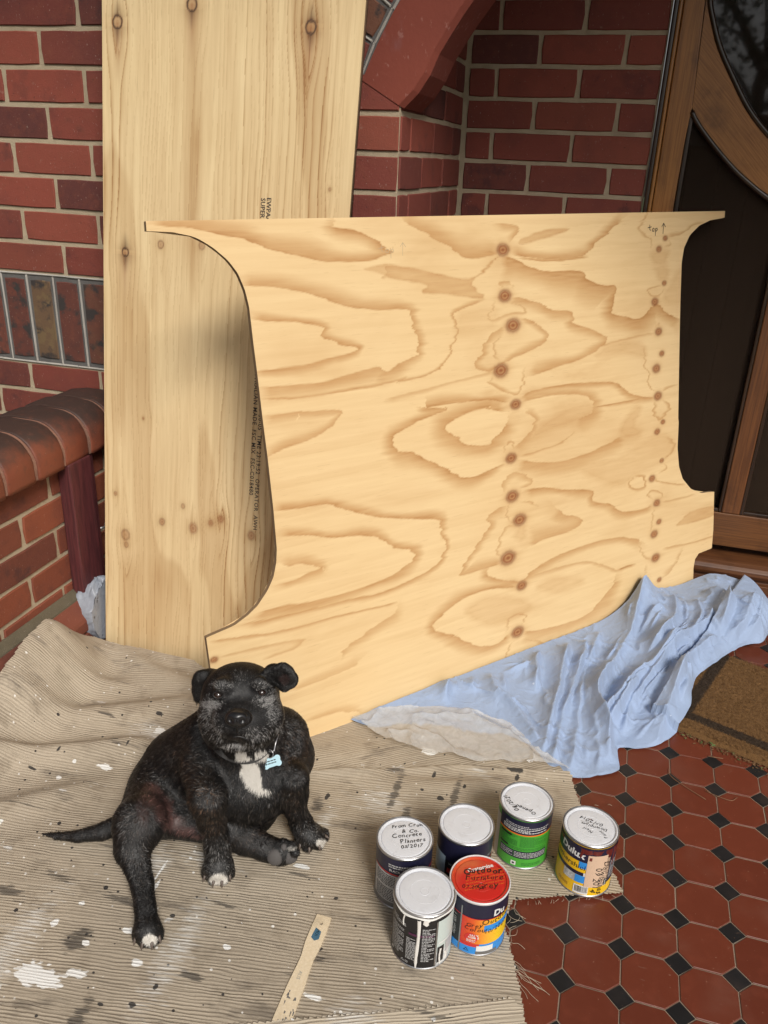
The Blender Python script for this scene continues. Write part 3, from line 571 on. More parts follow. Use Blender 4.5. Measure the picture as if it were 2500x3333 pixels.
# ------------------------------------------------------------------ figure of the cut board, in metres on the board (u along its foot, v up)
BANDS = [
('L',0.0236,0.9,[(-0.239,1.191),(-0.161,1.184),(-0.096,1.172),(-0.051,1.164),(-0.012,1.147),(0.06,1.13),(0.139,1.116),(0.237,1.113),(0.291,1.128),(0.291,1.135),(0.257,1.155),(0.219,1.173),(0.157,1.184),(0.153,1.196)]),
('L',0.0221,0.8,[(-0.074,1.074),(-0.015,1.071),(0.046,1.06),(0.113,1.039),(0.175,1.02),(0.262,1.006),(0.323,1.003),(0.349,0.991),(0.348,0.962),(0.365,0.936),(0.358,0.897),(0.314,0.877),(0.265,0.862),(0.255,0.877),(0.164,0.867),(0.099,0.859),(0.017,0.859),(-0.048,0.862)]),
('L',0.0138,0.85,[(-0.059,1.008),(-0.01,1),(0.052,0.992),(0.092,0.984),(0.112,0.976),(0.115,0.959),(0.148,0.939),(0.194,0.924),(0.176,0.914),(0.124,0.908),(0.061,0.901),(0.012,0.899),(-0.052,0.898)]),
('L',0.0057,0.8,[(-0.049,0.838),(0.035,0.83),(0.14,0.832),(0.252,0.835),(0.323,0.841),(0.312,0.837),(0.387,0.844),(0.446,0.874),(0.466,0.908),(0.483,0.942),(0.474,0.973),(0.485,0.99),(0.521,1.001),(0.568,1.011)]),
('R',0.0172,0.75,[(-0.05,0.802),(0.032,0.802),(0.043,0.8),(0.127,0.793),(0.144,0.783),(0.125,0.763),(0.072,0.74),(0.004,0.727),(-0.046,0.712)]),
('R',0.0394,0.95,[(0.627,1.112),(0.673,1.103),(0.716,1.084),(0.775,1.071),(0.851,1.069),(0.91,1.064),(0.923,1.047),(0.989,1.024),(1.031,1.023),(1.037,0.994),(1.022,0.955),(1.079,0.937),(1.142,0.926),(1.194,0.959),(1.217,0.964),(1.262,0.934),(1.321,0.915)]),
('L',0.024,0.8,[(0.332,1.2),(0.358,1.186),(0.399,1.17),(0.454,1.145),(0.478,1.126),(0.504,1.113),(0.556,1.109),(0.617,1.12)]),
('L',0.0201,0.85,[(0.659,1.116),(0.73,1.107),(0.827,1.101),(0.905,1.107),(0.959,1.141),(1.007,1.167),(1.056,1.197)]),
('L',0.0043,0.9,[(0.687,1.106),(0.767,1.098),(0.842,1.097),(0.921,1.101)]),
('L',0.0147,0.8,[(0.652,1.144),(0.666,1.161),(0.68,1.179),(0.659,1.186),(0.611,1.187)]),
('R',0.0079,0.8,[(0.616,1.034),(0.623,1.049),(0.651,1.05),(0.659,1.037)]),
('R',0.0204,0.8,[(0.651,1.011),(0.687,1.007),(0.746,0.993),(0.799,0.971),(0.869,0.964),(0.874,0.936),(0.936,0.915),(0.978,0.9),(1.009,0.874),(0.938,0.846),(0.889,0.833),(0.81,0.823),(0.725,0.809)]),
('R',0.0074,0.6,[(0.609,1.006),(0.592,0.981),(0.595,0.96),(0.658,0.972),(0.702,0.972),(0.687,0.986),(0.644,1.001)]),
('L',0.014,0.75,[(0.63,0.942),(0.588,0.924),(0.553,0.88),(0.535,0.855),(0.573,0.836),(0.601,0.838),(0.658,0.86),(0.725,0.876),(0.785,0.898),(0.762,0.927),(0.717,0.952),(0.687,0.957)]),
('L',0.0065,0.6,[(0.619,0.927),(0.594,0.882),(0.615,0.858)]),
('L',0.0119,0.7,[(0.587,0.823),(0.586,0.802),(0.629,0.781),(0.68,0.767),(0.699,0.795),(0.703,0.828)]),
('R',0.0146,0.85,[(0.688,0.757),(0.733,0.769),(0.85,0.773),(0.975,0.764),(1.053,0.754),(1.109,0.72),(1.166,0.701),(1.223,0.694)]),
('L',0.027,0.75,[(0.695,0.745),(0.811,0.749),(0.917,0.736),(0.96,0.713),(0.961,0.683),(0.894,0.665)]),
('R',0.0036,0.9,[(0.969,0.694),(1.065,0.697),(1.166,0.701)]),
('R',0.0035,0.6,[(0.979,0.865),(1.145,0.881),(1.209,0.883)]),
('R',0.0025,0.5,[(0.262,0.8),(0.418,0.815),(0.601,0.833)]),
('R',0.0088,0.7,[(1.158,1.213),(1.126,1.172),(1.145,1.155),(1.172,1.143),(1.178,1.12)]),
('R',0.0061,0.7,[(1.254,1.141),(1.26,1.127),(1.237,1.122)]),
('L',0.0062,0.7,[(1.237,1.004),(1.22,0.987),(1.183,0.992),(1.173,1.007),(1.227,1.014)]),
('L',0.0121,0.7,[(1.244,1.147),(1.309,1.155),(1.355,1.178),(1.403,1.186)]),
('R',0.005,0.7,[(1.212,0.901),(1.221,0.91),(1.236,0.899)]),
('L',0.0074,0.7,[(1.16,0.856),(1.168,0.807),(1.19,0.761),(1.191,0.736),(1.222,0.707)]),
('L',0.0064,0.7,[(1.251,0.707),(1.289,0.716),(1.333,0.72)]),
('L',0.0096,0.75,[(1.223,0.685),(1.221,0.65),(1.248,0.62),(1.276,0.636),(1.299,0.656),(1.262,0.683)]),
('R',0.0138,0.75,[(1.286,0.568),(1.327,0.536),(1.31,0.506),(1.283,0.495)]),
('R',0.0063,0.7,[(1.283,0.485),(1.29,0.464),(1.257,0.454)]),
('R',0.0074,0.8,[(1.145,0.463),(1.128,0.441),(1.157,0.423),(1.193,0.426),(1.187,0.453),(1.145,0.463)]),
('R',0.0075,0.7,[(1.239,0.444),(1.288,0.422),(1.389,0.395)]),
('R',0.0089,0.7,[(1.229,0.377),(1.214,0.393),(1.232,0.406),(1.276,0.388),(1.274,0.362)]),
('R',0.0051,0.6,[(1.284,0.357),(1.393,0.353),(1.444,0.354)]),
('R',0.02,0.85,[(0.704,0.499),(0.769,0.496),(0.871,0.472),(0.971,0.451),(0.968,0.42),(1.042,0.397),(1.106,0.362),(1.198,0.35),(1.235,0.359)]),
('R',0.0105,0.7,[(1.306,0.199),(1.45,0.188),(1.557,0.186)]),
('R',0.016,0.6,[(1.399,0.171),(1.362,0.123),(1.304,0.095)]),
('L',0.0076,0.6,[(1.195,0.251),(1.183,0.227),(1.219,0.185),(1.249,0.175)]),
('L',0.0064,0.6,[(1.246,0.347),(1.235,0.303),(1.242,0.261)]),
('L',0.0065,0.5,[(1.225,0.163),(1.209,0.126)]),
('L',0.0065,0.7,[(0.635,0.618),(0.639,0.637),(0.657,0.639),(0.664,0.616)]),
('L',0.0226,0.9,[(0.625,0.588),(0.565,0.574),(0.511,0.569),(0.464,0.584),(0.408,0.62),(0.347,0.658),(0.309,0.67),(0.283,0.695),(0.291,0.714),(0.356,0.735),(0.438,0.755),(0.384,0.767),(0.482,0.768),(0.572,0.763),(0.651,0.748)]),
('L',0.0347,0.85,[(0.643,0.704),(0.615,0.67),(0.573,0.644),(0.512,0.656),(0.467,0.686),(0.439,0.705),(0.449,0.719),(0.507,0.737),(0.574,0.745),(0.572,0.741),(0.629,0.725)]),
('R',0.0271,0.7,[(0.664,0.625),(0.722,0.655),(0.736,0.691),(0.707,0.717)]),
('R',0.0328,0.8,[(0.686,0.587),(0.768,0.566),(0.861,0.559),(0.966,0.569),(1.093,0.596)]),
('R',0.0055,0.7,[(0.693,0.598),(0.767,0.603),(0.844,0.614),(0.883,0.638)]),
('R',0.0136,0.65,[(0.631,0.507),(0.621,0.531),(0.642,0.55),(0.675,0.556),(0.723,0.533),(0.727,0.513),(0.686,0.508)]),
('L',0.0198,0.75,[(0.642,0.471),(0.606,0.466),(0.578,0.449),(0.577,0.427),(0.542,0.383),(0.506,0.351),(0.474,0.312),(0.547,0.309),(0.619,0.307)]),
('L',0.0066,0.6,[(0.649,0.487),(0.642,0.442),(0.653,0.417)]),
('R',0.0056,0.6,[(0.693,0.473),(0.731,0.462),(0.754,0.446)]),
('L',0.0084,0.6,[(0.686,0.404),(0.635,0.409),(0.613,0.373),(0.605,0.34),(0.627,0.323)]),
('L',0.037,0.75,[(0.724,0.336),(0.786,0.347),(0.874,0.346),(0.932,0.368),(0.865,0.397),(0.824,0.43)]),
('R',0.0188,0.8,[(0.572,0.306),(0.565,0.29),(0.619,0.262),(0.694,0.24),(0.733,0.261),(0.819,0.281),(0.934,0.289),(1.056,0.288),(1.148,0.268),(1.196,0.244)]),
('R',0.0115,0.6,[(0.694,0.24),(0.772,0.246),(0.894,0.242),(0.979,0.231),(1.07,0.186),(1.107,0.171)]),
('R',0.0038,0.95,[(1.088,0.177),(1.125,0.179),(1.172,0.179)]),
('R',0.024,0.85,[(0.679,0.226),(0.583,0.244),(0.497,0.243),(0.428,0.22),(0.383,0.192),(0.393,0.172),(0.473,0.124),(0.544,0.081),(0.596,0.072),(0.649,0.091)]),
('R',0.0322,0.75,[(0.703,0.082),(0.774,0.067),(0.874,0.059),(0.968,0.066),(1.055,0.116),(1.08,0.157)]),
('L',0.0069,0.75,[(0.641,0.106),(0.649,0.135),(0.679,0.142),(0.706,0.131),(0.695,0.103)]),
('L',0.0058,0.6,[(0.664,0.068),(0.641,0.036),(0.625,0.006)]),
('R',0.0088,0.6,[(0.703,0.062),(0.767,0.031),(0.8,0.008)]),
('L',0.0167,0.85,[(-0.043,0.591),(0.025,0.585),(0.09,0.582),(0.133,0.56),(0.182,0.538),(0.247,0.514),(0.321,0.496),(0.408,0.479),(0.421,0.463),(0.417,0.437)]),
('L',0.0102,0.8,[(0.408,0.479),(0.421,0.463),(0.417,0.437),(0.432,0.407),(0.415,0.369),(0.366,0.345),(0.303,0.333),(0.227,0.325),(0.141,0.33),(0.071,0.332),(-0.004,0.333),(-0.089,0.34),(-0.138,0.346)]),
('L',0.018,0.85,[(-0.038,0.529),(0.028,0.519),(0.106,0.496),(0.197,0.48),(0.245,0.461),(0.263,0.44),(0.317,0.415),(0.337,0.401),(0.316,0.379),(0.264,0.361),(0.19,0.353),(0.119,0.349),(0.041,0.35),(-0.037,0.359),(-0.108,0.362)]),
('L',0.0182,0.75,[(-0.04,0.464),(-0.012,0.453),(0.023,0.451),(0.065,0.43),(0.029,0.423),(-0.01,0.416),(-0.053,0.414)]),
('R',0.0059,0.8,[(-0.219,0.325),(-0.165,0.317),(-0.084,0.305),(0.002,0.3),(0.092,0.298),(0.186,0.292),(0.276,0.288)]),
('L',0.0177,0.65,[(0.275,0.272),(0.264,0.257),(0.208,0.241),(0.163,0.222),(0.113,0.201),(0.098,0.183)]),
('R',0.0125,0.5,[(0.159,0.164),(0.129,0.151),(0.067,0.144),(0.016,0.142),(-0.03,0.14)]),
('R',0.0074,0.55,[(-0.201,0.281),(-0.128,0.279),(-0.062,0.273),(0.007,0.259),(-0.025,0.247),(-0.098,0.244)]),
('L',0.0162,0.55,[(-0.001,0.048),(0.074,0.045),(0.126,0.031),(0.15,0.015)]),
]
FILLS = [
(0.85,[(0.28,1.08),(0.289,1.1),(0.366,1.091),(0.433,1.074),(0.522,1.061),(0.569,1.086),(0.617,1.111),(0.576,1.084),(0.542,1.065),(0.535,1.04),(0.568,1.016),(0.469,1.028),(0.382,1.038),(0.395,1.054),(0.311,1.072)]),
(0.6,[(0.231,1.094),(0.254,1.1),(0.289,1.103),(0.335,1.092),(0.279,1.074),(0.275,1.083)]),
(0.75,[(0.687,1.151),(0.73,1.163),(0.788,1.172),(0.848,1.172),(0.803,1.159),(0.73,1.145),(0.687,1.141)]),
(0.3,[(0.501,0.982),(0.602,0.991),(0.595,0.945),(0.48,0.938)]),
(0.5,[(0.972,0.843),(1.013,0.859),(1.146,0.857),(1.167,0.819),(1.13,0.828),(1.057,0.847)]),
(0.55,[(1.18,1.1),(1.202,1.108),(1.243,1.104),(1.24,1.084),(1.213,1.076),(1.185,1.082)]),
(0.55,[(1.201,1.062),(1.223,1.07),(1.244,1.06),(1.244,1.04),(1.216,1.038)]),
(0.4,[(1.248,0.989),(1.308,1.058),(1.321,0.973),(1.269,0.964)]),
(0.75,[(1.361,0.263),(1.419,0.293),(1.546,0.293),(1.544,0.261),(1.454,0.258)]),
(0.42,[(1.07,0.526),(1.184,0.558),(1.277,0.569),(1.328,0.53),(1.273,0.493),(1.145,0.47),(1.083,0.449),(0.927,0.519),(0.926,0.537)]),
(0.5,[(1.075,0.61),(1.116,0.653),(1.159,0.672),(1.135,0.62),(1.164,0.592),(1.11,0.593)]),
(0.5,[(0.693,0.62),(0.767,0.654),(0.906,0.669),(0.969,0.695),(0.889,0.705),(0.766,0.671),(0.737,0.647)]),
(0.5,[(0.671,0.372),(0.694,0.402),(0.709,0.387),(0.694,0.361)]),
(0.45,[(0.496,0.201),(0.561,0.22),(0.664,0.193),(0.726,0.151),(0.604,0.135),(0.531,0.168)]),
(0.45,[(0.757,0.206),(0.82,0.215),(0.938,0.179),(0.838,0.173)]),
]
KNOTS = [(0.629,1.127,0.0126),(0.635,1.017,0.0128),(0.662,0.943,0.0147),(0.621,0.833,0.0147),(0.671,0.74,0.0112),(1.235,1.145,0.0061),(1.21,1.116,0.0072),(1.24,1.022,0.0061),(1.203,0.972,0.0092),(1.226,0.886,0.0093),(1.245,0.821,0.0069),(1.224,0.779,0.0107),(1.237,0.696,0.0109),(1.266,0.614,0.0062),(1.242,0.587,0.008),(1.27,0.493,0.0063),(1.229,0.443,0.0088),(1.257,0.359,0.0096),(1.272,0.295,0.0071),(1.252,0.258,0.0103),(1.265,0.176,0.0117),(1.289,0.095,0.0066),(0.655,0.598,0.0119),(0.659,0.492,0.0138),(0.686,0.42,0.0145),(0.644,0.319,0.0168),(0.694,0.225,0.0115),(0.679,0.087,0.014),(-0.217,0.279,0.0059)]
EDGE_L = [(-0.135,0),(-0.135,0.1),(-0.14,0.118),(-0.16,0.135),(-0.2,0.141),(-0.226,0.143),(-0.228,0.15),(-0.227,0.257),(-0.229,0.336),(-0.162,0.346),(-0.128,0.361),(-0.102,0.378),(-0.074,0.408),(-0.057,0.436),(-0.047,0.469),(-0.043,0.5),(-0.043,0.591),(-0.046,0.709),(-0.05,0.801),(-0.053,0.893),(-0.056,0.962),(-0.058,1.03),(-0.064,1.064),(-0.076,1.097),(-0.095,1.123),(-0.124,1.148),(-0.159,1.169),(-0.205,1.178),(-0.253,1.179),(-0.252,1.198)]
EDGE_R = [(1.466,0),(1.466,0.033),(1.462,0.092),(1.467,0.124),(1.486,0.141),(1.554,0.143),(1.555,0.209),(1.545,0.344),(1.476,0.351),(1.422,0.375),(1.377,0.416),(1.355,0.46),(1.343,0.521),(1.338,0.611),(1.341,0.608),(1.326,0.805),(1.317,0.961),(1.313,1.076),(1.32,1.117),(1.343,1.152),(1.384,1.178),(1.432,1.192),(1.5,1.199),(1.5,1.218)]
# ------------------------------------------------------------------ lettering helper
def text_geo(s, size, shear=0., bold=0., align='LEFT', space=1.):
    """flat lettering as (V, F): x right, y up"""
    c = bpy.data.curves.new('lettering', 'FONT'); c.body = s; c.size = size; c.shear = shear; c.offset = bold; c.align_x = align; c.fill_mode = 'FRONT'; c.resolution_u = 2; c.space_character = space
    o = bpy.data.objects.new('lettering', c); COL.objects.link(o); bpy.context.view_layer.update()
    m_ = bpy.data.meshes.new_from_object(o.evaluated_get(bpy.context.evaluated_depsgraph_get()))
    V = np.array([v.co[:2] for v in m_.vertices]) if len(m_.vertices) else np.zeros((0, 2)); F = [tuple(p.vertices) for p in m_.polygons]
    bpy.data.objects.remove(o); bpy.data.curves.remove(c); bpy.data.meshes.remove(m_); return V, F
def hand_geo(s, size, seed=1, bold=0.):
    """felt pen writing: letters set one by one, each a little off"""
    r = np.random.RandomState(seed+len(s)*7); V = []; F = []; x = 0.
    for ch in s:
        if ch == ' ': x += size*.38; continue
        v, f = text_geo(ch, size*r.uniform(.88, 1.16), shear=r.uniform(.1, .35), bold=bold)
        a = r.uniform(-.16, .16); w_ = v[:, 0].max(); q = np.c_[v[:, 0]*math.cos(a)-v[:, 1]*math.sin(a)+x, v[:, 0]*math.sin(a)+v[:, 1]*math.cos(a)+r.uniform(-.09, .09)*size]
        k = len(V); V += q.tolist(); F += [tuple(k+i for i in g_) for g_ in f]; x += w_*.93+size*.05
    return np.array(V), F
def stroke_geo(lines, w):
    """hand drawn strokes: list of polylines -> flat ribbons"""
    V = []; F = []
    for L in lines:
        P = np.array(L, float)
        for a, b in zip(P[:-1], P[1:]):
            d = b-a; l = np.hypot(*d)
            if l < 1e-9: continue
            d = d/l*w/2; n = np.array([-d[1], d[0]]); k = len(V); V += [a-d-n, a-d+n, b+d+n, b+d-n]; F.append((k, k+1, k+2, k+3))
    return np.array(V), F

M_STAMP = plain('stamp_ink', (.045, .035, .03), .7)
# ------------------------------------------------------------------ tall plywood sheet against the wall
TB = np.array([-1.546, -.06, .004]); TU = np.array([.0225*2.4, .2445+.06, 2.4]); TU /= np.linalg.norm(TU); TX = np.array([1, 0, -.0225]); TX /= np.linalg.norm(TX); TN = np.cross(TX, TU)   # TN points to the viewer side (-y)
TW, TH, TT = .633, 2.42, .0165
KN2 = [(0.065, 1.588, .0105, 1), (0.538, 1.587, .0105, 1), (0.254, 1.626, .0105, 1), (0.075, 1.086, .0078, 1), (0.173, 1.112, .0066, .8), (0.283, 1.119, .0066, .6), (0.032, .463, .0042, .5), (0.172, .408, .0072, .5), (0.234, .462, .0046, .6), (0.06, .351, .0105, .6), (0.062, .323, .0055, .6), (0.264, .406, .0105, .2), (0.315, .43, .0062, .15), (0.344, .446, .0072, .15), (0.431, .416, .0088, .3), (.599, 1.265, .0028, .6), (.119, .679, .0025, .3)]
SH = lambda v_: -.011+.0225*v_
KN2 = [(a_-SH(b_), b_, c_, d_) for a_, b_, c_, d_ in KN2]
vv = np.r_[np.linspace(0, 1.72, 640), np.linspace(1.74, TH, 30)]; uu = np.linspace(0, TW, 430)
V_, U_ = np.meshgrid(vv, uu, indexing='ij'); u, v = U_.ravel(), V_.ravel()
us = u.copy()
for ku, kv, kr, kd in KN2:
    du = u-ku; us = us-np.sign(du)*kr*2.4*np.exp(-((v-kv)/(.05+kr*4))**2)*np.exp(-np.abs(du)/(.02+kr*2))*(1-np.exp(-np.abs(du)/.002))
    us = us+.012*np.exp(-((v-kv)/.12)**2)*np.exp(-(du/.03)**2)*np.sin((v-kv)*30)*.3
wob = fbm(u*2.2, v*.8, seed=3)*.045+fbm(u*9, v*2.4, seed=5)*.012+fbm(u*40, v*7, seed=6)*.003
s_ = (us+wob)*52; fr = s_-np.floor(s_); ln = np.exp(-fr*7.0)+.6*np.exp(-(1-fr)*30)
s2 = (us+wob*1.15)*120+3; fr2 = s2-np.floor(s2); ln2 = np.exp(-fr2*5)
md = sstep(-.22, .3, vnoise(np.floor(s_)*7.3, v*1.3, seed=9)*.5+fbm(u*4, v*1.1, seed=8)); md2 = sstep(-.1, .4, vnoise(np.floor(s2)*3.1, v*2.2, seed=19))
g = .85*ln*md+.42*ln2*md2
ca = fbm((us+wob)*5, v*.55, seed=21, o=3); g += .34*sstep(.02, .05, ca)*(1-sstep(.05, .28, ca))
for cu, v0, v1, w in ((.254, 1.64, 1.05, .022), (.266, 1.4, .98, .012), (.062, 1.0, .62, .03), (.07, .30, .02, .03), (.17, .3, .0, .035), (.06, 1.08, .95, .01), (.53, 1.56, 1.44, .008), (.063, 1.57, 1.5, .008), (.175, 1.1, 1.02, .007), (.285, 1.11, 1.04, .007)):
    cc = cu-SH(v0)+fbm(v*3, cu*9, seed=31)*.018; g += .55*np.exp(-((u-cc)/w)**2)*sstep(v1-.05, v1+.08, v)*sstep(v0+.03, v0-.06, v)*(.6+.5*fbm(u*120, v*2, seed=33))
kn = np.zeros_like(u); dk = np.zeros_like(u)
for ku, kv, kr, kd in KN2:
    d = np.hypot((u-ku), (v-kv)*.82)/kr*(1+.12*fbm(u*200, v*200, seed=40)); ri = .5+.5*np.sin(d*9)
    kn = np.maximum(kn, (1-sstep(.85, 1.05, d))*(.35+.3*ri)*(.6 if kd > .5 else 1)); rim = np.exp(-((d-1.08)/.2)**2)*kd
    kn = np.maximum(kn, np.exp(-((d-1.1)/.3)**2)*.55*max(kd, .5)); dk = np.maximum(dk, rim*(.9 if kd >= 1 else .45))
    g += .4*np.exp(-(d/2.4)**2)
    if kd >= 1:
        tail = np.exp(-np.abs(u-ku)/(.003+.006*np.clip(1-(np.abs(v-kv)-kr)/.05, 0, 1)))*np.clip(1-(np.abs(v-kv)-kr*.8)/.045, 0, 1)*(np.abs(v-kv) > kr*.8); dk = np.maximum(dk, tail*.75); kn = np.maximum(kn, np.exp(-np.abs(u-ku)/.009)*np.clip(1-(kv-v)/.13, 0, 1)*(v < kv)*.6)
tall = empty('plywood_sheet', tuple(TB), 'tall narrow plywood sheet leaning upright on the brick wall, knots and brown streaks', 'plywood')
def tp(u, v, w=0.): return TB+np.outer(u, TX)+np.outer(v, TU)+np.multiply.outer(np.broadcast_to(w, np.shape(u)), TN)
me = np_mesh('face', tp(u, v), grid_quads(*U_.shape)); attr(me, 'uvw', np.c_[u, v, 0*u], 'FLOAT_VECTOR'); attr(me, 'grain', g); attr(me, 'knot', np.clip(kn, 0, 1)); attr(me, 'dark', np.clip(dk, 0, 1))
add('face', me, M_PLY_B, tall)
cu = np.array([0, TW, TW, 0, 0, TW, TW, 0.]); cv = np.array([0, 0, TH, TH, 0, 0, TH, TH]); cw = np.array([-.0004]*4+[-TT]*4)
me = np_mesh('edge', tp(cu, cv, cw), [(4, 7, 6, 5), (0, 4, 5, 1), (1, 5, 6, 2), (2, 6, 7, 3), (3, 7, 4, 0)]); attr(me, 'uvw', np.c_[cu, cv, cw], 'FLOAT_VECTOR'); add('edge', me, M_PLYEDGE, tall)
def on_tall(geo, u0, v0, down=True):
    V, F = geo; x, y = V[:, 0], V[:, 1]
    if down: return tp(u0+y, v0-x, .0006), F
    return tp(u0+x, v0+y, .0006), F
for s, u0, v0, z in (('EWPAA', .4475, 1.226, .0155), ('SUPER', .433, 1.224, .0155), ('AUSTRALIAN MADE  FSC MIX  FSC-C018480', .4295, .845, .0155), ('TYPE A BOND  15-30-05  TIME 23:19:52  OPERATOR  AWH', .4455, .865, .0155)):
    u0 -= SH(v0); v0 += .012
    V, F = on_tall(text_geo(s, z, space=1.02 if z > .0155 or s[0] in 'ES' and len(s) == 5 else 1.12, bold=.0002), u0, v0); add('printed_lettering', mesh('printed_lettering', V, F), M_STAMP, tall)
V, F = on_tall(stroke_geo([[(0, 0), (.0, .022)], [(-.009, .012), (.01, .012)]], .0016), .058, 1.632, False); add('pen_mark', mesh('pen_mark', V, F), M_INK, tall)

# ------------------------------------------------------------------ cut plywood panel leaning across the corner
BA = np.array([-.852, -.242, .004]); BD = np.array([.6468, .7627, 0]); BD /= np.linalg.norm(BD); BPp = np.array([-BD[1], BD[0], 0.]); TILT = math.radians(8.5)
BU = np.array([0, 0, math.cos(TILT)])+BPp*math.sin(TILT); BN = np.cross(BD, BU)        # BN to the viewer
def bp(u, v, w=0.): return BA+np.outer(u, BD)+np.outer(v, BU)+np.multiply.outer(np.broadcast_to(w, np.shape(u)), BN)
def edge_fn(E, vt):
    E = sorted(E, key=lambda p: p[1]); pv = np.array([p[1] for p in E]); pu = np.array([p[0] for p in E])
    pv = pv+np.arange(len(pv))*1e-6; s = np.linspace(0, 1, 2400); y = np.interp(s*vt, pv, pu); k = np.hanning(41); k /= k.sum()
    sm = np.convolve(np.pad(y, 20, 'edge'), k, 'valid'); vr = s*vt
    w = sstep(.365, .42, vr)*(1-sstep(1.165, 1.178, vr)); return lambda q: np.interp(q, s, y*(1-w)+sm*w)
fL, fR = edge_fn(EDGE_L, 1.198), edge_fn(EDGE_R, 1.218)
n, m = 470, 700
sv = np.unique(np.r_[np.linspace(0, 1, n), [.1183, .1189, .2795, .2801, .9835, .986]]); n = len(sv)
tt = np.linspace(0, 1, m); UL, UR = fL(sv)[:, None], fR(sv)[:, None]; U_ = UL+(UR-UL)*tt; V_ = sv[:, None]*(1.198+.02*tt)
u, v = U_.ravel(), V_.ravel()
wu = u+.015*fbm(u*7, v*125, seed=51)+.004*fbm(u*30, v*40, seed=54); wv = v+.0035*fbm(u*9, v*26, seed=52)+.0014*fbm(u*45, v*60, seed=53); P = np.c_[wu, wv]
g = np.zeros_like(u)
for side, w, k, pts in BANDS:
    L = np.array(smooth_line(pts, 4)); lo, hi = L.min(0)-w*2.2-.006, L.max(0)+w*2.2+.006
    i = np.where((P[:, 0] > lo[0]) & (P[:, 0] < hi[0]) & (P[:, 1] > lo[1]) & (P[:, 1] < hi[1]))[0]
    if not len(i): continue
    d, sg, al = seg_dist(P[i], L); tot = np.hypot(*np.diff(L, axis=0).T).sum(); end = np.clip(al/.02, 0, 1)*np.clip((tot-al)/.02, 0, 1)
    wl_ = max(w, .006)*(1.1+.7*vnoise(al*9, k*37, seed=61)); inside = (sg > 0) == (side == 'L')
    f = np.where(inside, (1-sstep(.15, 1.5, d/wl_))*(.84+.22*np.exp(-d/.004)+.22*fbm(u[i]*16, v[i]*170, seed=63)), 1-sstep(0, .0026, d)); g[i] = np.maximum(g[i], k*f*(.35+.65*end))
for k, pts in FILLS:
    pts = np.array(smooth_line(list(pts)+[pts[0]], 3)); lo, hi = pts.min(0)-.02, pts.max(0)+.02
    i = np.where((P[:, 0] > lo[0]) & (P[:, 0] < hi[0]) & (P[:, 1] > lo[1]) & (P[:, 1] < hi[1]))[0]
    d, sg, al = seg_dist(P[i], pts); ins = in_poly(P[i], pts); f = np.where(ins, .72+.3*np.exp(-d/.006), np.exp(-(d/(.0025 if k > .55 else .012))**2)*.7); g[i] = np.maximum(g[i], k*f*(.85+.4*fbm(u[i]*18, v[i]*140, seed=71)))
# faint minor rings between the traced ones
s_ = v*16+.7*fbm(u*1.6, v*2.5, seed=81)+g*.8; fr = s_-np.floor(s_); g = np.maximum(g, .14*np.exp(-fr*4)*sstep(-.1, .3, fbm(u*2, v*3, seed=82)))
kn = np.zeros_like(u); dk = np.zeros_like(u)
for ku, kv, kr in KNOTS:
    d = np.hypot((u-ku)*.74, (v-kv)*1.0)/kr*(1+.09*fbm(u*160, v*160, seed=90)); kn = np.maximum(kn, (1-sstep(.8, 1.08, d))*(.6+.3*np.sin(d*11))); kn = np.maximum(kn, .45*np.exp(-((d-1.1)/.3)**2)); dk = np.maximum(dk, .3*np.exp(-((d-1.0)/.13)**2)); g = np.maximum(g, .8*np.exp(-(d/1.45)**2))
    g += .35*np.exp(-np.abs(v-kv-(u-ku)*.08)/.0035)*np.exp(-np.abs(np.abs(u-ku)-kr)/.03)*(kr > .011)
panel = empty('cut_plywood_panel', tuple(BA), 'large cut plywood panel with curved sides and ears leaning across the corner', 'plywood panel')
me = np_mesh('face', bp(u, v), grid_quads(n, m)); attr(me, 'uvw', np.c_[u, v, 0*u], 'FLOAT_VECTOR'); attr(me, 'grain', g); attr(me, 'knot', np.clip(kn, 0, 1)); attr(me, 'dark', np.clip(dk, 0, 1))
add('face', me, M_PLY_A, panel)
# rim and back
bi = np.r_[np.arange(m-1), np.arange(n-1)*m+m-1, (n-1)*m+np.arange(m-1, 0, -1), np.arange(n-1, 0, -1)*m]; ru, rv = u[bi], v[bi]; q = len(bi); TK = .0125
ua = np.r_[ru, ru]; va = np.r_[rv, rv]; wa = np.r_[np.full(q, -.0003), np.full(q, -TK)]; k = np.arange(q); k2 = (k+1) % q
me = np_mesh('edge', bp(ua, va, wa), np.stack([k, k+q, k2+q, k2], -1)); attr(me, 'uvw', np.c_[ua, va, wa], 'FLOAT_VECTOR'); add('edge', me, M_PLYEDGE, panel)
ii = np.r_[np.arange(0, n-1, 6), n-1]; jj = np.arange(0, m, 69); jj[-1] = m-1; bu, bv = U_[np.ix_(ii, jj)], V_[np.ix_(ii, jj)]
me = np_mesh('back', bp(bu.ravel(), bv.ravel(), -TK), grid_quads(*bu.shape)[:, ::-1]); attr(me, 'uvw', np.c_[bu.ravel(), bv.ravel(), 0*bu.ravel()], 'FLOAT_VECTOR'); add('back', me, M_PLY_A, panel)
TOPS = [[(0, .010), (.001, .0), (.004, -.002)], [(-.006, .004), (.006, .006)], [(.013, .003), (.010, .0), (.011, -.004), (.016, -.004), (.017, .001), (.013, .003)], [(.022, .002), (.022, -.014)], [(.022, .0), (.027, .003), (.029, -.001), (.025, -.004), (.022, -.002)]]
ARR = [[(.05, -.010), (.051, .014)], [(.045, .007), (.051, .014), (.058, .006)]]
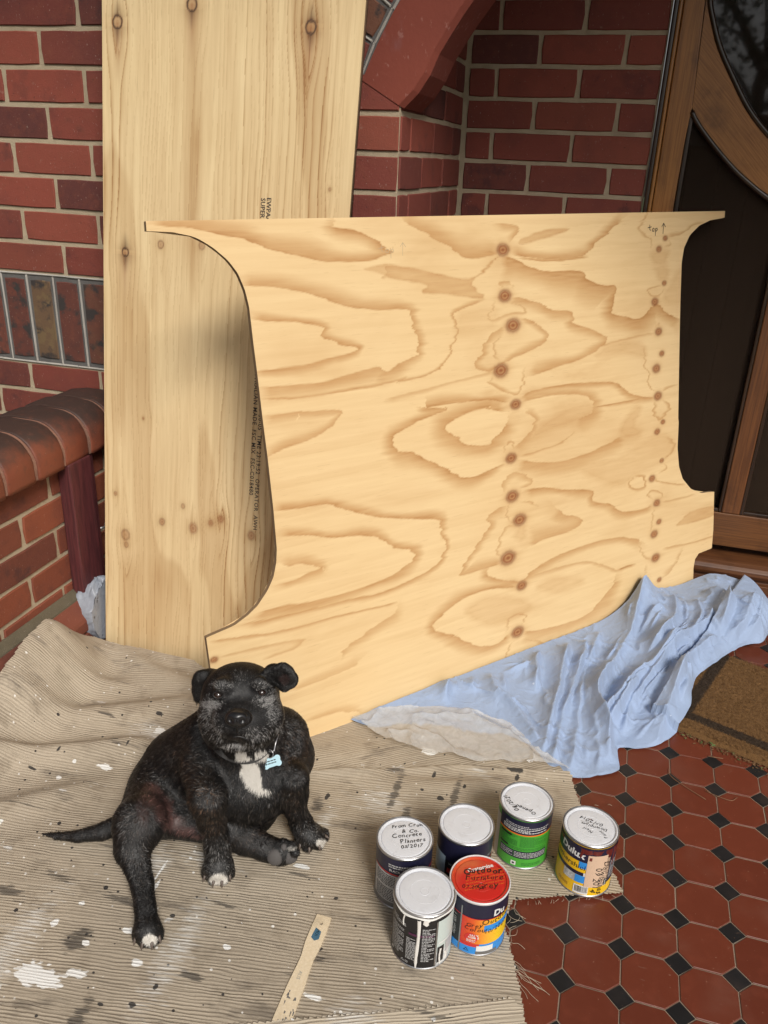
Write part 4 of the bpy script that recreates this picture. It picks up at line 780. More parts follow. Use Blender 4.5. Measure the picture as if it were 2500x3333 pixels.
for (u0, v0, mt, w) in ((1.166, 1.169, M_INK, .0017), (.272, 1.133, M_INKF, .0009)):
    V, F = stroke_geo(TOPS+ARR, w); add('pen_writing', mesh('pen_writing', bp(u0+V[:, 0]*1.15, v0+V[:, 1]*1.15, .0005), F), mt, panel)
# ------------------------------------------------------------------ paint-spattered drop cloth
def m_cloth(name, k):
    t = NT(name); uv = t.at('uvw', 'Vector'); sx = t.n('SeparateXYZ', {0: uv}); p = t.pos()
    wx = t.noise(t.vscale(uv, (4, 9, 1)), 1., 3); wy = t.ma('ADD', sx.outputs[1], t.ma('MULTIPLY', wx, .022))
    wy = t.ma('ADD', wy, t.ma('MULTIPLY', t.noise(t.vscale(uv, (20, 60, 1)), 1., 3), .006))
    ph = t.ma('FRACT', t.ma('MULTIPLY', wy, 1/.0062)); rib0 = t.ma('SINE', t.ma('MULTIPLY', ph, math.pi)); rl = t.noise(t.vscale(uv, (6, 80, 1)), 1., 4, .65)
    rib = t.ma('ADD', t.ma('MULTIPLY', rib0, t.step(.2, .6, rl)), t.ma('MULTIPLY', t.ma('SUBTRACT', 1., t.step(.2, .6, rl)), .5))
    amp = t.step(.28, .6, t.noise(t.vscale(uv, (5, 40, 1)), 1., 3)); yarn = t.noise(t.vscale(uv, (260, 900, 1)), 1., 3)
    big = t.noise(uv, 3.5, 4); med = t.noise(uv, 17, 4, .6)
    c = t.mix(t.step(.3, .7, big), (.415, .35, .265), (.335, .28, .21)); c = t.mix(t.ma('MULTIPLY', t.step(.5, .72, med), .5), c, (.15, .115, .078))
    c = t.mix(t.ma('MULTIPLY', t.step(.5, 1., rib), t.ma('MULTIPLY', rl, .65)), c, (.54, .46, .355)); c = t.mix(t.ma('MULTIPLY', t.step(.36, .05, rib), t.ma('MULTIPLY', rl, .6)), c, (.12, .09, .06)); dl = t.step(.6, .7, t.noise(t.vscale(t.n('CombineXYZ', {0: sx.outputs[0], 1: wy, 2: 0.}).outputs[0], (9, 330, 1)), 1., 3, .6)); c = t.mix(t.ma('MULTIPLY', dl, .55), c, (.085, .062, .042))
    c = t.mix(t.ma('MULTIPLY', t.step(.4, .75, yarn), .3), c, (.13, .1, .07))
    # scuffs of dried paint: thin dry-brushed areas catch on the ribs only
    dry = t.step(.58, .8, t.noise(t.vscale(uv, (3.2, 2.1, 1)), 1., 3)); c = t.mix(t.ma('MULTIPLY', dry, t.ma('MULTIPLY', t.step(.6, 1., rib), .45)), c, (.6, .58, .54))
    grime = t.step(.56, .7, t.noise(t.vscale(uv, (6, 19, 1)), 1., 5, .65)); c = t.mix(t.ma('MULTIPLY', t.ma('MULTIPLY', grime, k), t.ma('SUBTRACT', .75, t.ma('MULTIPLY', rib, .4))), c, (.06, .047, .038))
    gr2 = t.ma('MULTIPLY', t.step(.63, .7, t.noise(t.vscale(uv, (5, 55, 1)), 1., 5, .6)), t.step(.45, .6, t.noise(uv, 2.6, 2))); c = t.mix(t.ma('MULTIPLY', gr2, .8*k), c, (.035, .03, .027))
    gw2 = t.ma('MULTIPLY', t.step(.62, .68, t.noise(t.vscale(uv, (16, 30, 1)), 1., 5, .65)), t.step(.5, .62, t.noise(t.vscale(uv, (3.3, 2.2, 3)), 1., 2))); c = t.mix(t.ma('MULTIPLY', gw2, .75*k), c, (.6, .585, .56))
    c = t.mix(1-k if k < 1 else 0., c, (.5, .43, .33)) if k < 1 else c
    sp = t.n('TexVoronoi', {'Vector': uv, 'Scale': 34., 'Randomness': 1.}); sr = t.n('SeparateXYZ', {0: sp.outputs['Color']})
    rad = t.ma('MULTIPLY', t.step(.8, 1., sr.outputs[0]), .16); dd = t.ma('ADD', sp.outputs['Distance'], t.ma('MULTIPLY', t.ma('SUBTRACT', t.noise(uv, 160, 3), .5), .16))
    spot = t.ma('LESS_THAN', dd, rad); scol = t.mix(t.ma('GREATER_THAN', sr.outputs[1], .5), (.035, .03, .028), (.66, .65, .62)); c = t.mix(spot, c, scol)
    sp2 = t.n('TexVoronoi', {'Vector': uv, 'Scale': 105., 'Randomness': 1.}); s2 = t.n('SeparateXYZ', {0: sp2.outputs['Color']})
    c = t.mix(t.ma('LESS_THAN', sp2.outputs['Distance'], t.ma('MULTIPLY', t.step(.86, 1., s2.outputs[0]), .3)), c, t.mix(t.ma('GREATER_THAN', s2.outputs[1], .4), (.04, .034, .03), (.66, .63, .58)))
    # individual spills (mesh attributes)
    j = t.ma('MULTIPLY', t.ma('SUBTRACT', t.noise(t.vscale(uv, (60, 170, 1)), 1., 4, .6), .5), .9)
    wh = t.step(.42, .55, t.ma('ADD', t.at('white_spill'), j)); wh2 = t.ma('MULTIPLY', t.step(.42, .8, t.ma('ADD', t.ma('MULTIPLY', t.at('white_wash'), .58), t.ma('MULTIPLY', t.ma('SUBTRACT', t.noise(t.vscale(uv, (22, 200, 1)), 1., 5, .65), .5), 1.3))), t.ma('ADD', .35, t.ma('MULTIPLY', rib, .45))); bl = t.step(.42, .55, t.ma('ADD', t.at('black_spill'), j)); bw = t.ma('MULTIPLY', t.step(.62, .8, t.ma('ADD', t.ma('MULTIPLY', t.at('black_wash'), .9), t.ma('MULTIPLY', t.ma('SUBTRACT', t.noise(t.vscale(uv, (14, 240, 1)), 1., 5, .7), .5), 2.6))), .72)
    c = t.mix(wh2, c, (.62, .61, .58)); c = t.mix(bw, c, (.03, .026, .024)); c = t.mix(t.ma('MULTIPLY', bl, .93), c, (.024, .022, .022)); c = t.mix(wh, c, (.72, .71, .68))
    h = t.ma('ADD', t.ma('MULTIPLY', rib, t.ma('ADD', .45, amp)), t.ma('MULTIPLY', yarn, .25))
    return t.fin(c, .92, t.bump(h, .55, .002))
M_CLOTH = m_cloth('ribbed_drop_cloth', 1.); M_CLOTH2 = m_cloth('cleaner_drop_cloth', .25)
def rbf(P, C, H, s):
    """normalised gaussian blend of control heights"""
    W = np.exp(-((P[:, None, :]-C[None])**2).sum(-1)/(2*s*s))+1e-9; return (W*H).sum(1)/W.sum(1)
FOLDS = [  # ridges: points, height, half width
    ([(-1.62, -.42), (-1.50, -.40), (-1.36, -.33), (-1.2, -.25), (-1.02, -.24)], .022, .05),
    ([(-1.58, -.62), (-1.45, -.53), (-1.33, -.47), (-1.22, -.41), (-1.12, -.39)], .028, .042),
    ([(-1.5, -.78), (-1.38, -.67), (-1.27, -.58), (-1.2, -.52)], .012, .04),
    ([(-1.48, -.10), (-1.36, -.15), (-1.2, -.17), (-1.05, -.19)], .03, .05),
    ([(-1.55, -.28), (-1.42, -.23), (-1.3, -.22)], .018, .04),
    ([(-.86, -.30), (-.7, -.33), (-.5, -.30), (-.3, -.20)], .006, .03),
]
def cloth_h(x, y):
    P = np.c_[x, y]; z = .004+.0022*(1+fbm(x*5, y*5, seed=101))+.002*fbm(x*2.2+y, y*9, seed=103)
    # ride up on plinth and against the foot of the tall sheet
    z = z+.165*sstep(-1.42, -1.605, x)*sstep(-.055, -.225, y)*sstep(-.75, -.30, y)
    z = z+.035*sstep(-.17, -.075, y)*sstep(-.98, -1.3, x)
    for pts, h, w in FOLDS:
        d, sg, al = seg_dist(P, smooth_line(pts, 4)); L = np.hypot(*np.diff(np.array(pts), axis=0).T).sum()
        e = sstep(-.01, .12, al)*sstep(L+.01, L-.14, al); z = z+h*np.exp(-(d/w)**2*1.6*(1+.45*sg))*e
    return z
SPILL = {'white_spill': [(-1.06, -.98, .05, .02), (-1.0, -.955, .02, .01), (-.95, -.82, .016, .014), (-.965, -.855, .012, .006), (-1.02, -.90, .008, .006), (-.915, -.905, .012, .008), (-.80, -.60, .004, .012), (-.72, -.62, .02, .006), (-.56, -.20, .02, .012), (-1.15, -.37, .05, .008), (-1.2, -.345, .02, .012), (-1.25, -.50, .018, .008), (-1.33, -.56, .008, .006), (-.97, -.77, .004, .05), (-.98, -.73, .003, .04), (-1.36, -.745, .010, .045), (-.44, -.36, .006, .02), (-.6, -.87, .02, .006), (-.87, -1.03, .004, .02), (-1.13, -1.02, .03, .008), (-.78, -.83, .007, .005), (-.86, -.60, .015, .004), (-1.08, -.83, .007, .006), (-1.1, -.88, .006, .01)],
 'black_spill': [(-.36, -.20, .026, .016), (-.345, -.225, .008, .012), (-.53, -.28, .006, .012), (-.5, -.345, .012, .01), (-.545, -.335, .008, .006), (-1.23, -.30, .012, .009), (-.455, -.295, .006, .01), (-.63, -.67, .007, .006), (-.905, -.80, .006, .006), (-.62, -.78, .007, .006), (-.86, -.935, .006, .009), (-.88, -.975, .008, .006), (-1.4, -.56, .02, .004), (-1.37, -.50, .004, .012), (-1.28, -.43, .03, .003), (-1.235, -.43, .003, .02), (-1.12, -.635, .014, .012), (-1.17, -.67, .02, .014), (-1.05, -.63, .012, .02), (-.74, -.42, .008, .018), (-.93, -.99, .01, .005), (-1.0, -.33, .03, .004), (-.97, -.295, .012, .006), (-1.05, -.315, .01, .008), (-.28, -.26, .012, .008)],
 'white_wash': [(-.86, -.86, .05, .22), (-1.14, -.95, .06, .22), (-.9, -.66, .1, .05), (-1.22, -.36, .09, .06), (-.62, -.40, .12, .06), (-.72, -.5, .03, .1), (-.43, -.24, .05, .03), (-.52, -.9, .08, .08), (-1.0, -.7, .07, .06), (-1.42, -.72, .05, .08), (-.66, -1.0, .12, .05)],
 'black_wash': [(-.81, -.90, .03, .02), (-.62, -.80, .03, .02), (-1.2, -.93, .04, .012), (-.98, -.40, .05, .012), (-.75, -.45, .02, .03), (-1.35, -.35, .05, .008), (-1.26, -.44, .045, .010), (-1.1, -.47, .03, .01), (-.45, -.42, .02, .06), (-.56, -.42, .015, .05), (-1.16, -.79, .06, .022), (-1.02, -.80, .05, .02), (-1.23, -.85, .05, .03), (-.83, -.75, .06, .012), (-1.04, -.9, .03, .035), (-1.08, -.67, .05, .05), (-.72, -.64, .05, .01), (-.6, -.36, .012, .09), (-.47, -.33, .012, .09), (-1.0, -.30, .09, .022), (-1.13, -.36, .06, .02), (-.48, -.62, .03, .02), (-.63, -.30, .05, .02), (-.95, -1.03, .02, .06), (-.4, -.84, .05, .01)]}
def spill_attr(me, x, y):
    for k, L in SPILL.items():
        a = np.zeros_like(x)
        for cx, cy, rx, ry in L:
            sc_ = (.62 if k[0] == 'b' else .8) if 'spill' in k else 1; ry_ = ry*.6 if k == 'black_wash' and rx > ry else ry; d = np.hypot((x-cx)/rx, (y-cy)/ry_)/sc_*(1+.55*fbm(x*70, y*110, seed=121)); a = np.maximum(a, np.clip(1.15-.6*d, 0, 1) if 'spill' in k else np.exp(-d*d)*1.1)
        attr(me, k, a)
def sheet(name, xs, ys, poly, zfun, mat, parent, jag=.0018, seed=1, nocol=False, uvf=None, **k):
    X_, Y_ = np.meshgrid(xs, ys, indexing='ij'); x, y = X_.ravel(), Y_.ravel()
    j = jag*vnoise(x*140, y*140, seed=seed)
    mk = in_poly(np.c_[x+j, y+j*.7], poly).reshape(X_.shape); q = grid_quads(*X_.shape, mask=mk)
    used = np.unique(q); mp = np.zeros(x.size, int); mp[used] = np.arange(used.size); x, y = x[used], y[used]
    me = np_mesh(name, np.c_[x, y, zfun(x, y)], mp[q][:, ::-1] if False else mp[q]); attr(me, 'uvw', np.c_[x, y, 0*x] if uvf is None else uvf(x, y), 'FLOAT_VECTOR')
    if not nocol: spill_attr(me, x, y)
    return add(name, me, mat, parent, smooth=True, **k)
cl = empty('drop_cloth', (-.9, -.6, 0), 'ribbed beige drop cloth stained with paint spread over the tiles under the dog', 'drop cloth')
main_poly = [(-1.603, -.216), (-1.575, -.150), (-1.552, -.100), (-1.5, -.09), (-1.40, -.083), (-1.25, -.083), (-1.08, -.14), (-.98, -.27), (-.88, -.345), (-.787, -.35), (-.63, -.29), (-.479, -.222), (-.36, -.195), (-.23, -.163), (-.222, -.18), (-.202, -.248), (-.16, -.34), (-.115, -.442), (-.096, -.481), (-.2, -.522), (-.303, -.567), (-.312, -.62), (-.279, -.705), (-.257, -.771), (-.25, -.8), (-.40, -.84), (-.584, -.92), (-.7, -.97), (-.8, -1.3), (-1.9, -1.5), (-1.62, -.9), (-1.57, -.6), (-1.578, -.435), (-1.592, -.32)]
def uv_main(x, y): return np.c_[x*.96+y*.28, y*.96-x*.17, 0*x]
fold_edge = [(-.98, -.27), (-.88, -.345), (-.787, -.35), (-.63, -.29), (-.479, -.222), (-.36, -.195), (-.23, -.163)]
def z_main(x, y):
    z = cloth_h(x, y)+.003; d, sg, al = seg_dist(np.c_[x, y], fold_edge); z = z+.011*np.exp(-(d/.02)**2)*sstep(-1.0, -.85, x)-.009*np.exp(-(d/.004)**2)*sstep(-1., -.85, x)
    return z
sheet('cloth_layer', np.arange(-1.64, -.06, .0032), np.arange(-1.22, -.07, .0032), main_poly, z_main, M_CLOTH, cl, uvf=uv_main, seed=5)
sheet('under_layer', np.arange(-1.1, -.2, .005), np.arange(-.46, .06, .005), [(-1.1, -.2), (-.9, -.16), (-.6, .02), (-.40, .03), (-.30, -.05), (-.222, -.155), (-.3, -.24), (-.5, -.32), (-.7, -.4), (-1.05, -.44)], lambda x, y: .0035+.002*(1+fbm(x*6, y*6, seed=7))+.006*np.exp(-((y-.35*x+.0)/.05)**2), M_CLOTH, cl, uvf=lambda x, y: np.c_[x+y*.2, y*.8-x*.55, 0*x], seed=6)
sheet('front_layer', np.arange(-1.1, -.2, .004), np.arange(-1.25, -.70, .004), [(-1.1, -1.25), (-.9, -1.06), (-.72, -.96), (-.584, -.902), (-.359, -.806), (-.28, -.768), (-.256, -.778), (-.24, -.84), (-.22, -.95), (-.2, -1.25)], lambda x, y: .0135+.002*fbm(x*6, y*6, seed=8), M_CLOTH2, cl, uvf=lambda x, y: np.c_[x+.3+y*.2, y*.97-x*.42+.3, 0*x], seed=9)
# loose threads at the torn edge
th = MB(); rt = np.random.RandomState(11)
def thread(p0, d0, n, step, r=.0004, curl=.6):
    n = max(2, int(n*.7)); curl *= 1.3; r *= .8
    p = np.array(p0, float); a = d0; L = [(p[0], p[1], .006)]
    for i in range(n):
        a += rt.uniform(-curl, curl); p = p+step*np.array([math.cos(a), math.sin(a)]); L.append((p[0], p[1], max(.0012, .006-.001*i)+rt.uniform(0, .002)))
    th.tube([tuple(q) for q in smooth_line(L, 2)], r, 5)
M_THREAD = plain('pale_thread', (.5, .42, .31), .9)
for i in range(9): thread((-.303+rt.uniform(-.008, .006), -.58-rt.uniform(0, .09)), rt.uniform(-.8, .6), rt.randint(3, 8), .008)
for i in range(7): thread((-.28+rt.uniform(-.01, .004), -.70+rt.uniform(-.02, .02)), -.35, rt.randint(8, 14), .0085, curl=.28)
for i in range(9): thread((-.295+rt.uniform(-.02, .02), -.58-rt.uniform(0, .22)), rt.uniform(-2, 1.2), rt.randint(3, 7), .007, .0004)
for i in range(8): thread((-.25+rt.uniform(-.015, .03), -.78-rt.uniform(0, .2)), rt.uniform(-1.8, .2), rt.randint(4, 9), .009, .0005)
for i in range(16): 
    s = rt.uniform(); thread((-.303+s*.2, -.567+s*.085), rt.uniform(-2.2, -.8), rt.randint(2, 4), .005, .0004)
for i in range(10): thread((-.2+rt.uniform(-.02, .08), -.2-rt.uniform(0, .2)), rt.uniform(-.7, .7), rt.randint(2, 4), .005, .0004)
add('loose_threads', th.mesh('loose_threads'), M_THREAD, cl, smooth=True, kind='stuff')

# ------------------------------------------------------------------ blue bed sheet: a small cloth relaxation gives the folds
def m_sheet():
    t = NT('blue_cotton'); p = t.pos(); c = t.mix(t.noise(p, 5, 3), (.265, .345, .51), (.305, .39, .555)); c = t.mix(t.ma('MULTIPLY', t.step(.72, .76, t.noise(p, 34, 3)), .7), c, (.6, .68, .8))
    wr = t.noise(p, 26, 4, .6, 1.2); wr2 = t.noise(t.vscale(p, (1, 1, 1)), 95, 3, .6, .8)
    return t.fin(c, .8, t.bump(t.ma('ADD', t.ma('MULTIPLY', t.ma('ABSOLUTE', t.ma('SUBTRACT', wr, .5)), -2.), t.ma('MULTIPLY', wr2, .15)), .3, .006), Sheen_Weight=.15)
M_SHEET = m_sheet()
RIDGES = [
(0.05,0.02,[(-0.058,0.791),(-0.095,0.594),(-0.111,0.454),(-0.157,0.278),(-0.187,0.176),(-0.187,0.102),(-0.162,0.026),(-0.145,-0.056),(-0.129,-0.102)]),
(0.034,0.013,[(-0.279,0.374),(-0.289,0.252),(-0.287,0.156),(-0.294,0.032),(-0.298,-0.07),(-0.297,-0.135)]),
(0.026,0.015,[(-0.23,0.42),(-0.238,0.283),(-0.254,0.145),(-0.268,0.01),(-0.274,-0.109),(-0.27,-0.175)]),
(0.022,0.014,[(-0.195,0.475),(-0.223,0.251),(-0.23,0.154),(-0.225,0.005),(-0.227,-0.129),(-0.228,-0.19)]),
(0.028,0.012,[(-0.361,0.301),(-0.357,0.207),(-0.345,0.105)]),
(0.045,0.018,[(0.005,0.707),(0.016,0.583),(-0.019,0.453),(-0.069,0.354)]),
(0.045,0.017,[(0.072,0.701),(0.088,0.597),(0.07,0.517),(-0.002,0.381),(-0.081,0.264),(-0.146,0.102),(-0.173,0.029)]),
(0.045,0.017,[(0.129,0.661),(0.108,0.563),(0.036,0.465),(-0.047,0.317),(-0.103,0.188),(-0.138,0.076),(-0.159,0.017)]),
(0.042,0.017,[(0.141,0.52),(0.096,0.449),(0.053,0.368),(0.024,0.284),(0.002,0.183),(-0.018,0.09),(-0.037,-0.015)]),
(0.03,0.014,[(0.091,0.474),(0.009,0.404),(-0.032,0.313),(-0.071,0.214),(-0.101,0.125),(-0.117,0.015)]),
(0.035,0.02,[(0.272,0.657),(0.218,0.537),(0.143,0.429),(0.086,0.345)]),
(0.05,0.025,[(0.102,0.76),(0.169,0.686),(0.142,0.511)]),
(0.045,0.025,[(0.255,0.752),(0.22,0.615),(0.169,0.496)]),
(0.026,0.012,[(-0.476,0.152),(-0.449,0.068),(-0.391,0.023),(-0.331,-0.059),(-0.302,-0.106)]),
(0.034,0.012,[(-0.565,0.091),(-0.576,0.023),(-0.555,-0.013)]),
(0.02,0.01,[(-0.603,0.025),(-0.605,-0.02)]),
(0.026,0.012,[(-0.517,0.119),(-0.504,0.049)]),
(0.03,0.014,[(0.035,0.352),(0.054,0.274),(0.021,0.161)]),
(0.02,0.012,[(-0.089,0.006),(-0.042,0.082),(0.024,0.147)]),
(0.016,0.01,[(-0.169,-0.149),(-0.167,-0.078),(-0.188,-0.009)]),
(0.022,0.011,[(-0.438,0.165),(-0.39,0.207),(-0.355,0.245)]),
(0.02,0.012,[(-0.088,0.445),(-0.047,0.548),(0.003,0.581)]),
]
def resamp(L, n, c=6):
    L = np.array(smooth_line(L, c)); s = np.r_[0, np.cumsum(np.linalg.norm(np.diff(L, axis=0), axis=1))]; q = np.linspace(0, s[-1], n); return np.stack([np.interp(q, s, L[:, k]) for k in range(L.shape[1])], -1)
# back edge follows the panel foot, front edge the visible hem; folds run between them
BACK = [(-.775, -.155, .012), (-.66, -.022, .022), (-.52, .142, .025), (-.36, .331, .028), (-.22, .495, .03), (-.13, .600, .06), (-.078, .672, .115), (-.03, .725, .075), (.04, .805, .06), (.09, .85, .07), (.15, .87, .09), (.25, .84, .085), (.31, .72, .06)]
FRONT = [(-.71, -.15), (-.62, -.11), (-.55, -.10), (-.46, -.10), (-.385, -.105), (-.345, -.14), (-.26, -.16), (-.22, -.171), (-.15, -.14), (-.118, -.108), (-.121, -.034), (-.075, -.016), (-.029, .014), (.019, .084), (.053, .179), (.06, .25), (.08, .337), (.143, .434), (.219, .541), (.274, .581), (.305, .655)]
nb, na = 420, 250
Bk, Fr = resamp(BACK, nb), resamp(FRONT, nb)
hw = .0045*vnoise(np.linspace(0, 26, nb), 0.3, seed=611)+.002*vnoise(np.linspace(0, 90, nb), .7, seed=612); fd_ = Fr-Bk[:, :2]; fd_ /= np.linalg.norm(fd_, axis=1)[:, None]; Fr = Fr+fd_*hw[:, None]
aa = np.linspace(0, 1, na)[:, None]; A3 = aa[..., None]; XY_ = Bk[None, :, :2]*(1-A3)+Fr[None]*A3; X_, Y_ = XY_[..., 0], XY_[..., 1]; xr, yr = X_.ravel(), Y_.ravel()
wx, wy = xr+.006*fbm(xr*22, yr*22, seed=621), yr+.006*fbm(xr*22+9, yr*22, seed=622)
env = (sstep(1.0, .86, aa)*.72+.28*sstep(1.0, .985, aa))*(.55+.45*sstep(0, .1, aa))
zb = Bk[None, :, 2]*(1-aa)**1.6+.004; hump = .038*np.sin(np.pi*aa)*sstep(-.2, .08, X_); z = zb+hump
RZ = np.zeros(X_.size); rr_ = np.random.RandomState(31); MINOR = []
for h, w, pts in RIDGES:
    L = np.array(smooth_line(pts, 4)); T_ = np.gradient(L, axis=0); T_ /= np.linalg.norm(T_, axis=1)[:, None]+1e-9; Nn_ = np.c_[-T_[:, 1], T_[:, 0]]
    for k in range(3):
        if len(L) < 9: continue
        a_ = rr_.randint(0, max(1, len(L)//2)); b_ = min(len(L), a_+rr_.randint(6, max(7, len(L)*2//3))); off = rr_.choice([-1, 1])*rr_.uniform(.014, .038); tw = np.linspace(0, rr_.uniform(-.02, .02), b_-a_)
        MINOR.append((h*rr_.uniform(.22, .5), w*rr_.uniform(.4, .7), [tuple(q) for q in (L[a_:b_]+Nn_[a_:b_]*(off+tw)[:, None])[::2]]))
for h, w, pts in RIDGES+[q for q in MINOR if len(q[2]) > 2]:
    L = smooth_line(pts, 4); d, sg, al = seg_dist(np.c_[wx, wy], L); tot = np.hypot(*np.diff(np.array(L), axis=0).T).sum(); e = sstep(-.005, .05, al)*sstep(tot+.005, tot-.05, al)
    ww = np.where(sg > 0, w*.75, w*1.45); f = np.exp(-(np.sqrt(d*d+.0022**2)-.0022)/ww); f = np.maximum(f-.05, 0)/.95; RZ = np.maximum(RZ, h*f*e*(.8+.4*vnoise(al*14, h*99, seed=631)))+.18*np.minimum(RZ, h*f*e)
z = z+(RZ.reshape(X_.shape))*env*1.25
cr = (1-np.abs(fbm(wx*13+yr*7, wy*9, seed=641, o=3))*3.2); cr2 = (1-np.abs(fbm(wx*34, wy*30, seed=642, o=2))*3.)
z = z+env*(.007*np.clip(cr, 0, 1)**4+.0014*np.clip(cr2, 0, 1)**4).reshape(X_.shape)+.0006*vnoise(xr*60, yr*60, seed=643).reshape(X_.shape)
# gravity pulls crests over: lean every fold a little towards the hem
gx_, gy_ = np.gradient(z, axis=0), np.gradient(z, axis=1); P0 = np.stack([X_, Y_, z], -1)
P0[..., :2] += (fd_[None]*(.22*(z-zb))[..., None])*(1-A3**3)
q = (P0[..., :2]-BA[:2])@BPp[:2]; lim = P0[..., 2]*math.tan(TILT)-.003; al = (P0[..., :2]-BA[:2])@BD[:2]; over = np.where((al < 1.465) & (al > 0), np.maximum(q-lim, 0), 0); P0[..., 0] -= over*BPp[0]; P0[..., 1] -= over*BPp[1]; P0[..., 1] = np.minimum(P0[..., 1], .945)
onmat = (((P0[..., :2]-np.array([-.035, .118]))@np.array([.934, -.357]) > -.01) & ((P0[..., :2]-np.array([-.035, .118]))@np.array([.357, .934]) > -.01)); P0[..., 2] += .024*onmat
Ps = P0; n_, m_n = na, nb
me = np_mesh('bed_sheet', Ps.reshape(-1, 3), grid_quads(n_, m_n)[:, ::-1])
bs = add('bed_sheet', me, M_SHEET, smooth=True, label='crumpled pale blue bed sheet bunched along the foot of the cut panel', cat='bed sheet')

# ------------------------------------------------------------------ plastic
def m_film(name, col, a):
    t = NT(name); p = t.pos(); tr = t.n('BsdfTransparent', {0: (*[min(1, c*1.1) for c in col], 1)}); w = t.noise(p, 30, 4, .6, 2.0)
    v = t.n('TexVoronoi', {'Vector': p, 'Scale': 22.}, feature='DISTANCE_TO_EDGE').outputs[0]
    t.fin(col, .14, t.bump(t.ma('ADD', w, t.ma('MULTIPLY', v, .6)), .4, .005)); mx = t.n('MixShader', {0: t.ma('ADD', a, t.ma('MULTIPLY', w, .25)), 1: tr.outputs[0], 2: t.b.outputs[0]}); t.t.links.new(mx.outputs[0], t.out.inputs[0]); return t.m
M_FILM = m_film('milky_plastic_film', (.8, .79, .77), .26); M_BAG = m_film('grey_plastic_bag', (.46, .50, .57), .45)
def z_film(x, y):
    P = np.c_[x, y]; d = np.hypot((x+.56)/.26, (y+.11)/.12); c1 = 1-np.abs(fbm(x*11+y*5, y*15, seed=201, o=3))*3; c2 = 1-np.abs(fbm(x*30, y*34, seed=202, o=2))*3; z = .016+.022*np.exp(-d*d*1.2)+.009*np.clip(c1, 0, 1)**2+.0006*np.clip(c2, 0, 1)**3
    d2, s2, al = seg_dist(P, [(-.5, -.06), (-.4, -.10), (-.33, -.16), (-.25, -.18)]); return z+.012*np.exp(-(d2/.018)**2)
film = sheet('plastic_film', np.arange(-.80, -.2, .002), np.arange(-.27, .03, .002), [(-.775, -.155), (-.72, -.115), (-.66, -.09), (-.60, -.06), (-.53, -.035), (-.46, -.04), (-.40, -.05), (-.35, -.08), (-.325, -.115), (-.27, -.145), (-.225, -.165), (-.33, -.185), (-.385, -.19), (-.44, -.215), (-.52, -.215), (-.6, -.222), (-.67, -.205), (-.72, -.185)], z_film, M_FILM, None, nocol=True, jag=.0015, label='crumpled milky plastic film lying between drop cloth and blue sheet', cat='plastic film')
film['kind'] = 'thing'
# grey bag pushed behind the tall sheet
nu, nv = 90, 60; aU, aV = np.meshgrid(np.linspace(0, 1, nu), np.linspace(0, 1, nv), indexing='ij')
ang = aU*math.pi*2; prof_r = np.sin(np.pi*np.clip(aV*.93+.07, 0, 1))**.55
bx = -1.578+.085*prof_r*np.cos(ang)*(1+.25*fbm(np.cos(ang)*1.5, aV*3, np.sin(ang)*1.5, seed=301)); by = -.02+.075*prof_r*np.sin(ang)*(1+.2*fbm(np.cos(ang)*1.5, aV*3, np.sin(ang)*1.5, seed=302))
rg_ = np.clip(1-np.abs(fbm(np.cos(ang)*2.2+3, aV*4, np.sin(ang)*2.2, seed=304))*3.2, 0, 1)**2; bx = bx+.005*rg_*np.cos(ang); by = by+.005*rg_*np.sin(ang); bz = .02+.175*aV+.006*rg_*aV+.02*fbm(np.cos(ang)*2, aV*4, np.sin(ang)*2, seed=303)
bx = np.minimum(bx, -1.556)
me = np_mesh('plastic_bag', np.stack([bx, by, bz], -1).reshape(-1, 3), grid_quads(nu, nv)); add('plastic_bag', me, M_BAG, smooth=True, label='crumpled grey plastic bag tucked beside the tall plywood sheet', cat='plastic bag')

# ------------------------------------------------------------------ coir door mat and litter
def m_coir():
    t = NT('coir'); lp = t.at('uvw', 'Vector'); p = t.pos(); n = t.noise(p, 700, 3, .7); m_ = t.noise(p, 60, 3); sx = t.n('SeparateXYZ', {0: lp})
    c = t.mix(t.step(.3, .7, n), (.06, .027, .008), (.29, .15, .05)); c = t.mix(t.ma('MULTIPLY', m_, .4), c, (.14, .07, .02))
    yy = t.ma('ADD', sx.outputs[1], t.ma('MULTIPLY', m_, .008)); band = t.ma('MULTIPLY', t.step(.040, .046, yy), t.step(.078, .072, yy)); xx = t.ma('ADD', sx.outputs[0], t.ma('MULTIPLY', m_, .008)); bx_ = t.ma('MULTIPLY', t.step(.040, .046, xx), t.step(.078, .072, xx))  # dark stripe running just inside two edges of the mat
    c = t.mix(t.ma('MULTIPLY', t.ma('MAXIMUM', t.ma('MULTIPLY', band, t.step(.038, .044, xx)), t.ma('MULTIPLY', bx_, t.step(.038, .044, yy))), .85), c, (.016, .011, .008))
    return t.fin(c, .95, t.bump(n, .8, .004))
M_COIR = m_coir()
MO = np.array([-.035, .118]); MX = np.array([.934, -.357]); MY = np.array([.357, .934])
gx, gy = np.meshgrid(np.linspace(0, .62, 190), np.linspace(0, .42, 130), indexing='ij'); px, py = gx.ravel(), gy.ravel()
w = MO[None]+np.outer(px, MX)+np.outer(py, MY); ed_ = np.minimum.reduce([px, .62-px, py, .42-py]); zz = .018*np.clip(ed_/.004, 0, 1)**.5+.0022*vnoise(px*420, py*420, seed=401)
mat_ = empty('door_mat', (float(w[:, 0].mean()), float(w[:, 1].mean()), 0), 'brown coir doormat with a dark border stripe before the timber door', 'doormat')
me = np_mesh('mat_pile', np.c_[w, .002+zz], grid_quads(*gx.shape)); attr(me, 'uvw', np.c_[px, py, 0*px], 'FLOAT_VECTOR'); add('mat_pile', me, M_COIR, mat_)
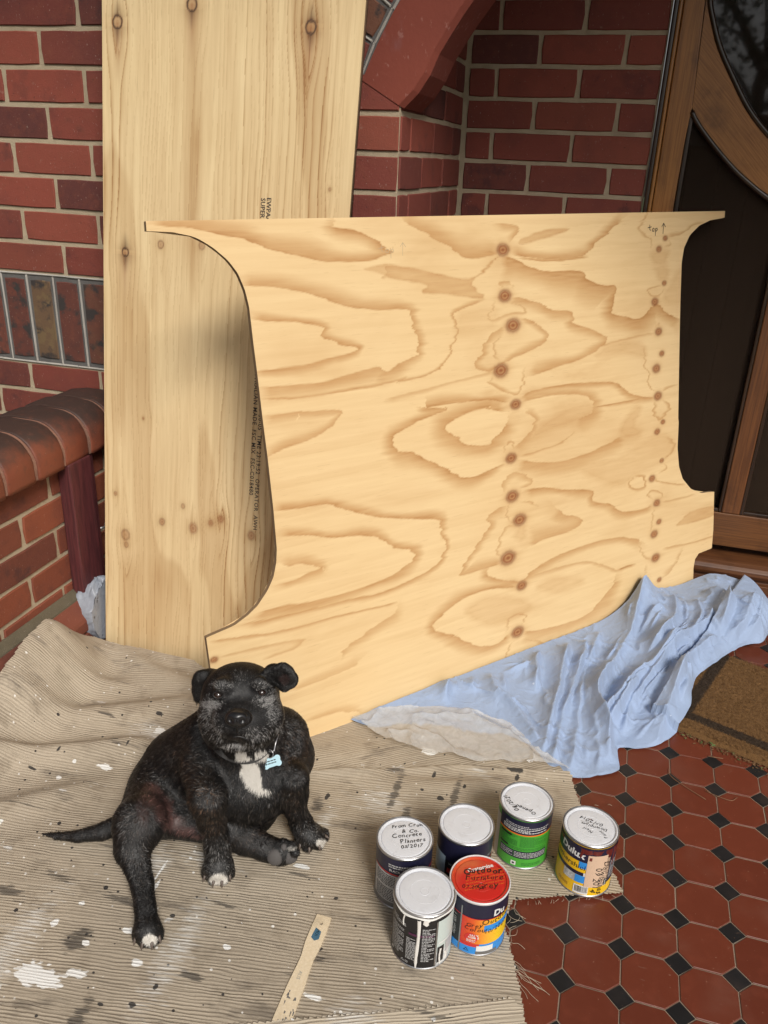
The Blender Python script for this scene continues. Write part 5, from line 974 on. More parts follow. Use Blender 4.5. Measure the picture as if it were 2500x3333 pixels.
# bristles standing up along the mat
rb_ = np.random.RandomState(21); nbz = 26000; bx_, by_ = rb_.uniform(0, .62, nbz), rb_.uniform(0, .42, nbz); keep = (bx_ < .36); bx_, by_ = bx_[keep], by_[keep]
c0 = MO[None]+np.outer(bx_, MX)+np.outer(by_, MY); k = len(c0); dx = rb_.normal(0, .0045, (k, 2)); hz = rb_.uniform(.004, .009, k); wd = rb_.normal(0, 1, (k, 2)); wd = wd/np.linalg.norm(wd, axis=1)[:, None]*.0009
V = np.concatenate([np.c_[c0-wd, np.full(k, .018)], np.c_[c0+wd, np.full(k, .018)], np.c_[c0+dx, .018+hz]]); i = np.arange(k)
me = np_mesh('bristles', V, np.stack([i, i+k, i+2*k], -1)); attr(me, 'uvw', np.tile(np.c_[bx_, by_, 0*bx_], (3, 1)), 'FLOAT_VECTOR'); add('bristles', me, M_COIR, mat_, kind='stuff')
# leaf litter along the near edge of the mat
M_LEAFB = plain('dead_leaf', (.16, .085, .035), .8); M_LEAFG = plain('green_leaf', (.09, .14, .04), .7); M_TWIG = plain('dry_twig', (.2, .1, .05), .8)
def leaf_geo(mb, x, y, L, a, z):
    r = rb_.uniform(-.4, .4); pts = [(0, 0), (.35*L, .2*L), (.7*L, .17*L), (L, 0), (.7*L, -.17*L), (.35*L, -.2*L)]
    mb.raw([(x+u*math.cos(a)-v*math.sin(a), y+u*math.sin(a)+v*math.cos(a), z+abs(v)*.5+u*.15*r) for u, v in pts], [(0, 1, 2, 3), (0, 3, 4, 5)])
lb, lg = MB(), MB()
for i in range(420):
    s = rb_.uniform(.02, .33); e = abs(rb_.normal(0, .012)); q = MO+MX*s-MY*(e-.004); leaf_geo(lb if rb_.rand() < .9 else lg, q[0], q[1], rb_.uniform(.003, .010), rb_.uniform(0, 6.28), rb_.uniform(.001, .004))
for i in range(60):
    q = (rb_.uniform(-.1, .35), rb_.uniform(-.35, .1)); leaf_geo(lb, q[0], q[1], rb_.uniform(.001, .003), rb_.uniform(0, 6.28), .001)
lit = add('leaf_litter', lb.mesh('leaf_litter'), M_LEAFB, kind='stuff', label='brown crumbs of dead leaves along the doormat edge', cat='leaf litter')
lf = MB(); leaf_geo(lf, .095, .37, .022, 2.7, .026); leaf_geo(lf, .10, .055, .016, .6, .004); leaf_geo(lf, .15, .045, .015, 1.8, .004); leaf_geo(lf, .105, .06, .014, 2.4, .005)
for f_, V in zip(('g',), (lg,)): lf.raw(V.V, V.F)
add('green_leaves', lf.mesh('green_leaves'), M_LEAFG, lit)
def twig(pts, r, lab):
    m_ = MB().tube([tuple(q) for q in smooth_line(pts, 3)], r, 6).mesh('twig'); add('twig', m_, M_TWIG, smooth=True, label=lab, cat='twig')
twig([(-.005, -.065, .002), (.0, -.09, .002), (.03, -.115, .002), (.075, -.145, .002)], .0008, 'long thin bent twig on the red tiles below the doormat')
twig([(.075, -.115, .002), (.10, -.125, .0025), (.13, -.13, .002), (.145, -.115, .003)], .0008, 'hooked twig on the tiles right of the long bent twig')
twig([(.09, .015, .002), (.125, .018, .002)], .001, 'short straight pale twig on the tiles near the doormat litter')
# ------------------------------------------------------------------ paint cans
def ink(name, c, r=.42, **k): t = NT(name); return t.fin(c, r, **k)
LAB = {'navy': ink('navy_label', (.012, .012, .035)), 'black': ink('black_label', (.010, .010, .012)), 'white': ink('white_label', (.7, .7, .68)), 'grey': ink('grey_label', (.14, .135, .13)), 'lgrey': ink('pale_grey_label', (.42, .42, .42)), 'green': ink('green_label', (.06, .34, .035)), 'dgreen': ink('dark_green_label', (.03, .17, .03)), 'orange': ink('orange_label', (.75, .17, .02)), 'red': ink('red_label', (.55, .03, .025)), 'yellow': ink('yellow_label', (.78, .47, .012)), 'blue': ink('blue_label', (.03, .25, .66)), 'sky': ink('pale_blue_label', (.42, .55, .66)), 'mint': ink('pale_mint_label', (.5, .57, .54)), 'beige': ink('beige_sticker', (.62, .44, .31)), 'maroon': ink('maroon_paint_drip', (.12, .018, .014), .3), 'wpaint': ink('white_paint_drip', (.72, .7, .66), .35), 'seam': M_TIN, 'ink': ink('felt_pen', (.012, .011, .012)), 'brown': ink('brown_ink', (.16, .03, .02)), 'plum': ink('plum_label', (.07, .012, .05))}
def m_grad(name, stops, ax=2, a=0., b=1.):
    t = NT(name); uv = t.at('uvw', 'Vector'); s = t.n('SeparateXYZ', {0: uv}).outputs[ax]; return t.fin(t.ramp(s, *stops), .42)
LAB['flame'] = m_grad('red_to_yellow_label', [(0., (.6, .035, .02)), (.18, (.68, .10, .02)), (.42, (.8, .38, .03)), (.6, (.8, .52, .02))], 0)
t = NT('photo_print'); p = t.pos(); LAB['photo'] = t.fin(t.mix(t.step(.4, .6, t.noise(p, 60, 3)), (.35, .36, .37), (.62, .63, .62)), .4)
M_REDLID = ink('red_lid_film', (.55, .028, .02), .3)
t = NT('amber_lid_film'); pp_ = t.pos(); M_REDLID2 = t.fin(t.mix(t.step(.45, .75, t.noise(pp_, 13, 2)), (.5, .022, .016), (.58, .16, .05)), .3)
R_, H_ = .0535, .130
class Can:
    def __init__(s, x, y, label, body, lidmat=None, rimmat=None, turn=0., h=H_, z=.0085):
        s.c = (x, y, z); s.h = h; s.root = empty('paint_can', s.c, label, 'paint can', 'used paint cans standing on the drop cloth and tiles')
        s.phi0 = math.atan2(CP[1]-y, CP[0]-x)+math.radians(turn)
        m_ = MB(); m_.lathe([(0, .002), (R_-.004, .002), (R_-.001, 0), (R_+.0008, .0006), (R_+.0008, .0035), (R_, .0045), (R_, h-.006), (R_+.0003, h-.0055)], s.c, 64); s.add('body', m_, body)
        m_ = MB(); m_.lathe([(R_, .0), (R_+.0013, .0004), (R_+.0014, .0032), (R_+.0003, .0046)], s.c, 64); s.add('bottom_rim', m_, M_TIN)
        m_ = MB(); m_.lathe([(R_, h-.006), (R_+.0007, h-.0048), (R_+.0012, h-.003), (R_+.0012, h-.001), (R_+.0002, h), (R_-.0008, h-.0002), (R_-.0014, h-.0014), (R_-.0018, h-.005)], s.c, 64); s.add('top_rim', m_, rimmat or M_TIN)
        a = R_-.0018; m_ = MB(); m_.lathe([(a, h-.004), (a-.0005, h-.0012), (a-.002, h-.0004), (a-.0035, h-.0010), (a-.0045, h-.0042), (a-.0065, h-.0046), (a-.0078, h-.0026), (a-.0095, h-.0022), (.0262, h-.0022), (.0258, h-.00195), (.0254, h-.00195), (.025, h-.0022), (.0085, h-.0022), (.0080, h-.0018), (.0074, h-.0018), (.0068, h-.0021), (0, h-.0020)], s.c, 64); s.add('lid', m_, lidmat or M_LID)
        s.lz = h-.0021
    def add(s, name, mb, mat, sm=True, k=None):
        me = mb.mesh(name) if isinstance(mb, MB) else mb; main = name in ('body', 'bottom_rim', 'top_rim', 'lid'); o = add(name, me, mat, s.root if main else s.lid if name.startswith('lid_') else s.body, smooth=sm)
        if name == 'body': s.body = o
        if name == 'lid': s.lid = o
        if sm and isinstance(mb, MB): me.set_sharp_from_angle(angle=math.radians(24))
        if k: o['kind'] = k
        return o
    def cyl(s, a, z, r):
        """a: degrees right of the face turned to the camera"""
        p, z = np.broadcast_arrays(s.phi0+np.radians(a), z); return np.c_[s.c[0]+r*np.cos(p), s.c[1]+r*np.sin(p), s.c[2]+z]
    def patch(s, a0, a1, z0, z1, mat, lift=.00035, name='label_panel', slant=0.):
        n = max(2, int(abs(a1-a0)/5)+1); aa = np.linspace(a0, a1, n); tt = np.linspace(0, 1, n)
        V = np.r_[s.cyl(aa, z0+slant*tt, R_+lift), s.cyl(aa, z1+slant*tt, R_+lift)]
        me = np_mesh(name, V, [(i, i+1, i+n+1, i+n) for i in range(n-1)]); attr(me, 'uvw', np.r_[np.c_[tt, 0*tt, 0*tt], np.c_[tt, 0*tt, 0*tt+1]], 'FLOAT_VECTOR'); return s.add(name, me, LAB[mat])
    def flat(s, geo, a0, z0, mat, lift=.0007, rot=0., name='label_lettering'):
        V, F = geo
        if not len(V): return
        c_, s_ = math.cos(rot), math.sin(rot); x, y = V[:, 0]*c_-V[:, 1]*s_, V[:, 0]*s_+V[:, 1]*c_
        me = mesh(name, s.cyl(a0+np.degrees(x/R_), z0+y, R_+lift), F); return s.add(name, me, LAB[mat], False)
    def text(s, txt, a0, z0, size, mat, rot=0., **k): return s.flat(text_geo(txt, size, **k), a0, z0, mat, rot=rot)
    def lines(s, a0, a1, z0, z1, mat, rows, lift=.0006, seed=1, name='small_print'):
        r = np.random.RandomState(seed); m_ = MB(); dz = (z1-z0)/rows
        for i in range(rows):
            a = a0; z = z1-(i+.5)*dz; end = a1 if r.rand() < .7 else a0+(a1-a0)*r.uniform(.4, .9)
            while a < end:
                w = r.uniform(2., 7.); b = min(a+w, end); n = 2; aa = np.linspace(a, b, n); m_.raw(np.r_[s.cyl(aa, z-dz*.26, R_+lift), s.cyl(aa, z+dz*.26, R_+lift)], [(0, 1, 3, 2)]); a = b+r.uniform(.8, 1.6)
        s.add(name, m_, LAB[mat], False)
    def lid_marks(s, geo, u, v, rot, mat='ink', name='lid_writing', lift=.0005):
        """u to the right, v away from the camera, on the lid"""
        V, F = geo; c_, s_ = math.cos(rot), math.sin(rot); x, y = V[:, 0]*c_-V[:, 1]*s_+u, V[:, 0]*s_+V[:, 1]*c_+v
        f = s.phi0; ex = np.array([-math.sin(f), math.cos(f)]); ey = -np.array([math.cos(f), math.sin(f)])
        P = np.array(s.c[:2])+np.outer(x, ex)+np.outer(y, ey); s.add(name, mesh(name, np.c_[P, np.full(len(P), s.c[2]+s.lz+lift)], F), LAB[mat], False)
    def drip(s, a, z1, z0, w, mat, name='paint_drip'):
        n = 10; m_ = MB(); r = np.random.RandomState(int(a*7+900)); V = []
        for i in range(n):
            t_ = i/(n-1); ww = w*(1.1-.25*t_+.12*r.uniform(-1, 1)) if i < n-1 else w*.35
            zz = z1+(z0-z1)*t_; d = math.degrees(ww/R_)/2; aj = a+math.sin(t_*5+a)*1.2
            for q, l in ((-1, .0005), (-.5, .0016), (.5, .0016), (1, .0005)): V.append(s.cyl(np.array([aj+d*q]), zz, R_+l)[0])
        m_.raw(V, [(i*4+k, i*4+k+1, i*4+k+5, i*4+k+4) for i in range(n-1) for k in range(3)]); s.add(name, m_, LAB[mat])
HW = dict(shear=.25)
# 1 back left: crowded writing on the lid
c = Can(-.517, -.605, 'paint can with several lines of black handwriting on its silver lid', LAB['navy'])
c.patch(-95, 95, .0046, .040, 'grey'); c.patch(-70, 14, .016, .085, 'lgrey', .0006, 'text_panel'); c.lines(-62, 10, .018, .05, 'black', 8, .0009, 3); c.lines(-62, 10, .054, .082, 'black', 7, .0009, 4); c.patch(-70, 95, .0862, .0885, 'red', .0007, 'red_line'); c.patch(18, 60, .04, .084, 'black', .0006)
c.text('BLACK', -28, .094, .007, 'white'); c.text('PREPARATION', -40, .0835, .0045, 'black'); c.lines(-30, 30, .102, .112, 'lgrey', 2, .0008, 5)
for i, (tx, u, v, sz) in enumerate((('From Crow', -.026, .021, .0118), ('& Co.', -.006, .011, .0118), ('Concrete', -.024, -.003, .0128), ('Planters', -.008, -.014, .0125), ('03/2017', -.006, -.027, .0105))): c.lid_marks(hand_geo(tx, sz, 3, .0002), u, v, .22)
# 2 back middle: plain lid
c = Can(-.413, -.533, 'paint can with clean blank silver lid and navy label behind the red lidded can', LAB['navy'])
c.patch(-80, -38, .03, .082, 'sky', .0006); c.patch(-80, -10, .0046, .030, 'grey'); c.patch(-36, -10, .03, .075, 'black', .0006); c.patch(-8, 90, .02, .0750, 'black', .0006); c.patch(-10, 90, .0755, .0775, 'red', .0008, 'red_line')
c.text('Dulux', -4, .084, .010, 'white', bold=.0004); c.text('PRECISION TRANSFER', 22, .0845, .0062, 'lgrey'); c.text('WASH', -30, .066, .008, 'white'); c.patch(-32, -8, .046, .058, 'red', .0009); c.lines(-4, 60, .025, .07, 'lgrey', 9, .0009, 8)
# 3 green
c = Can(-.309, -.433, 'bright green labelled paint can with navy band and a silver lid', LAB['green'])
c.patch(-90, -58, .0046, .108, 'lgrey', .0006); c.patch(-58, 95, .0905, H_-.0065, 'navy', .0006); c.lines(-45, 55, .094, .104, 'white', 3, .0009, 12); c.lines(-40, 60, .105, .113, 'lgrey', 2, .0009, 13); c.patch(-58, 95, .0875, .0905, 'orange', .0008, 'orange_line')
c.lines(-50, -8, .058, .084, 'dgreen', 9, .0007, 14); c.lines(-2, 62, .058, .084, 'dgreen', 10, .0007, 15); c.patch(-50, -22, .080, .0845, 'black', .0009); c.patch(-50, -28, .0525, .0565, 'black', .0009)
c.patch(-48, -14, .028, .047, 'navy', .0007); c.patch(-13, 22, .028, .047, 'navy', .0007); c.patch(23, 62, .028, .047, 'navy', .0007); c.lines(-46, -16, .031, .045, 'lgrey', 4, .001, 16); c.lines(-12, 60, .031, .045, 'lgrey', 4, .001, 17); c.lines(-48, 60, .049, .056, 'dgreen', 2, .0007, 18)
c.patch(-17, -6, .009, .019, 'white', .0008, 'square_mark'); c.patch(-14, -9, .0118, .0162, 'black', .0011, 'square_mark'); c.lines(6, 50, .010, .018, 'dgreen', 2, .0007, 19)
c.lid_marks(hand_geo('Opened', .0115, 7, .0002), .022, -.026, 2.85); c.lid_marks(hand_geo('08/2021', .0115, 7, .0002), -.012, -.030, 2.25)
# 4 yellow, by itself on the right
c = Can(-.181, -.461, 'yellow and navy paint can with beige paper sticker beside the open tiles', LAB['yellow'], turn=4)
c.patch(-95, 100, .086, H_-.0065, 'navy', .0005); c.patch(40, 100, .0300, .0865, 'navy', .0006); c.patch(-45, 12, .034, .0600, 'photo', .0006); c.patch(-18, 8, .034, .052, 'blue', .0008); c.patch(-14, 14, .070, .086, 'blue', .0007); c.patch(-90, -2, .056, .0645, 'navy', .0008, slant=-.004)
c.text('Dulux', -62, .099, .0215, 'white', rot=-.10, bold=.0007); c.text('Weathershield', -96, .074, .0165, 'ink', rot=-.08); c.text('GLOSS', -58, .016, .0085, 'brown', rot=-.05); c.patch(-18, 12, .0065, .028, 'white', .0008, 'barcode')
m_ = MB(); r = np.random.RandomState(4); a = -15.
while a < 10:
    w_ = r.uniform(.5, 1.4); m_.raw(np.r_[c.cyl(np.array([a, a+w_]), .011, R_+.0011), c.cyl(np.array([a, a+w_]), .026, R_+.0011)], [(0, 1, 3, 2)]); a += w_+r.uniform(.6, 1.4)
c.add('barcode_bars', m_, LAB['black'], False)
c.patch(2, 52, .027, .107, 'beige', .0013, 'paper_sticker'); c.flat(hand_geo('Downpipes', .0165, 7), 36, .092, 'ink', .0017, -1.62, 'pen_writing'); c.flat(hand_geo('09 2014', .0165, 7), 22, .078, 'ink', .0017, -1.62, 'pen_writing'); c.flat(text_geo('HEADLAND COLORBOND', .0065), 48, .104, 'ink', .0017, -1.571, 'sticker_print'); c.flat(text_geo('Gloss EXTRA BRIGHT  1 Litre', .005), 43.5, .104, 'ink', .0017, -1.571, 'sticker_print'); c.flat(text_geo('EE  50  17.49', .0055), 31, .062, 'ink', .0017, -1.571, 'sticker_print'); c.patch(43, 51, .0285, .044, 'black', .0016, 'sticker_logo'); c.flat(text_geo('Dulux', .0062), 45, .0425, 'white', .0019, -1.571, 'sticker_print'); c.patch(5, 10, .094, .102, 'brown', .0016, 'paint_smudge'); c.lines(56, 95, .04, .085, 'lgrey', 12, .0009, 22)
for a, z0, w_ in ((-12, .096, .006), (-66, .110, .012), (-2, .108, .02), (20, .108, .018), (48, .098, .016), (62, .072, .004), (70, .10, .016)): c.drip(a, H_-.011, z0, w_, 'maroon')
for tx, u, v, sz, ro in (('07/2014', .024, .013, .0115, 2.9), ('Downpipes', .032, .002, .011, 3.05), ('Neil', .006, -.012, .010, 2.8), ('Paint', .034, -.020, .009, 2.3)): c.lid_marks(hand_geo(tx, sz, 3), u, v, ro)
c.lid_marks(stroke_geo([[(.03, .006), (.034, .007), (.036, .004)]], .0016), -.034, .012, 0, 'brown', 'paint_smudge'); c.lid_marks(text_geo('warning print', .004), -.02, .008, .05, 'lgrey')
# 5 red lid
c = Can(-.364, -.655, 'paint can with a scribbled red lid and orange and blue label', LAB['navy'], M_REDLID2, ink('white_rim', (.62, .6, .6), .35))
c.patch(-26, 100, .0300, .090, 'flame', .0005); c.patch(-95, -29, .022, .088, 'black', .0006); c.patch(-95, -27.5, .0046, .021, 'blue', .0005); c.patch(-26, 100, .0046, .0298, 'blue', .00045); c.patch(-26, 12, .0225, .0300, 'red', .0007); c.patch(-29, -26, .0046, .112, 'seam', .0009, 'seam')
c.patch(-95, 100, .0898, .0915, 'red', .0008, 'red_line'); c.lines(-82, -38, .028, .084, 'lgrey', 15, .0009, 31); c.text('Du', 34, .096, .020, 'white', rot=-.03, bold=.0007); c.patch(18, 80, .062, .0765, 'blue', .0009, slant=.004); c.text('Weath', 22, .066, .0115, 'white', shear=.2, rot=.07)
c.flat(hand_geo('Outdoor', .0150, 7), 12, .079, 'ink', .0012, .1, 'pen_writing'); c.flat(hand_geo('Grey', .0125, 7), -17, .071, 'ink', .0012, .03, 'pen_writing'); c.flat(hand_geo('Colour', .0125, 7), -19, .061, 'ink', .0012, .02, 'pen_writing'); c.flat(hand_geo('10/2007', .0125, 7), 18, .058, 'ink', .0012, .1, 'pen_writing')
m_ = MB(); k_ = [c.cyl(np.array([-5+12.5*math.cos(q)]), .044+.0115*math.sin(q), R_+.0009)[0] for q in np.linspace(0, 2*math.pi, 24, endpoint=False)]; m_.raw(k_, [tuple(range(24))]); c.add('promise_badge', m_, LAB['red'], False)
c.text('DULUX', -11.5, .0485, .0058, 'white', bold=.0002); c.text('PROMISE', -14, .043, .0058, 'white', bold=.0002); c.lines(-13, 4, .034, .041, 'white', 3, .0012, 33)
c.patch(7, 40, .0130, .026, 'white', .001, 'size_panel'); c.text('1 LITRE', 10, .018, .0068, 'grey'); c.patch(6, 50, .0048, .0125, 'grey', .0009); c.text('SLATE', 10, .0065, .0052, 'white'); c.flat(stroke_geo([[(-.004, 0), (.004, 0), (0, .0065), (-.004, 0)]], .0009), -12, .011, 'ink', .001, 0, 'recycling_mark')
c.lid_marks(hand_geo('Outdoor', .0175, 5, .0004), -.031, .004, .28); c.lid_marks(hand_geo('Furniture', .0155, 7), -.026, -.009, .26); c.lid_marks(hand_geo('Grey', .0165, 7), -.004, -.021, .24); c.lid_marks(hand_geo('07.2014', .0105, 7), -.03, -.026, .1)
c.lid_marks(text_geo('Customise', .0115, bold=.0003), -.022, .010, .5, 'white', 'lid_print')
for i in range(6): c.lid_marks(text_geo('stir well before use on timber and metal', .0046), -.024, .003-.007*i, .45, 'orange', 'lid_print')
# 6 front, plain lid, white drips
c = Can(-.452, -.712, 'black labelled paint can with white paint drips down its side, nearest the stirrer', LAB['black'])
c.patch(28, 31, .0046, .113, 'seam', .0008, 'seam'); c.patch(31.5, 95, .0046, .113, 'mint', .0005); c.patch(31.5, 64, .0046, .04, 'photo', .0008); c.patch(33, 48, .012, .050, 'black', .001); c.patch(52, 70, .030, .055, 'lgrey', .001); c.patch(34, 90, .058, .061, 'white', .001)
c.lines(-70, -34, .02, .085, 'lgrey', 18, .0007, 41); c.lines(-28, -10, .02, .072, 'lgrey', 16, .0007, 42); c.lines(2, 26, .02, .10, 'lgrey', 22, .0007, 43); c.patch(-24, 24, .0795, .0845, 'plum', .0007); c.lines(-66, -30, .092, .104, 'lgrey', 3, .0007, 44)
c.patch(-68, -62, .012, .018, 'white', .0008, 'square_mark'); c.flat(stroke_geo([[(-.003, 0), (.003, 0), (0, .005), (-.003, 0)], [(.006, 0), (.010, 0), (.010, .004), (.006, .004), (.006, 0)]], .0009), -34, .010, 'lgrey', .001, 0, 'recycling_mark')
c.drip(-6, H_-.011, .004, .0058, 'wpaint'); c.drip(-36, H_-.010, .094, .003, 'wpaint'); c.drip(8, H_-.010, .108, .010, 'wpaint'); c.drip(40, .045, .005, .0045, 'wpaint'); c.drip(55, .03, .01, .006, 'wpaint')
m_ = MB(); m_.tube([(c.c[0]+(R_+.0006)*math.cos(a), c.c[1]+(R_+.0006)*math.sin(a), c.c[2]+H_-.0075+.0012*math.sin(a*7)) for a in np.linspace(0, 2*math.pi, 60)], [.0012+.0010*abs(math.sin(a*3.3+1)*math.sin(a*9)) for a in range(60)], 6, False); c.add('paint_crust', m_, LAB['wpaint'])
# stirring paddle
sk = empty('paint_stirrer', (-.64, -.83, 0), 'flat wooden paint stirring paddle with a hole and blue print on the drop cloth', 'paint stirrer')
a = np.array([-.637, -.716]); b_ = np.array([-.631, -1.03]); L = np.linalg.norm(b_-a); ax = (b_-a)/L; nx_ = np.array([-ax[1], ax[0]])
wd = [(0, .0142), (.03, .0150), (.06, .0150), (.075, .0135), (.09, .0118), (.11, .0125), (.14, .0145), (.2, .0155), (L, .0155)]
up_ = [(s, w_) for s, w_ in wd]; poly = [tuple(a+ax*s+nx_*w_) for s, w_ in up_]+[tuple(a+ax*s-nx_*w_) for s, w_ in reversed(up_)]
M_STICK = m_varn('pale_stirrer_timber', (.64, .52, .35), (.72, .6, .43), 'z', .6)
n_ = len(up_); hc = a+ax*.017; hr = [(hc[0]+.0035*math.cos(q), hc[1]+.0035*math.sin(q)) for q in np.linspace(0, 2*math.pi, 12, endpoint=False)]
bm = bmesh.new(); vs = [bm.verts.new((*p_, .0125)) for p_ in poly]; hv = [bm.verts.new((*p_, .0125)) for p_ in hr]; es = [bm.edges.new((q[i], q[(i+1) % len(q)])) for q in (vs, hv) for i in range(len(q))]
bmesh.ops.triangle_fill(bm, use_beauty=True, edges=es); r_ = bmesh.ops.extrude_face_region(bm, geom=list(bm.faces)); bmesh.ops.translate(bm, verts=[g_ for g_ in r_['geom'] if isinstance(g_, bmesh.types.BMVert)], vec=(0, 0, -.0045)); bmesh.ops.recalc_face_normals(bm, faces=bm.faces)
me = bpy.data.meshes.new('blade'); bm.to_mesh(me); bm.free(); add('blade', me, M_STICK, sk)
LAB['bprint'] = ink('blue_print', (.05, .13, .2), .6)
LAB['fprint'] = ink('faded_print', (.3, .3, .27), .7)
def on_stick(geo, s, o, mat, name):
    V, F = geo; P = a+np.outer(s+V[:, 0], ax)+np.outer(o+V[:, 1], nx_); add(name, mesh(name, np.c_[P, np.full(len(P), .0128)], F), LAB[mat], sk)
on_stick((np.array([(.028, -.006), (.050, -.008), (.055, 0), (.050, .007), (.034, .006)]), [(0, 1, 2, 3, 4)]), 0, 0, 'bprint', 'print_badge'); on_stick(text_geo('MOI', .008), .030, -.003, 'beige', 'print_lettering'); on_stick(text_geo('AUS', .009), .118, -.004, 'fprint', 'print_lettering')
r = np.random.RandomState(5); V = []; F = []
for i in range(26):
    s0, o0, l_ = .15+.12*r.rand()**.8, r.uniform(-.013, .013), r.uniform(.003, .012); k = len(V); V += [(s0, o0), (s0+l_, o0+r.uniform(-.002, .002)), (s0+l_*.8, o0+r.uniform(.001, .004)), (s0+.001, o0+.0025)]; F.append((k, k+1, k+2, k+3))
on_stick((np.clip(np.array(V), (-1, -.0148), (1, .0148)), F), 0, 0, 'grey', 'dried_paint')
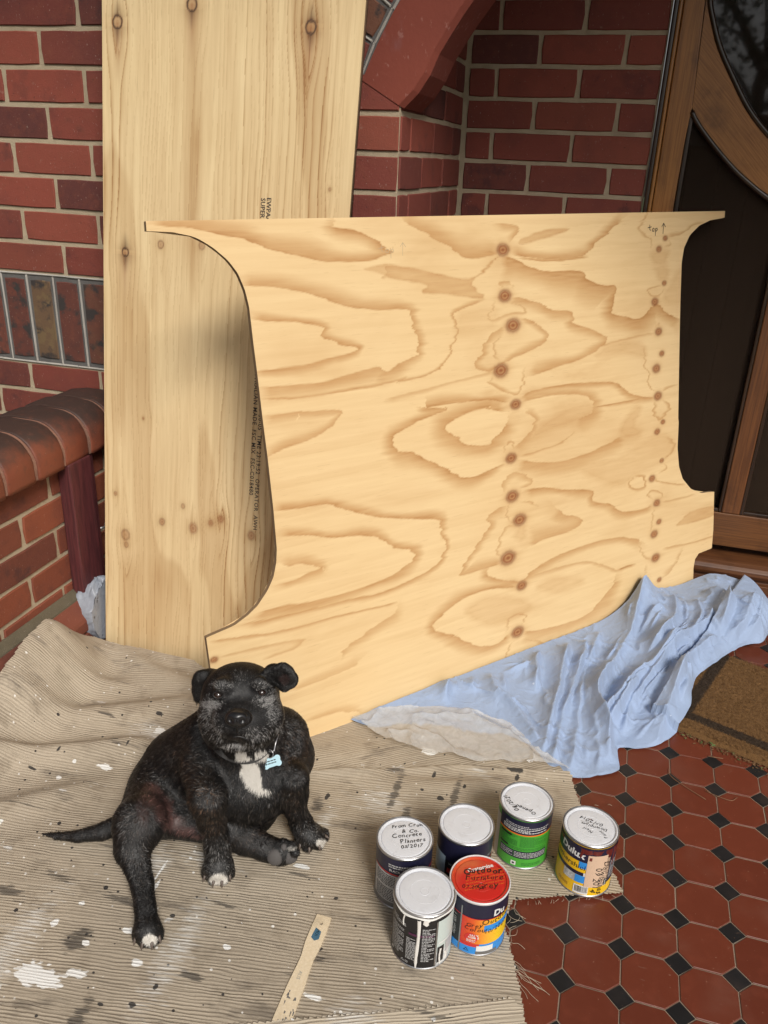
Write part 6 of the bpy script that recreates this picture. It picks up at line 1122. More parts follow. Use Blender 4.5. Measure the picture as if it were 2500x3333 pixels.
# ------------------------------------------------------------------ dog: blended body volumes (world metres)
DOG = [
['body','c',0.02,[-0.8667,-0.545,0.1425,0.1011],[-1.0028,-0.5,0.0247,0.1265]],
['body','c',0.02,[-1.0028,-0.5,0.0247,0.1265],[-1.0658,-0.505,-0.0236,0.1002]],
['body','c',0.03,[-0.8301,-0.49,0.1936,0.0697],[-0.8188,-0.475,0.1379,0.06]],
['body','e',0.03,[-0.8515,-0.59,0.1578],[0.0803,0.0773,0.0624],0],
['body','s',0.025,[-0.8672,-0.55,0.0556,0.0593]],
['body','c',0.03,[-0.9359,-0.53,0.1962,0.077],[-1.0206,-0.515,0.0737,0.1067]],
['body','c',0.03,[-0.8567,-0.555,0.2068,0.0674],[-0.8626,-0.575,0.3184,0.0649]],
['hind','c',0.03,[-1.0827,-0.545,0.0296,0.0698],[-1.0192,-0.7135,0.115,0.0432]],
['hind','c',0.03,[-1.0192,-0.7135,0.115,0.0432],[-1.0146,-0.7508,0.088,0.0306]],
['hind','c',0.01,[-1.0146,-0.7508,0.088,0.0292],[-0.9716,-0.7902,0.056,0.0194]],
['hind','c',0.01,[-0.9716,-0.7902,0.056,0.0194],[-0.9366,-0.8358,0.043,0.0194]],
['hind','e',0.012,[-0.9213,-0.8573,0.034],[0.0245,0.0213,0.0266],0],
['body','c',0.022,[-0.9376,-0.605,0.1834,0.0445],[-0.8826,-0.6905,0.195,0.0291]],
['body','c',0.022,[-0.8826,-0.6905,0.195,0.0291],[-0.8793,-0.6852,0.14,0.0245]],
['body','c',0.01,[-0.8793,-0.6852,0.14,0.0239],[-0.8715,-0.6817,0.075,0.0232]],
['body','c',0.01,[-0.8715,-0.6817,0.075,0.0232],[-0.8666,-0.6897,0.046,0.0249]],
['body','e',0.012,[-0.8655,-0.6929,0.034],[0.0284,0.0203,0.0319],0],
['body','c',0.02,[-0.8068,-0.475,0.1492,0.0472],[-0.7571,-0.5706,0.18,0.0253]],
['body','c',0.02,[-0.7571,-0.5706,0.18,0.0253],[-0.7555,-0.5675,0.14,0.022]],
['body','c',0.02,[-0.7555,-0.5675,0.14,0.022],[-0.7531,-0.5707,0.105,0.0198]],
['body','c',0.01,[-0.7531,-0.5707,0.105,0.0198],[-0.7431,-0.5633,0.06,0.0243]],
['body','e',0.012,[-0.7263,-0.5589,0.036],[0.033,0.022,0.0336],25],
['hind2','c',0.014,[-0.8549,-0.6423,0.085,0.0294],[-0.8324,-0.6371,0.062,0.0272]],
['hind2','c',0.014,[-0.8324,-0.6371,0.062,0.0272],[-0.7944,-0.6299,0.045,0.0225]],
['hind2','c',0.014,[-0.7944,-0.6299,0.045,0.0225],[-0.7655,-0.6302,0.043,0.023]],
['hind2','e',0.01,[-0.7563,-0.6293,0.044],[0.0271,0.0236,0.0162],0],
['body','c',0.03,[-0.9936,-0.6437,0.07,0.0362],[-0.9246,-0.6416,0.07,0.0299]],
['tail','c',0.004,[-1.0861,-0.6576,0.05,0.0213],[-1.1306,-0.6875,0.034,0.017]],
['tail','c',0.004,[-1.1306,-0.6875,0.034,0.017],[-1.175,-0.7055,0.025,0.0115]],
['tail','c',0.004,[-1.175,-0.7055,0.025,0.0115],[-1.2204,-0.7122,0.018,0.0067]],
['tail','c',0.004,[-1.2204,-0.7122,0.018,0.0067],[-1.2554,-0.7139,0.014,0.0021]],
['toe','c',0.005,[-0.9347,-0.866,0.0255,0.0117],[-0.9347,-0.8687,0.0205,0.0099]],
['toe','c',0.005,[-0.9198,-0.8706,0.0255,0.0119],[-0.9193,-0.8732,0.0205,0.0101]],
['toe','c',0.005,[-0.9074,-0.8665,0.0255,0.0119],[-0.9059,-0.8688,0.0205,0.0101]],
['toe','c',0.005,[-0.903,-0.8539,0.0255,0.0112],[-0.901,-0.856,0.0205,0.0095]],
['toe','c',0.005,[-0.8848,-0.7017,0.0255,0.0122],[-0.8845,-0.7052,0.0205,0.0104]],
['toe','c',0.005,[-0.8674,-0.7088,0.0255,0.0127],[-0.8666,-0.712,0.0205,0.0108]],
['toe','c',0.005,[-0.8516,-0.7035,0.0255,0.0127],[-0.8498,-0.7064,0.0205,0.0108]],
['toe','c',0.005,[-0.8455,-0.6879,0.0255,0.0119],[-0.8431,-0.6906,0.0205,0.0101]],
['toe','c',0.005,[-0.7451,-0.5694,0.0255,0.0122],[-0.7443,-0.5731,0.0205,0.0104]],
['toe','c',0.005,[-0.7257,-0.5746,0.0255,0.0134],[-0.7244,-0.5781,0.0205,0.0114]],
['toe','c',0.005,[-0.7085,-0.5629,0.0255,0.0134],[-0.7059,-0.5661,0.0205,0.0114]],
['toe','c',0.005,[-0.7039,-0.5403,0.0255,0.0117],[-0.7002,-0.5432,0.0205,0.01]],
['toe','s',0.005,[-0.7575,-0.622,0.06,0.01]],
['toe','s',0.005,[-0.7403,-0.6231,0.06,0.0106]],
['toe','s',0.005,[-0.7274,-0.6361,0.06,0.0093]],
['head','e',0.02,[-0.8473,-0.605,0.3846],[0.0718,0.059,0.0654],0],
['head','s',0.02,[-0.8433,-0.615,0.3622,0.057]],
['head','s',0.025,[-0.8808,-0.635,0.3452,0.0344]],
['head','s',0.025,[-0.7849,-0.635,0.3729,0.0347]],
['head','s',0.02,[-0.8699,-0.645,0.3195,0.03]],
['head','s',0.02,[-0.7969,-0.645,0.3404,0.03]],
['head','e',0.018,[-0.8185,-0.674,0.3819],[0.0457,0.0324,0.0298],0],
['head','s',0.014,[-0.8496,-0.668,0.3429,0.0244]],
['head','s',0.014,[-0.796,-0.668,0.358,0.0241]],
['head','e',0.012,[-0.8278,-0.66,0.3176],[0.0322,0.0126,0.0232],0],
['head','e',0.012,[-0.7971,-0.715,0.4238],[0.0235,0.0158,0.0179],0],
['head','s',0.02,[-0.8578,-0.655,0.4358,0.0133]],
['head','s',0.02,[-0.7847,-0.655,0.457,0.0131]],
['ear','c',0.01,[-0.9261,-0.602,0.4089,0.0039],[-0.9306,-0.602,0.4061,0.0039]],
['ear','c',0.01,[-0.9306,-0.602,0.4061,0.0039],[-0.9351,-0.602,0.4034,0.0039]],
['ear','c',0.01,[-0.9351,-0.602,0.4034,0.0039],[-0.9381,-0.602,0.396,0.0039]],
['ear','c',0.01,[-0.9381,-0.602,0.396,0.0039],[-0.941,-0.602,0.3885,0.004]],
['ear','c',0.01,[-0.941,-0.602,0.3885,0.004],[-0.9415,-0.602,0.3793,0.004]],
['ear','c',0.01,[-0.9415,-0.602,0.3793,0.004],[-0.9419,-0.602,0.3699,0.004]],
['ear','c',0.01,[-0.9419,-0.602,0.3699,0.004],[-0.9405,-0.602,0.3634,0.004]],
['ear','c',0.01,[-0.9405,-0.602,0.3634,0.004],[-0.9392,-0.602,0.3569,0.004]],
['ear','c',0.01,[-0.9392,-0.602,0.3569,0.004],[-0.9366,-0.602,0.3534,0.004]],
['ear','c',0.01,[-0.9366,-0.602,0.3534,0.004],[-0.9339,-0.602,0.3499,0.004]],
['ear','c',0.012,[-0.9233,-0.588,0.3902,0.0114],[-0.923,-0.598,0.4019,0.0045]],
['ear','c',0.012,[-0.923,-0.598,0.4019,0.0045],[-0.9261,-0.602,0.4089,0.0039]],
['ear','c',0.012,[-0.9233,-0.588,0.3902,0.0114],[-0.9275,-0.598,0.3992,0.0045]],
['ear','c',0.012,[-0.9275,-0.598,0.3992,0.0045],[-0.9351,-0.602,0.4034,0.0039]],
['ear','c',0.012,[-0.9233,-0.588,0.3902,0.0114],[-0.9305,-0.598,0.3917,0.0045]],
['ear','c',0.012,[-0.9305,-0.598,0.3917,0.0045],[-0.941,-0.602,0.3885,0.004]],
['ear','c',0.012,[-0.9233,-0.588,0.3902,0.0114],[-0.9309,-0.598,0.3825,0.0046]],
['ear','c',0.012,[-0.9309,-0.598,0.3825,0.0046],[-0.9419,-0.602,0.3699,0.004]],
['ear','c',0.012,[-0.9233,-0.588,0.3902,0.0114],[-0.9295,-0.598,0.376,0.0046]],
['ear','c',0.012,[-0.9295,-0.598,0.376,0.0046],[-0.9392,-0.602,0.3569,0.004]],
['ear','c',0.012,[-0.9233,-0.588,0.3902,0.0114],[-0.9269,-0.598,0.3725,0.0046]],
['ear','c',0.012,[-0.9269,-0.598,0.3725,0.0046],[-0.9339,-0.602,0.3499,0.004]],
['ear','c',0.014,[-0.9119,-0.592,0.4009,0.0118],[-0.9277,-0.598,0.3971,0.0073]],
['ear','c',0.01,[-0.7711,-0.604,0.4597,0.0038],[-0.7655,-0.604,0.4616,0.0038]],
['ear','c',0.01,[-0.7655,-0.604,0.4616,0.0038],[-0.76,-0.604,0.4635,0.0038]],
['ear','c',0.01,[-0.76,-0.604,0.4635,0.0038],[-0.7548,-0.604,0.4605,0.0038]],
['ear','c',0.01,[-0.7548,-0.604,0.4605,0.0038],[-0.7496,-0.604,0.4576,0.0038]],
['ear','c',0.01,[-0.7496,-0.604,0.4576,0.0038],[-0.7454,-0.604,0.4509,0.0038]],
['ear','c',0.01,[-0.7454,-0.604,0.4509,0.0038],[-0.7411,-0.604,0.4441,0.0038]],
['ear','c',0.01,[-0.7411,-0.604,0.4441,0.0038],[-0.7426,-0.604,0.4389,0.0038]],
['ear','c',0.01,[-0.7426,-0.604,0.4389,0.0038],[-0.7441,-0.604,0.4337,0.0038]],
['ear','c',0.01,[-0.7441,-0.604,0.4337,0.0038],[-0.7493,-0.604,0.4305,0.0038]],
['ear','c',0.01,[-0.7493,-0.604,0.4305,0.0038],[-0.7546,-0.604,0.4273,0.0038]],
['ear','c',0.01,[-0.7546,-0.604,0.4273,0.0038],[-0.7576,-0.604,0.423,0.0038]],
['ear','c',0.01,[-0.7576,-0.604,0.423,0.0038],[-0.7606,-0.604,0.4187,0.0038]],
['ear','c',0.012,[-0.7829,-0.59,0.433,0.0121],[-0.7756,-0.6,0.4486,0.0044]],
['ear','c',0.012,[-0.7756,-0.6,0.4486,0.0044],[-0.7711,-0.604,0.4597,0.0038]],
['ear','c',0.012,[-0.7829,-0.59,0.433,0.0121],[-0.77,-0.6,0.4506,0.0044]],
['ear','c',0.012,[-0.77,-0.6,0.4506,0.0044],[-0.76,-0.604,0.4635,0.0038]],
['ear','c',0.012,[-0.7829,-0.59,0.433,0.0121],[-0.7648,-0.6,0.4476,0.0044]],
['ear','c',0.012,[-0.7648,-0.6,0.4476,0.0044],[-0.7496,-0.604,0.4576,0.0038]],
['ear','c',0.012,[-0.7829,-0.59,0.433,0.0121],[-0.7605,-0.6,0.4408,0.0044]],
['ear','c',0.012,[-0.7605,-0.6,0.4408,0.0044],[-0.7411,-0.604,0.4441,0.0038]],
['ear','c',0.012,[-0.7829,-0.59,0.433,0.0121],[-0.7621,-0.6,0.4356,0.0044]],
['ear','c',0.012,[-0.7621,-0.6,0.4356,0.0044],[-0.7441,-0.604,0.4337,0.0038]],
['ear','c',0.012,[-0.7829,-0.59,0.433,0.0121],[-0.7674,-0.6,0.4324,0.0044]],
['ear','c',0.012,[-0.7674,-0.6,0.4324,0.0044],[-0.7546,-0.604,0.4273,0.0038]],
['ear','c',0.012,[-0.7829,-0.59,0.433,0.0121],[-0.7704,-0.6,0.4281,0.0044]],
['ear','c',0.012,[-0.7704,-0.6,0.4281,0.0044],[-0.7606,-0.604,0.4187,0.0038]],
['ear','c',0.014,[-0.7891,-0.592,0.4348,0.0126],[-0.7645,-0.598,0.4444,0.0081]]]
DOGCUT = [
[0.006,[-0.8155,-0.727,0.38,0.0036],[-0.7969,-0.74,0.4006,0.004]],
[0.006,[-0.7969,-0.74,0.4006,0.004],[-0.7844,-0.745,0.4108,0.004]],
[0.006,[-0.7844,-0.745,0.4108,0.004],[-0.776,-0.74,0.4067,0.004]],
[0.006,[-0.776,-0.74,0.4067,0.004],[-0.7702,-0.727,0.392,0.0036]],
[0.005,[-0.7706,-0.77,0.4537,0.0017],[-0.7781,-0.757,0.4216,0.0017]],
[0.008,[-0.8405,-0.7,0.4507,0.0067],[-0.8403,-0.7,0.4508,0.0067]],
[0.008,[-0.7582,-0.7,0.4752,0.0066],[-0.7579,-0.7,0.4753,0.0066]],
[0.012,[-0.7981,-0.7,0.5015,0.003],[-0.7938,-0.715,0.4733,0.003]],
[0.006,[-0.7436,-0.632,0.4627,0.0079],[-0.7479,-0.632,0.4544,0.0079]]]
GZ = .0095                                                  # top of the cloth
def sdf_dog(h=.0032):
    lo, hi = np.full(3, 9.), np.full(3, -9.)
    for p in DOG:
        for q in p[3:]:
            if isinstance(q, list) and len(q) >= 3:
                c = np.array(q[:3]); r = q[3] if len(q) > 3 else .09; lo = np.minimum(lo, c-r-.015); hi = np.maximum(hi, c+r+.015)
    lo[2] = -.004; N = np.ceil((hi-lo)/h).astype(int); ax_ = [lo[i]+h*np.arange(N[i]) for i in range(3)]; Fd = np.full(N, 1., np.float32)
    def loc(c, r):
        a = np.clip(((c-r-lo)/h).astype(int), 0, N-1); b = np.clip(((c+r-lo)/h).astype(int)+2, 1, N); sl = tuple(slice(i, j) for i, j in zip(a, b))
        return sl, np.stack(np.meshgrid(*[ax_[i][sl[i]] for i in range(3)], indexing='ij'), -1).astype(np.float32)
    def prim(p):
        if p[1] == 's':
            c = np.array(p[3][:3]); r = p[3][3]; sl, P = loc(c, r+.035); return sl, np.linalg.norm(P-c, axis=-1)-r
        if p[1] == 'c':
            a, b = np.array(p[3][:3]), np.array(p[4][:3]); ra, rb = p[3][3], p[4][3]; m_ = (a+b)/2; sl, P = loc(m_, np.linalg.norm(b-a)/2+max(ra, rb)+.035)
            d = b-a; t = np.clip(((P-a)@d)/(d@d+1e-12), 0, 1); return sl, np.linalg.norm(P-a-t[..., None]*d, axis=-1)-(ra+(rb-ra)*t)
        c, r, ro = np.array(p[3]), np.array(p[4]), math.radians(p[5]); sl, P = loc(c, r.max()+.035); q = (P-c)@RM.T; x, y = q[..., 0]*math.cos(ro)+q[..., 1]*math.sin(ro), -q[..., 0]*math.sin(ro)+q[..., 1]*math.cos(ro)
        k0 = np.sqrt((x/r[0])**2+(y/r[1])**2+(q[..., 2]/r[2])**2); k1 = np.sqrt((x/r[0]**2)**2+(y/r[1]**2)**2+(q[..., 2]/r[2]**2)**2)+1e-9; return sl, k0*(k0-1)/k1
    def smin(a, b, k): hh = np.clip(k-np.abs(a-b), 0, None)/k; return np.minimum(a, b)-hh*hh*k*.25
    for p in DOG:
        sl, d = prim(p); Fd[sl] = smin(Fd[sl], d.astype(np.float32), p[2])
    for k, a, b in DOGCUT:
        sl, d = prim(['cut', 'c', k, a, b]); Fd[sl] = -smin(-Fd[sl], d.astype(np.float32), k)
    Z = ax_[2][None, None, :]; Fd = -smin(-Fd, np.broadcast_to(Z-GZ, Fd.shape).astype(np.float32), .006)
    # surface nets
    s = Fd < 0; c8 = np.zeros(N-1, np.int8)
    for i in (0, 1):
        for j in (0, 1):
            for k in (0, 1): c8 += s[i:N[0]-1+i, j:N[1]-1+j, k:N[2]-1+k]
    act = (c8 > 0) & (c8 < 8); idx = np.full(N-1, -1, np.int64); ii = np.argwhere(act); idx[act] = np.arange(len(ii))
    acc = np.zeros((len(ii), 3)); cnt = np.zeros(len(ii))
    cor = [(i, j, k) for i in (0, 1) for j in (0, 1) for k in (0, 1)]
    for a in cor:
        for b in cor:
            if sum(b)-sum(a) != 1 or any(y < x for x, y in zip(a, b)): continue
            fa, fb = Fd[tuple((ii+a).T)], Fd[tuple((ii+b).T)]; m_ = (fa < 0) != (fb < 0); t = np.where(m_, fa/(fa-fb+1e-12), 0)
            acc[m_] += (np.array(a)+t[:, None]*(np.array(b)-np.array(a)))[m_]; cnt[m_] += 1
    V = lo+h*(ii+acc/cnt[:, None]); Q = []
    for ax in range(3):
        e = np.eye(3, dtype=int)[ax]; o1, o2 = [np.eye(3, dtype=int)[(ax+q) % 3] for q in (1, 2)]
        A = s[tuple(slice(0, N[i]-e[i]) for i in range(3))]; B = s[tuple(slice(e[i], N[i]) for i in range(3))]; ed = np.argwhere(A != B)
        ok = ((ed-o1-o2) >= 0).all(1) & (ed < N-1).all(1); ed = ed[ok]; inside = A[tuple(ed.T)]
        q = np.stack([idx[tuple((ed-o1-o2).T)], idx[tuple((ed-o2).T)], idx[tuple(ed.T)], idx[tuple((ed-o1).T)]], 1); q[~inside] = q[~inside][:, ::-1]; Q.append(q)
    Q = np.concatenate(Q); Q = Q[(Q >= 0).all(1)]
    for _ in range(2):                                      # light smoothing
        n_ = np.zeros_like(V); w_ = np.zeros(len(V))
        for k in range(4):
            np.add.at(n_, Q[:, k], V[Q[:, (k+1) % 4]]+V[Q[:, k-1]]); np.add.at(w_, Q[:, k], 2)
        V = V*.5+.5*n_/w_[:, None]
    return V, Q
DV, DQ = sdf_dog()
fn_ = np.cross(DV[DQ[:, 2]]-DV[DQ[:, 0]], DV[DQ[:, 3]]-DV[DQ[:, 1]]); DN = np.zeros_like(DV)
for k in range(4): np.add.at(DN, DQ[:, k], fn_)
DN /= np.linalg.norm(DN, axis=1)[:, None]+1e-12
def coat_xy(P):
    """coat chart: the dog flattened along the way it is facing"""
    q = (P-CP)@RM.T; return np.c_[(q[:, 0]/q[:, 2]*2641+1250-350)*2.0738, (q[:, 1]/q[:, 2]*2641+1666.5-2100)*2.0738]
GREY = [(690, 470, 55, 105, .6), (700, 405, 80, 34, .85), (775, 272, 70, 26, .6), (1025, 272, 70, 24, .65), (1115, 430, 46, 110, .75), (1065, 385, 78, 40, .85), (745, 590, 50, 55, .38), (1005, 600, 75, 50, .5), (870, 680, 115, 20, 1.), (640, 560, 45, 50, .25), (1140, 560, 40, 45, .35), (890, 230, 60, 60, .08), (740, 1390, 90, 95, .35), (745, 1500, 90, 60, .4), (1350, 1270, 110, 70, .3), (120, 1150, 50, 140, .2), (150, 1350, 55, 110, .15), (240, 1500, 60, 150, .12), (1050, 720, 90, 60, .12), (640, 950, 80, 60, .08), (300, 900, 80, 60, .08), (1230, 600, 100, 120, .1), (940, 1000, 260, 60, .1)]
WHITE = [(965, 845, 62, 62, 1.1), (985, 900, 56, 55, 1.1), (1005, 945, 42, 38, 1.05), (1050, 982, 50, 16, .9), (900, 738, 36, 34, 1.05), (940, 778, 34, 30, 1.05), (1040, 735, 44, 34, 1.), (750, 1580, 62, 42, .95), (285, 1990, 48, 42, .9), (1445, 1335, 42, 30, .8), (1250, 1370, 35, 25, .5)]
BROWN = [(640, 1060, 100, 120, .8), (600, 930, 90, 110, .5), (1280, 700, 110, 160, .5), (690, 1200, 90, 80, .6), (180, 1300, 120, 160, .3), (520, 760, 90, 160, .35), (1000, 1320, 160, 60, .45), (1250, 1050, 60, 120, .4)]
SKIN = [(300, 1020, 62, 75, 1.), (370, 1110, 62, 75, 1.), (450, 1200, 75, 52, 1.), (530, 1250, 70, 34, 1.), (610, 1290, 40, 20, .9), (240, 1120, 40, 90, .4)]
def blob(xy, L):
    m_ = np.zeros(len(xy))
    for cx, cy, rx, ry, p in L: m_ = np.maximum(m_, p*np.clip(1.9-1.35*np.hypot((xy[:, 0]-cx)/rx, (xy[:, 1]-cy)/ry), 0, 1))
    return m_
def coat(P, Nn, rnd):
    xy = coat_xy(P); front = sstep(.35, -.1, (Nn@RM[2])); nz = fbm(P[:, 0]*45, P[:, 1]*45, P[:, 2]*45, seed=501)
    g = blob(xy, GREY)*front; w = blob(xy, WHITE)*front*sstep(694, 716, xy[:, 1]); b = blob(xy, BROWN); s = blob(xy, SKIN)*front
    st = np.sin(P[:, 2]*260+fbm(P[:, 0]*30, P[:, 1]*30, P[:, 2]*30, seed=503)*9)
    c = np.empty((len(P), 3)); c[:] = (.0062, .0056, .0056); cl_ = fbm(P[:, 0]*170, P[:, 1]*170, P[:, 2]*60, seed=507, o=3); c *= ((.55+.9*rnd)*np.exp(1.5*cl_))[:, None]; sh = (np.clip(cl_-.12, 0, 1)*(rnd > .5))[:, None]*.7; c = c*(1-sh)+np.array((.075, .062, .052))*sh
    k = (b*(.35+.65*(st > 0))*(rnd > .45))[:, None]; c = c*(1-k)+np.array((.055, .032, .019))*k
    k = (s*.9)[:, None]; c = c*(1-k)+np.array((.095, .048, .042))*(.75+.5*nz[:, None])*k
    k = (rnd < (g*(.62+.5*nz)))[:, None]*1.; c = c*(1-k)+np.array((.3, .29, .28))*np.where(P[:, 2] > .32, 1., .55)[:, None]*(.4+.9*((rnd*7919) % 1))[:, None]*k
    lip = np.exp(-((xy[:, 1]-(613+((xy[:, 0]-877)/82.)**2*26))/9)**2)*(np.abs(xy[:, 0]-877) < 90)*front+np.exp(-((xy[:, 0]-875)/6)**2)*(np.abs(xy[:, 1]-580) < 32)*front; k = np.clip(lip, 0, 1)[:, None]; c = c*(1-k)+.004*k
    k = (sstep(.42, .6, w+.28*nz))[:, None]; c = c*(1-k)+np.array((.6, .57, .52))*k
    xe = np.hypot((xy[:, 0]-1192)/36, (xy[:, 1]-232)/36) < 1; ke = (xe & (Nn@RM[2] < .2))[:, None]*.8; c = c*(1-ke)+np.array((.035, .021, .019))*ke
    return c, xy, s, w
C0, XY, SK, WH = coat(DV, DN, np.full(len(DV), .45))
grey = blob(XY, GREY)*sstep(.35, -.1, DN@RM[2]); C0 = C0*(1-.14*grey[:, None])+.14*grey[:, None]*np.array((.08, .078, .075))
t = NT('dog_skin'); M_DOG = t.fin(t.at('coat', 'Color'), .55)
dog = empty('dog', (-.86, -.6, GZ), 'black staffy type dog with greying face and white chest sitting on the cloth', 'dog')
me = np_mesh('body', DV, DQ); attr(me, 'coat', np.c_[C0, np.ones(len(C0))], 'FLOAT_COLOR'); body = add('body', me, M_DOG, dog, smooth=True)
# short coat of hair
rf = np.random.RandomState(77); T1, T2 = DQ[:, [0, 1, 2]], DQ[:, [0, 2, 3]]; TR = np.concatenate([T1, T2])
ar = .5*np.linalg.norm(np.cross(DV[TR[:, 1]]-DV[TR[:, 0]], DV[TR[:, 2]]-DV[TR[:, 0]]), axis=1); vis = ((DN[TR[:, 0]]@RM[2]) < .45); headz = (DV[TR[:, 0], 2] > .36)
pw = ar*np.where(vis, 1., .15)*np.where(headz, 1.7, 1.); pk = rf.choice(len(TR), 230000, p=pw/pw.sum()); r1, r2 = np.sqrt(rf.rand(len(pk))), rf.rand(len(pk)); bw_ = np.c_[1-r1, r1*(1-r2), r1*r2]
HP = (DV[TR[pk]]*bw_[..., None]).sum(1); HN = (DN[TR[pk]]*bw_[..., None]).sum(1); HN /= np.linalg.norm(HN, axis=1)[:, None]
HC, HXY, HS, HW_ = coat(HP, HN, rf.rand(len(HP)))
nose_bare = (np.hypot((HXY[:, 0]-875)/78, (HXY[:, 1]-490)/55) < 1) | (np.hypot((HXY[:, 0]-748)/40, (HXY[:, 1]-336)/27) < 1) | (np.hypot((HXY[:, 0]-1041)/40, (HXY[:, 1]-320)/27) < 1)
kp = ~nose_bare & (HP[:, 2] > GZ+.004) & (rf.rand(len(HP)) > HS*.8); HP, HN, HC, HXY, HW_ = HP[kp], HN[kp], HC[kp], HXY[kp], HW_[kp]; n_ = len(HP)
hd = sstep(.335, .375, HP[:, 2]+.25*(HP[:, 1]+.6)); nosep = np.array([-.7855, -.76, .444])
fl_h = HP-nosep; fl_h /= np.linalg.norm(fl_h, axis=1)[:, None]+1e-9; fl_b = np.array([-.35, .25, -1.])/1.1+.25*fbm(HP[:, :1]*14, HP[:, 1:2]*14, HP[:, 2:]*14, seed=505)*np.array([1, 1, .3]); fd = fl_h*hd[:, None]+fl_b*(1-hd[:, None]); fd = fd+rf.normal(0, .12, fd.shape)+.5*np.stack([fbm(HP[:, 0]*90, HP[:, 1]*90, HP[:, 2]*90, seed=509+k) for k in range(3)], -1)
fd -= (fd*HN).sum(1)[:, None]*HN; fd /= np.linalg.norm(fd, axis=1)[:, None]+1e-9
ln_ = np.where(hd > .5, .0032, .0062)*(.7+.6*rf.rand(n_))*(1+.7*np.clip(HW_, 0, 1)); ln_ *= np.where(HP[:, 2] < .07, .6, 1.)
gd = (rf.rand(n_) < np.where(hd > .5, .07, .10)) & (HC.max(1) < .4); ln_ = ln_*np.where(gd, np.where(hd > .5, 1.15, 1.5), 1.); HC = HC*np.where(gd & (HC.max(1) < .12), np.where(rf.rand(n_) < .5, .25, 2.6), 1.)[:, None]; HC = np.where((gd & (HC.max(1) < .12) & (rf.rand(n_) < .22))[:, None], np.array((.055, .045, .037))*rf.uniform(.4, 1.3, (n_, 1)), HC)  # guard hairs: some tinted greyish to put gloss into the colour, others darkened
p1 = HP+(fd*.9+HN*.24)*ln_[:, None]*.5; p2 = HP+(fd*1.05+HN*.2)*ln_[:, None]
hc = bpy.data.hair_curves.new('coat_hair'); hc.add_curves([3]*n_)
hc.attributes['position'].data.foreach_set('vector', np.stack([HP-HN*.0006, p1, p2], 1).astype(np.float32).ravel())
ra = hc.attributes.get('radius') or hc.attributes.new('radius', 'FLOAT', 'POINT'); ra.data.foreach_set('value', (np.array([.00027, .00022, .00006])[None]*np.where(gd, np.where(hd > .5, 1.6, 2.0), 1.)[:, None]).astype(np.float32).ravel())
ca = hc.attributes.new('coat', 'FLOAT_COLOR', 'CURVE'); ca.data.foreach_set('color', np.c_[HC, np.ones(n_)].astype(np.float32).ravel())
t = NT('dog_hair'); hc.materials.append(t.fin(t.at('coat', 'Color'), .3, Specular_IOR_Level=.55))
fur = bpy.data.objects.new('coat_hair', hc); put(fur, parent=dog)
# eyes, nose, claws, pads
from mathutils.bvhtree import BVHTree
bvh = BVHTree.FromPolygons([tuple(v) for v in DV], [tuple(q) for q in DQ.tolist()])
def on_dog(zx, zy):
    s_ = np.array([zx/2.0738+350-1250, zy/2.0738+2100-1666.5]); d = Vector((np.array([s_[0]/2641, s_[1]/2641, 1.])@RM).tolist()).normalized(); h = bvh.ray_cast(Vector(CP.tolist()), d); return h[0], h[1], d
M_EYE = ink('wet_dark_eye', (.02, .010, .006), .04, Coat_Weight=1.); M_NOSE = plain('wet_black_nose', (.010, .010, .011), .32); M_CLAW = plain('horn_claw', (.10, .075, .06), .45); M_PAD = plain('grey_paw_pad', (.075, .068, .065), .75); M_LID2 = plain('dark_eyelid', (.008, .007, .007), .5)
def ball(c, r, ex=None, n=16, m_=10):
    V = []; F = []
    ex = ex or (RM[0], RM[1], RM[2]); r = np.broadcast_to(r, 3)
    for i in range(m_+1):
        for j in range(n):
            a, b_ = math.pi*i/m_, 2*math.pi*j/n; q = np.array([math.sin(a)*math.cos(b_)*r[0], math.sin(a)*math.sin(b_)*r[1], -math.cos(a)*r[2]]); V.append(np.array(c)+q[0]*np.array(ex[0])+q[1]*np.array(ex[1])+q[2]*np.array(ex[2]))
    for i in range(m_):
        for j in range(n): F.append((i*n+j, i*n+(j+1) % n, (i+1)*n+(j+1) % n, (i+1)*n+j))
    return V, F
for zx, zy in ((748, 335), (1041, 319)):
    p, nn, d = on_dog(zx, zy); c = np.array(p)+np.array(d)*.0035; add('eye', mesh('eye', *ball(c, .0086)), M_EYE, dog, smooth=True)
    up_ = -RM[1]; lidp = [c-np.array(d)*.0064+RM[0]*.0094*math.cos(a)+up_*(.0060*math.sin(a)) for a in np.linspace(0, 2*math.pi, 18)]
    add('eyelid', MB().tube([tuple(q) for q in lidp], .0016, 6, False).mesh('eyelid'), M_LID2, dog, smooth=True)
p, nn, d = on_dog(875, 492); c = np.array(p)+np.array(d)*.004
nb_ = MB(); V, F = ball(c, (.0180, .0128, .0115), n=28, m_=18); V = np.array(V)
for sx in (-1, 1):
    hcen = c+RM[0]*sx*.0105+RM[1]*.003-RM[2]*.0105; dd = np.linalg.norm(V-hcen, axis=1); V += (RM[2]*.0075)[None]*np.exp(-(dd/.0050)**2)[:, None]
dd = np.abs((V-c)@RM[0]); V += RM[2][None]*(.002*np.exp(-(dd/.0018)**2)*(((V-c)@RM[1]) > -.002))[:, None]
nb_.raw(V, F); nose = add('nose', nb_.mesh('nose'), M_NOSE, dog, smooth=True)
def lipline(L, r):
    q = [on_dog(*z_) for z_ in L]; q = [np.array(a_[0])-np.array(a_[2])*.0016 for a_ in q if a_[0] is not None]
    add('mouth_line', MB().tube([tuple(a_) for a_ in smooth_line(q, 3)], r, 6).mesh('mouth_line'), M_LID2, dog, smooth=True)
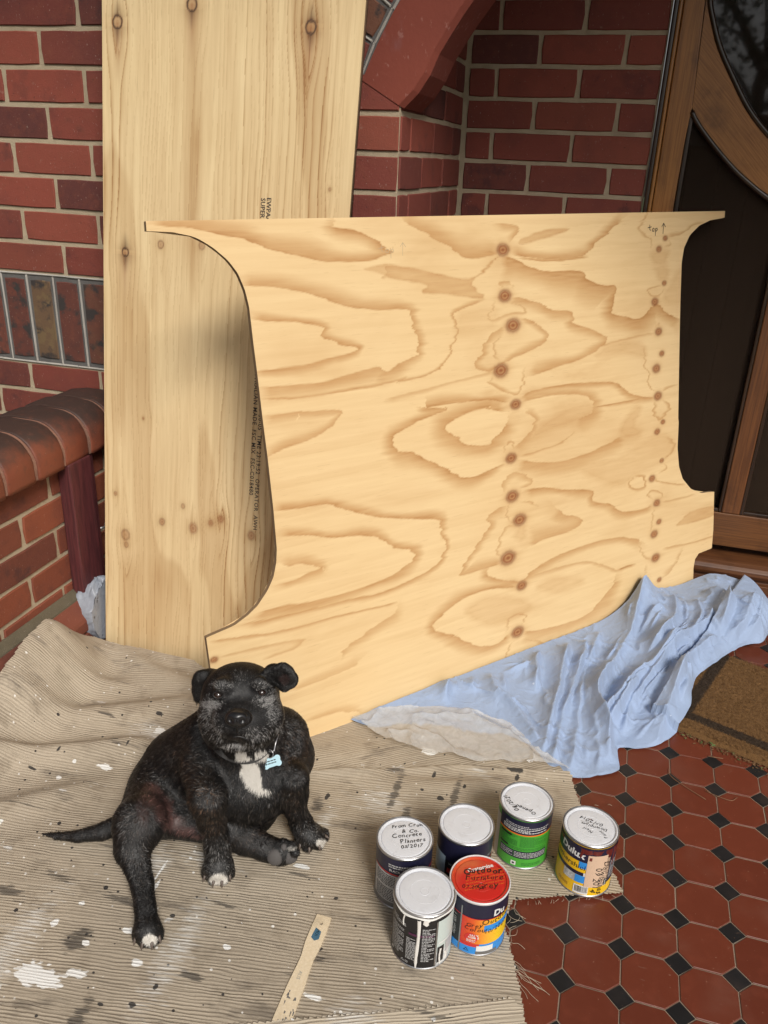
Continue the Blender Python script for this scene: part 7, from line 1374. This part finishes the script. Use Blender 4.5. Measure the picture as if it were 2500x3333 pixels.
lipline([(796, 648), (815, 634), (845, 622), (876, 616), (908, 620), (938, 632), (960, 648)], .0022); lipline([(876, 545), (876, 580), (876, 614)], .0014)
def claw(zx, zy, dx, dy, L=.010, r=.0032):
    p, nn, d = on_dog(zx, zy)
    if p is None: return
    p = np.array(p); t_ = RM[0]*dx+RM[1]*dy-RM[2]*.35; t_ /= np.linalg.norm(t_); e = p+t_*L; e[2] = max(e[2], GZ+.001); pts = [p-t_*.004, p+t_*L*.4+np.array([0, 0, .0015]), e]
    add('claw', MB().tube([tuple(q) for q in smooth_line(pts, 3)], [r, r, r*.95, r*.8, r*.65, r*.45, r*.2], 8).mesh('claw'), M_CLAW, dog, smooth=True)
for z_ in ((188, 1985, -.2, 1), (236, 2018, -.1, 1), (300, 2018, .1, 1), (350, 1975, .4, 1), (656, 1565, -.3, 1), (716, 1600, -.1, 1), (772, 1602, .1, 1), (824, 1560, .3, 1), (1300, 1352, -.1, 1), (1362, 1374, .05, 1), (1428, 1356, .3, 1), (1470, 1290, .9, .4)): claw(*z_)
for zx, zy, rx, ry in ((1133, 1430, .018, .019), (1226, 1425, .0185, .017)):
    p, nn, d = on_dog(zx, zy)
    if p is not None: add('paw_pad', mesh('paw_pad', *ball(np.array(p)+np.array(d)*.0065, (rx*.95, ry*.9, .009))), M_PAD, dog, smooth=True)
for zx, zy in ((1190, 1368),):
    p, nn, d = on_dog(zx, zy)
    if p is not None: add('paw_pad', mesh('paw_pad', *ball(np.array(p)+np.array(d)*.003, (.007, .009, .006))), M_PAD, dog, smooth=True)
# collar with its ring and bone shaped tag
col = empty('dog_collar', (-.82, -.6, .3), 'dark dog collar with a pale blue bone shaped tag under the chin', 'dog collar')
M_STRAP = plain('dark_strap', (.02, .018, .017), .5); M_TAG = ink('pale_blue_tag', (.42, .62, .7), .35)
cp_ = []
for zx, zy in ((640, 560), (665, 640), (720, 705), (790, 750), (860, 780), (930, 790), (1000, 780), (1060, 745), (1110, 690), (1145, 620), (1170, 560)):
    p, nn, d = on_dog(zx, zy)
    if p is not None: cp_.append(np.array(p)-np.array(d)*.002)
cp_ = np.array(cp_); cs_ = cp_.copy(); 
for _ in range(2): cs_[1:-1] = (cs_[:-2]+2*cs_[1:-1]+cs_[2:])/4
pts = smooth_line([tuple(q) for q in cs_], 4); V = []; F = []
for i, q in enumerate(pts):
    u_ = -RM[1]*.0065; o_ = -RM[2]*.0022; V += [q-u_, q-u_+o_, q+u_+o_, q+u_]
for i in range(len(pts)-1): F += [(i*4+k, i*4+(k+1) % 4, i*4+4+(k+1) % 4, i*4+4+k) for k in range(4)]
add('strap', mesh('strap', V, F), M_STRAP, col, smooth=False)
p, nn, d = on_dog(1108, 790); tc = np.array(p)-np.array(d)*.010
ex_, ey_ = RM[0]*math.cos(.3)-RM[1]*math.sin(.3), -RM[1]*math.cos(.3)-RM[0]*math.sin(.3); ez_ = -RM[2]
bone = []
for a0, cx, cy in ((-.5, .0125, -.0055), (.0, .0125, .0055)):
    pass
def arc(cx, cy, a, b_): return [(cx+.0062*math.cos(q), cy+.0062*math.sin(q)) for q in np.linspace(a, b_, 8)]
bone = arc(.0125, -.0050, -2.4, .65)+arc(.0125, .0050, -.65, 2.4)+arc(-.0125, .0050, .75, 3.8)+arc(-.0125, -.0050, 2.5, 5.5)
tg = add('tag', MB().prism(bone, lambda u, v, w: tuple(tc+ex_*u+ey_*v-ez_*w), .0016).mesh('tag', .0004), M_TAG, col)
for i, (tx, ln2) in enumerate((('(03) 5---', .0), ('0430---', .0))):
    m_ = MB(); x0 = -.0125
    for w_, g_ in ((.0035, .0012), (.0055, .001), (.0052, .001), (.004, .001)):
        z0 = .0022-.0048*i; m_.raw([tuple(tc+ex_*a_+ey_*b_+ez_*.0004) for a_, b_ in ((x0, z0), (x0+w_, z0), (x0+w_, z0+.0019), (x0, z0+.0019))], [(0, 1, 2, 3)]); x0 += w_+g_
    add('tag_print', m_.mesh('tag_print'), M_INK, tg)
p2 = tc+ey_*.009; rg = MB().tube([tuple(p2+ey_*(.008+.0085*math.sin(q))+ex_*.0085*math.cos(q)+ez_*.003*math.cos(q)) for q in np.linspace(0, 2*math.pi, 20)], .0011, 6, False); add('split_ring', rg.mesh('split_ring'), M_TIN, col, smooth=True)
lead = [on_dog(zx, zy) for zx, zy in ((1120, 720), (1135, 660), (1155, 600))]; lead = [tuple(p2+ey_*.014)]+[tuple(np.array(q[0])-np.array(q[2])*.003) for q in lead if q[0] is not None]
add('hook', MB().tube(smooth_line(lead, 3), .0016, 6).mesh('hook'), M_TIN, col, smooth=True)
# ------------------------------------------------------------------ garden tree behind the viewer, mirrored in the door glass
M_BARK = plain('bark', (.07, .05, .035), .9); M_LEAF = plain('tree_leaves', (.035, .06, .018), .6)
tree = empty('garden_tree', (1.1, -9.5, -.32), 'green garden tree on the lawn facing the porch', 'tree')
tk = MB(); tk.tube([(1.1, -9.5, -.32), (1.15, -9.5, 1.2), (1.05, -9.4, 2.4), (1.2, -9.5, 3.6)], [.16, .12, .09, .04], 8)
rk = np.random.RandomState(3); tips = []
for i in range(14):
    a = rk.uniform(0, 6.28); z0 = rk.uniform(1.2, 3.2); e = np.array([1.1+math.cos(a)*rk.uniform(.8, 1.9), -9.5+math.sin(a)*rk.uniform(.8, 1.9), z0+rk.uniform(.2, 1.3)]); tk.tube([(1.1, -9.5, z0), tuple((np.array([1.1, -9.5, z0])+e)/2+np.array([0, 0, .15])), tuple(e)], [.045, .03, .012], 6); tips.append(e)
add('trunk', tk.mesh('trunk'), M_BARK, tree, smooth=True)
nl = 2200; c0 = np.array(tips)[rk.randint(len(tips), size=nl)]+rk.normal(0, .42, (nl, 3)); u0 = rk.normal(0, 1, (nl, 3)); u0 /= np.linalg.norm(u0, axis=1)[:, None]; v0 = np.cross(u0, rk.normal(0, 1, (nl, 3))); v0 /= np.linalg.norm(v0, axis=1)[:, None]
V = np.concatenate([c0-u0*.06, c0+v0*.03, c0+u0*.06, c0-v0*.03]); i = np.arange(nl); add('crown', np_mesh('crown', V, np.stack([i, i+nl, i+2*nl, i+3*nl], -1)), M_LEAF, tree)
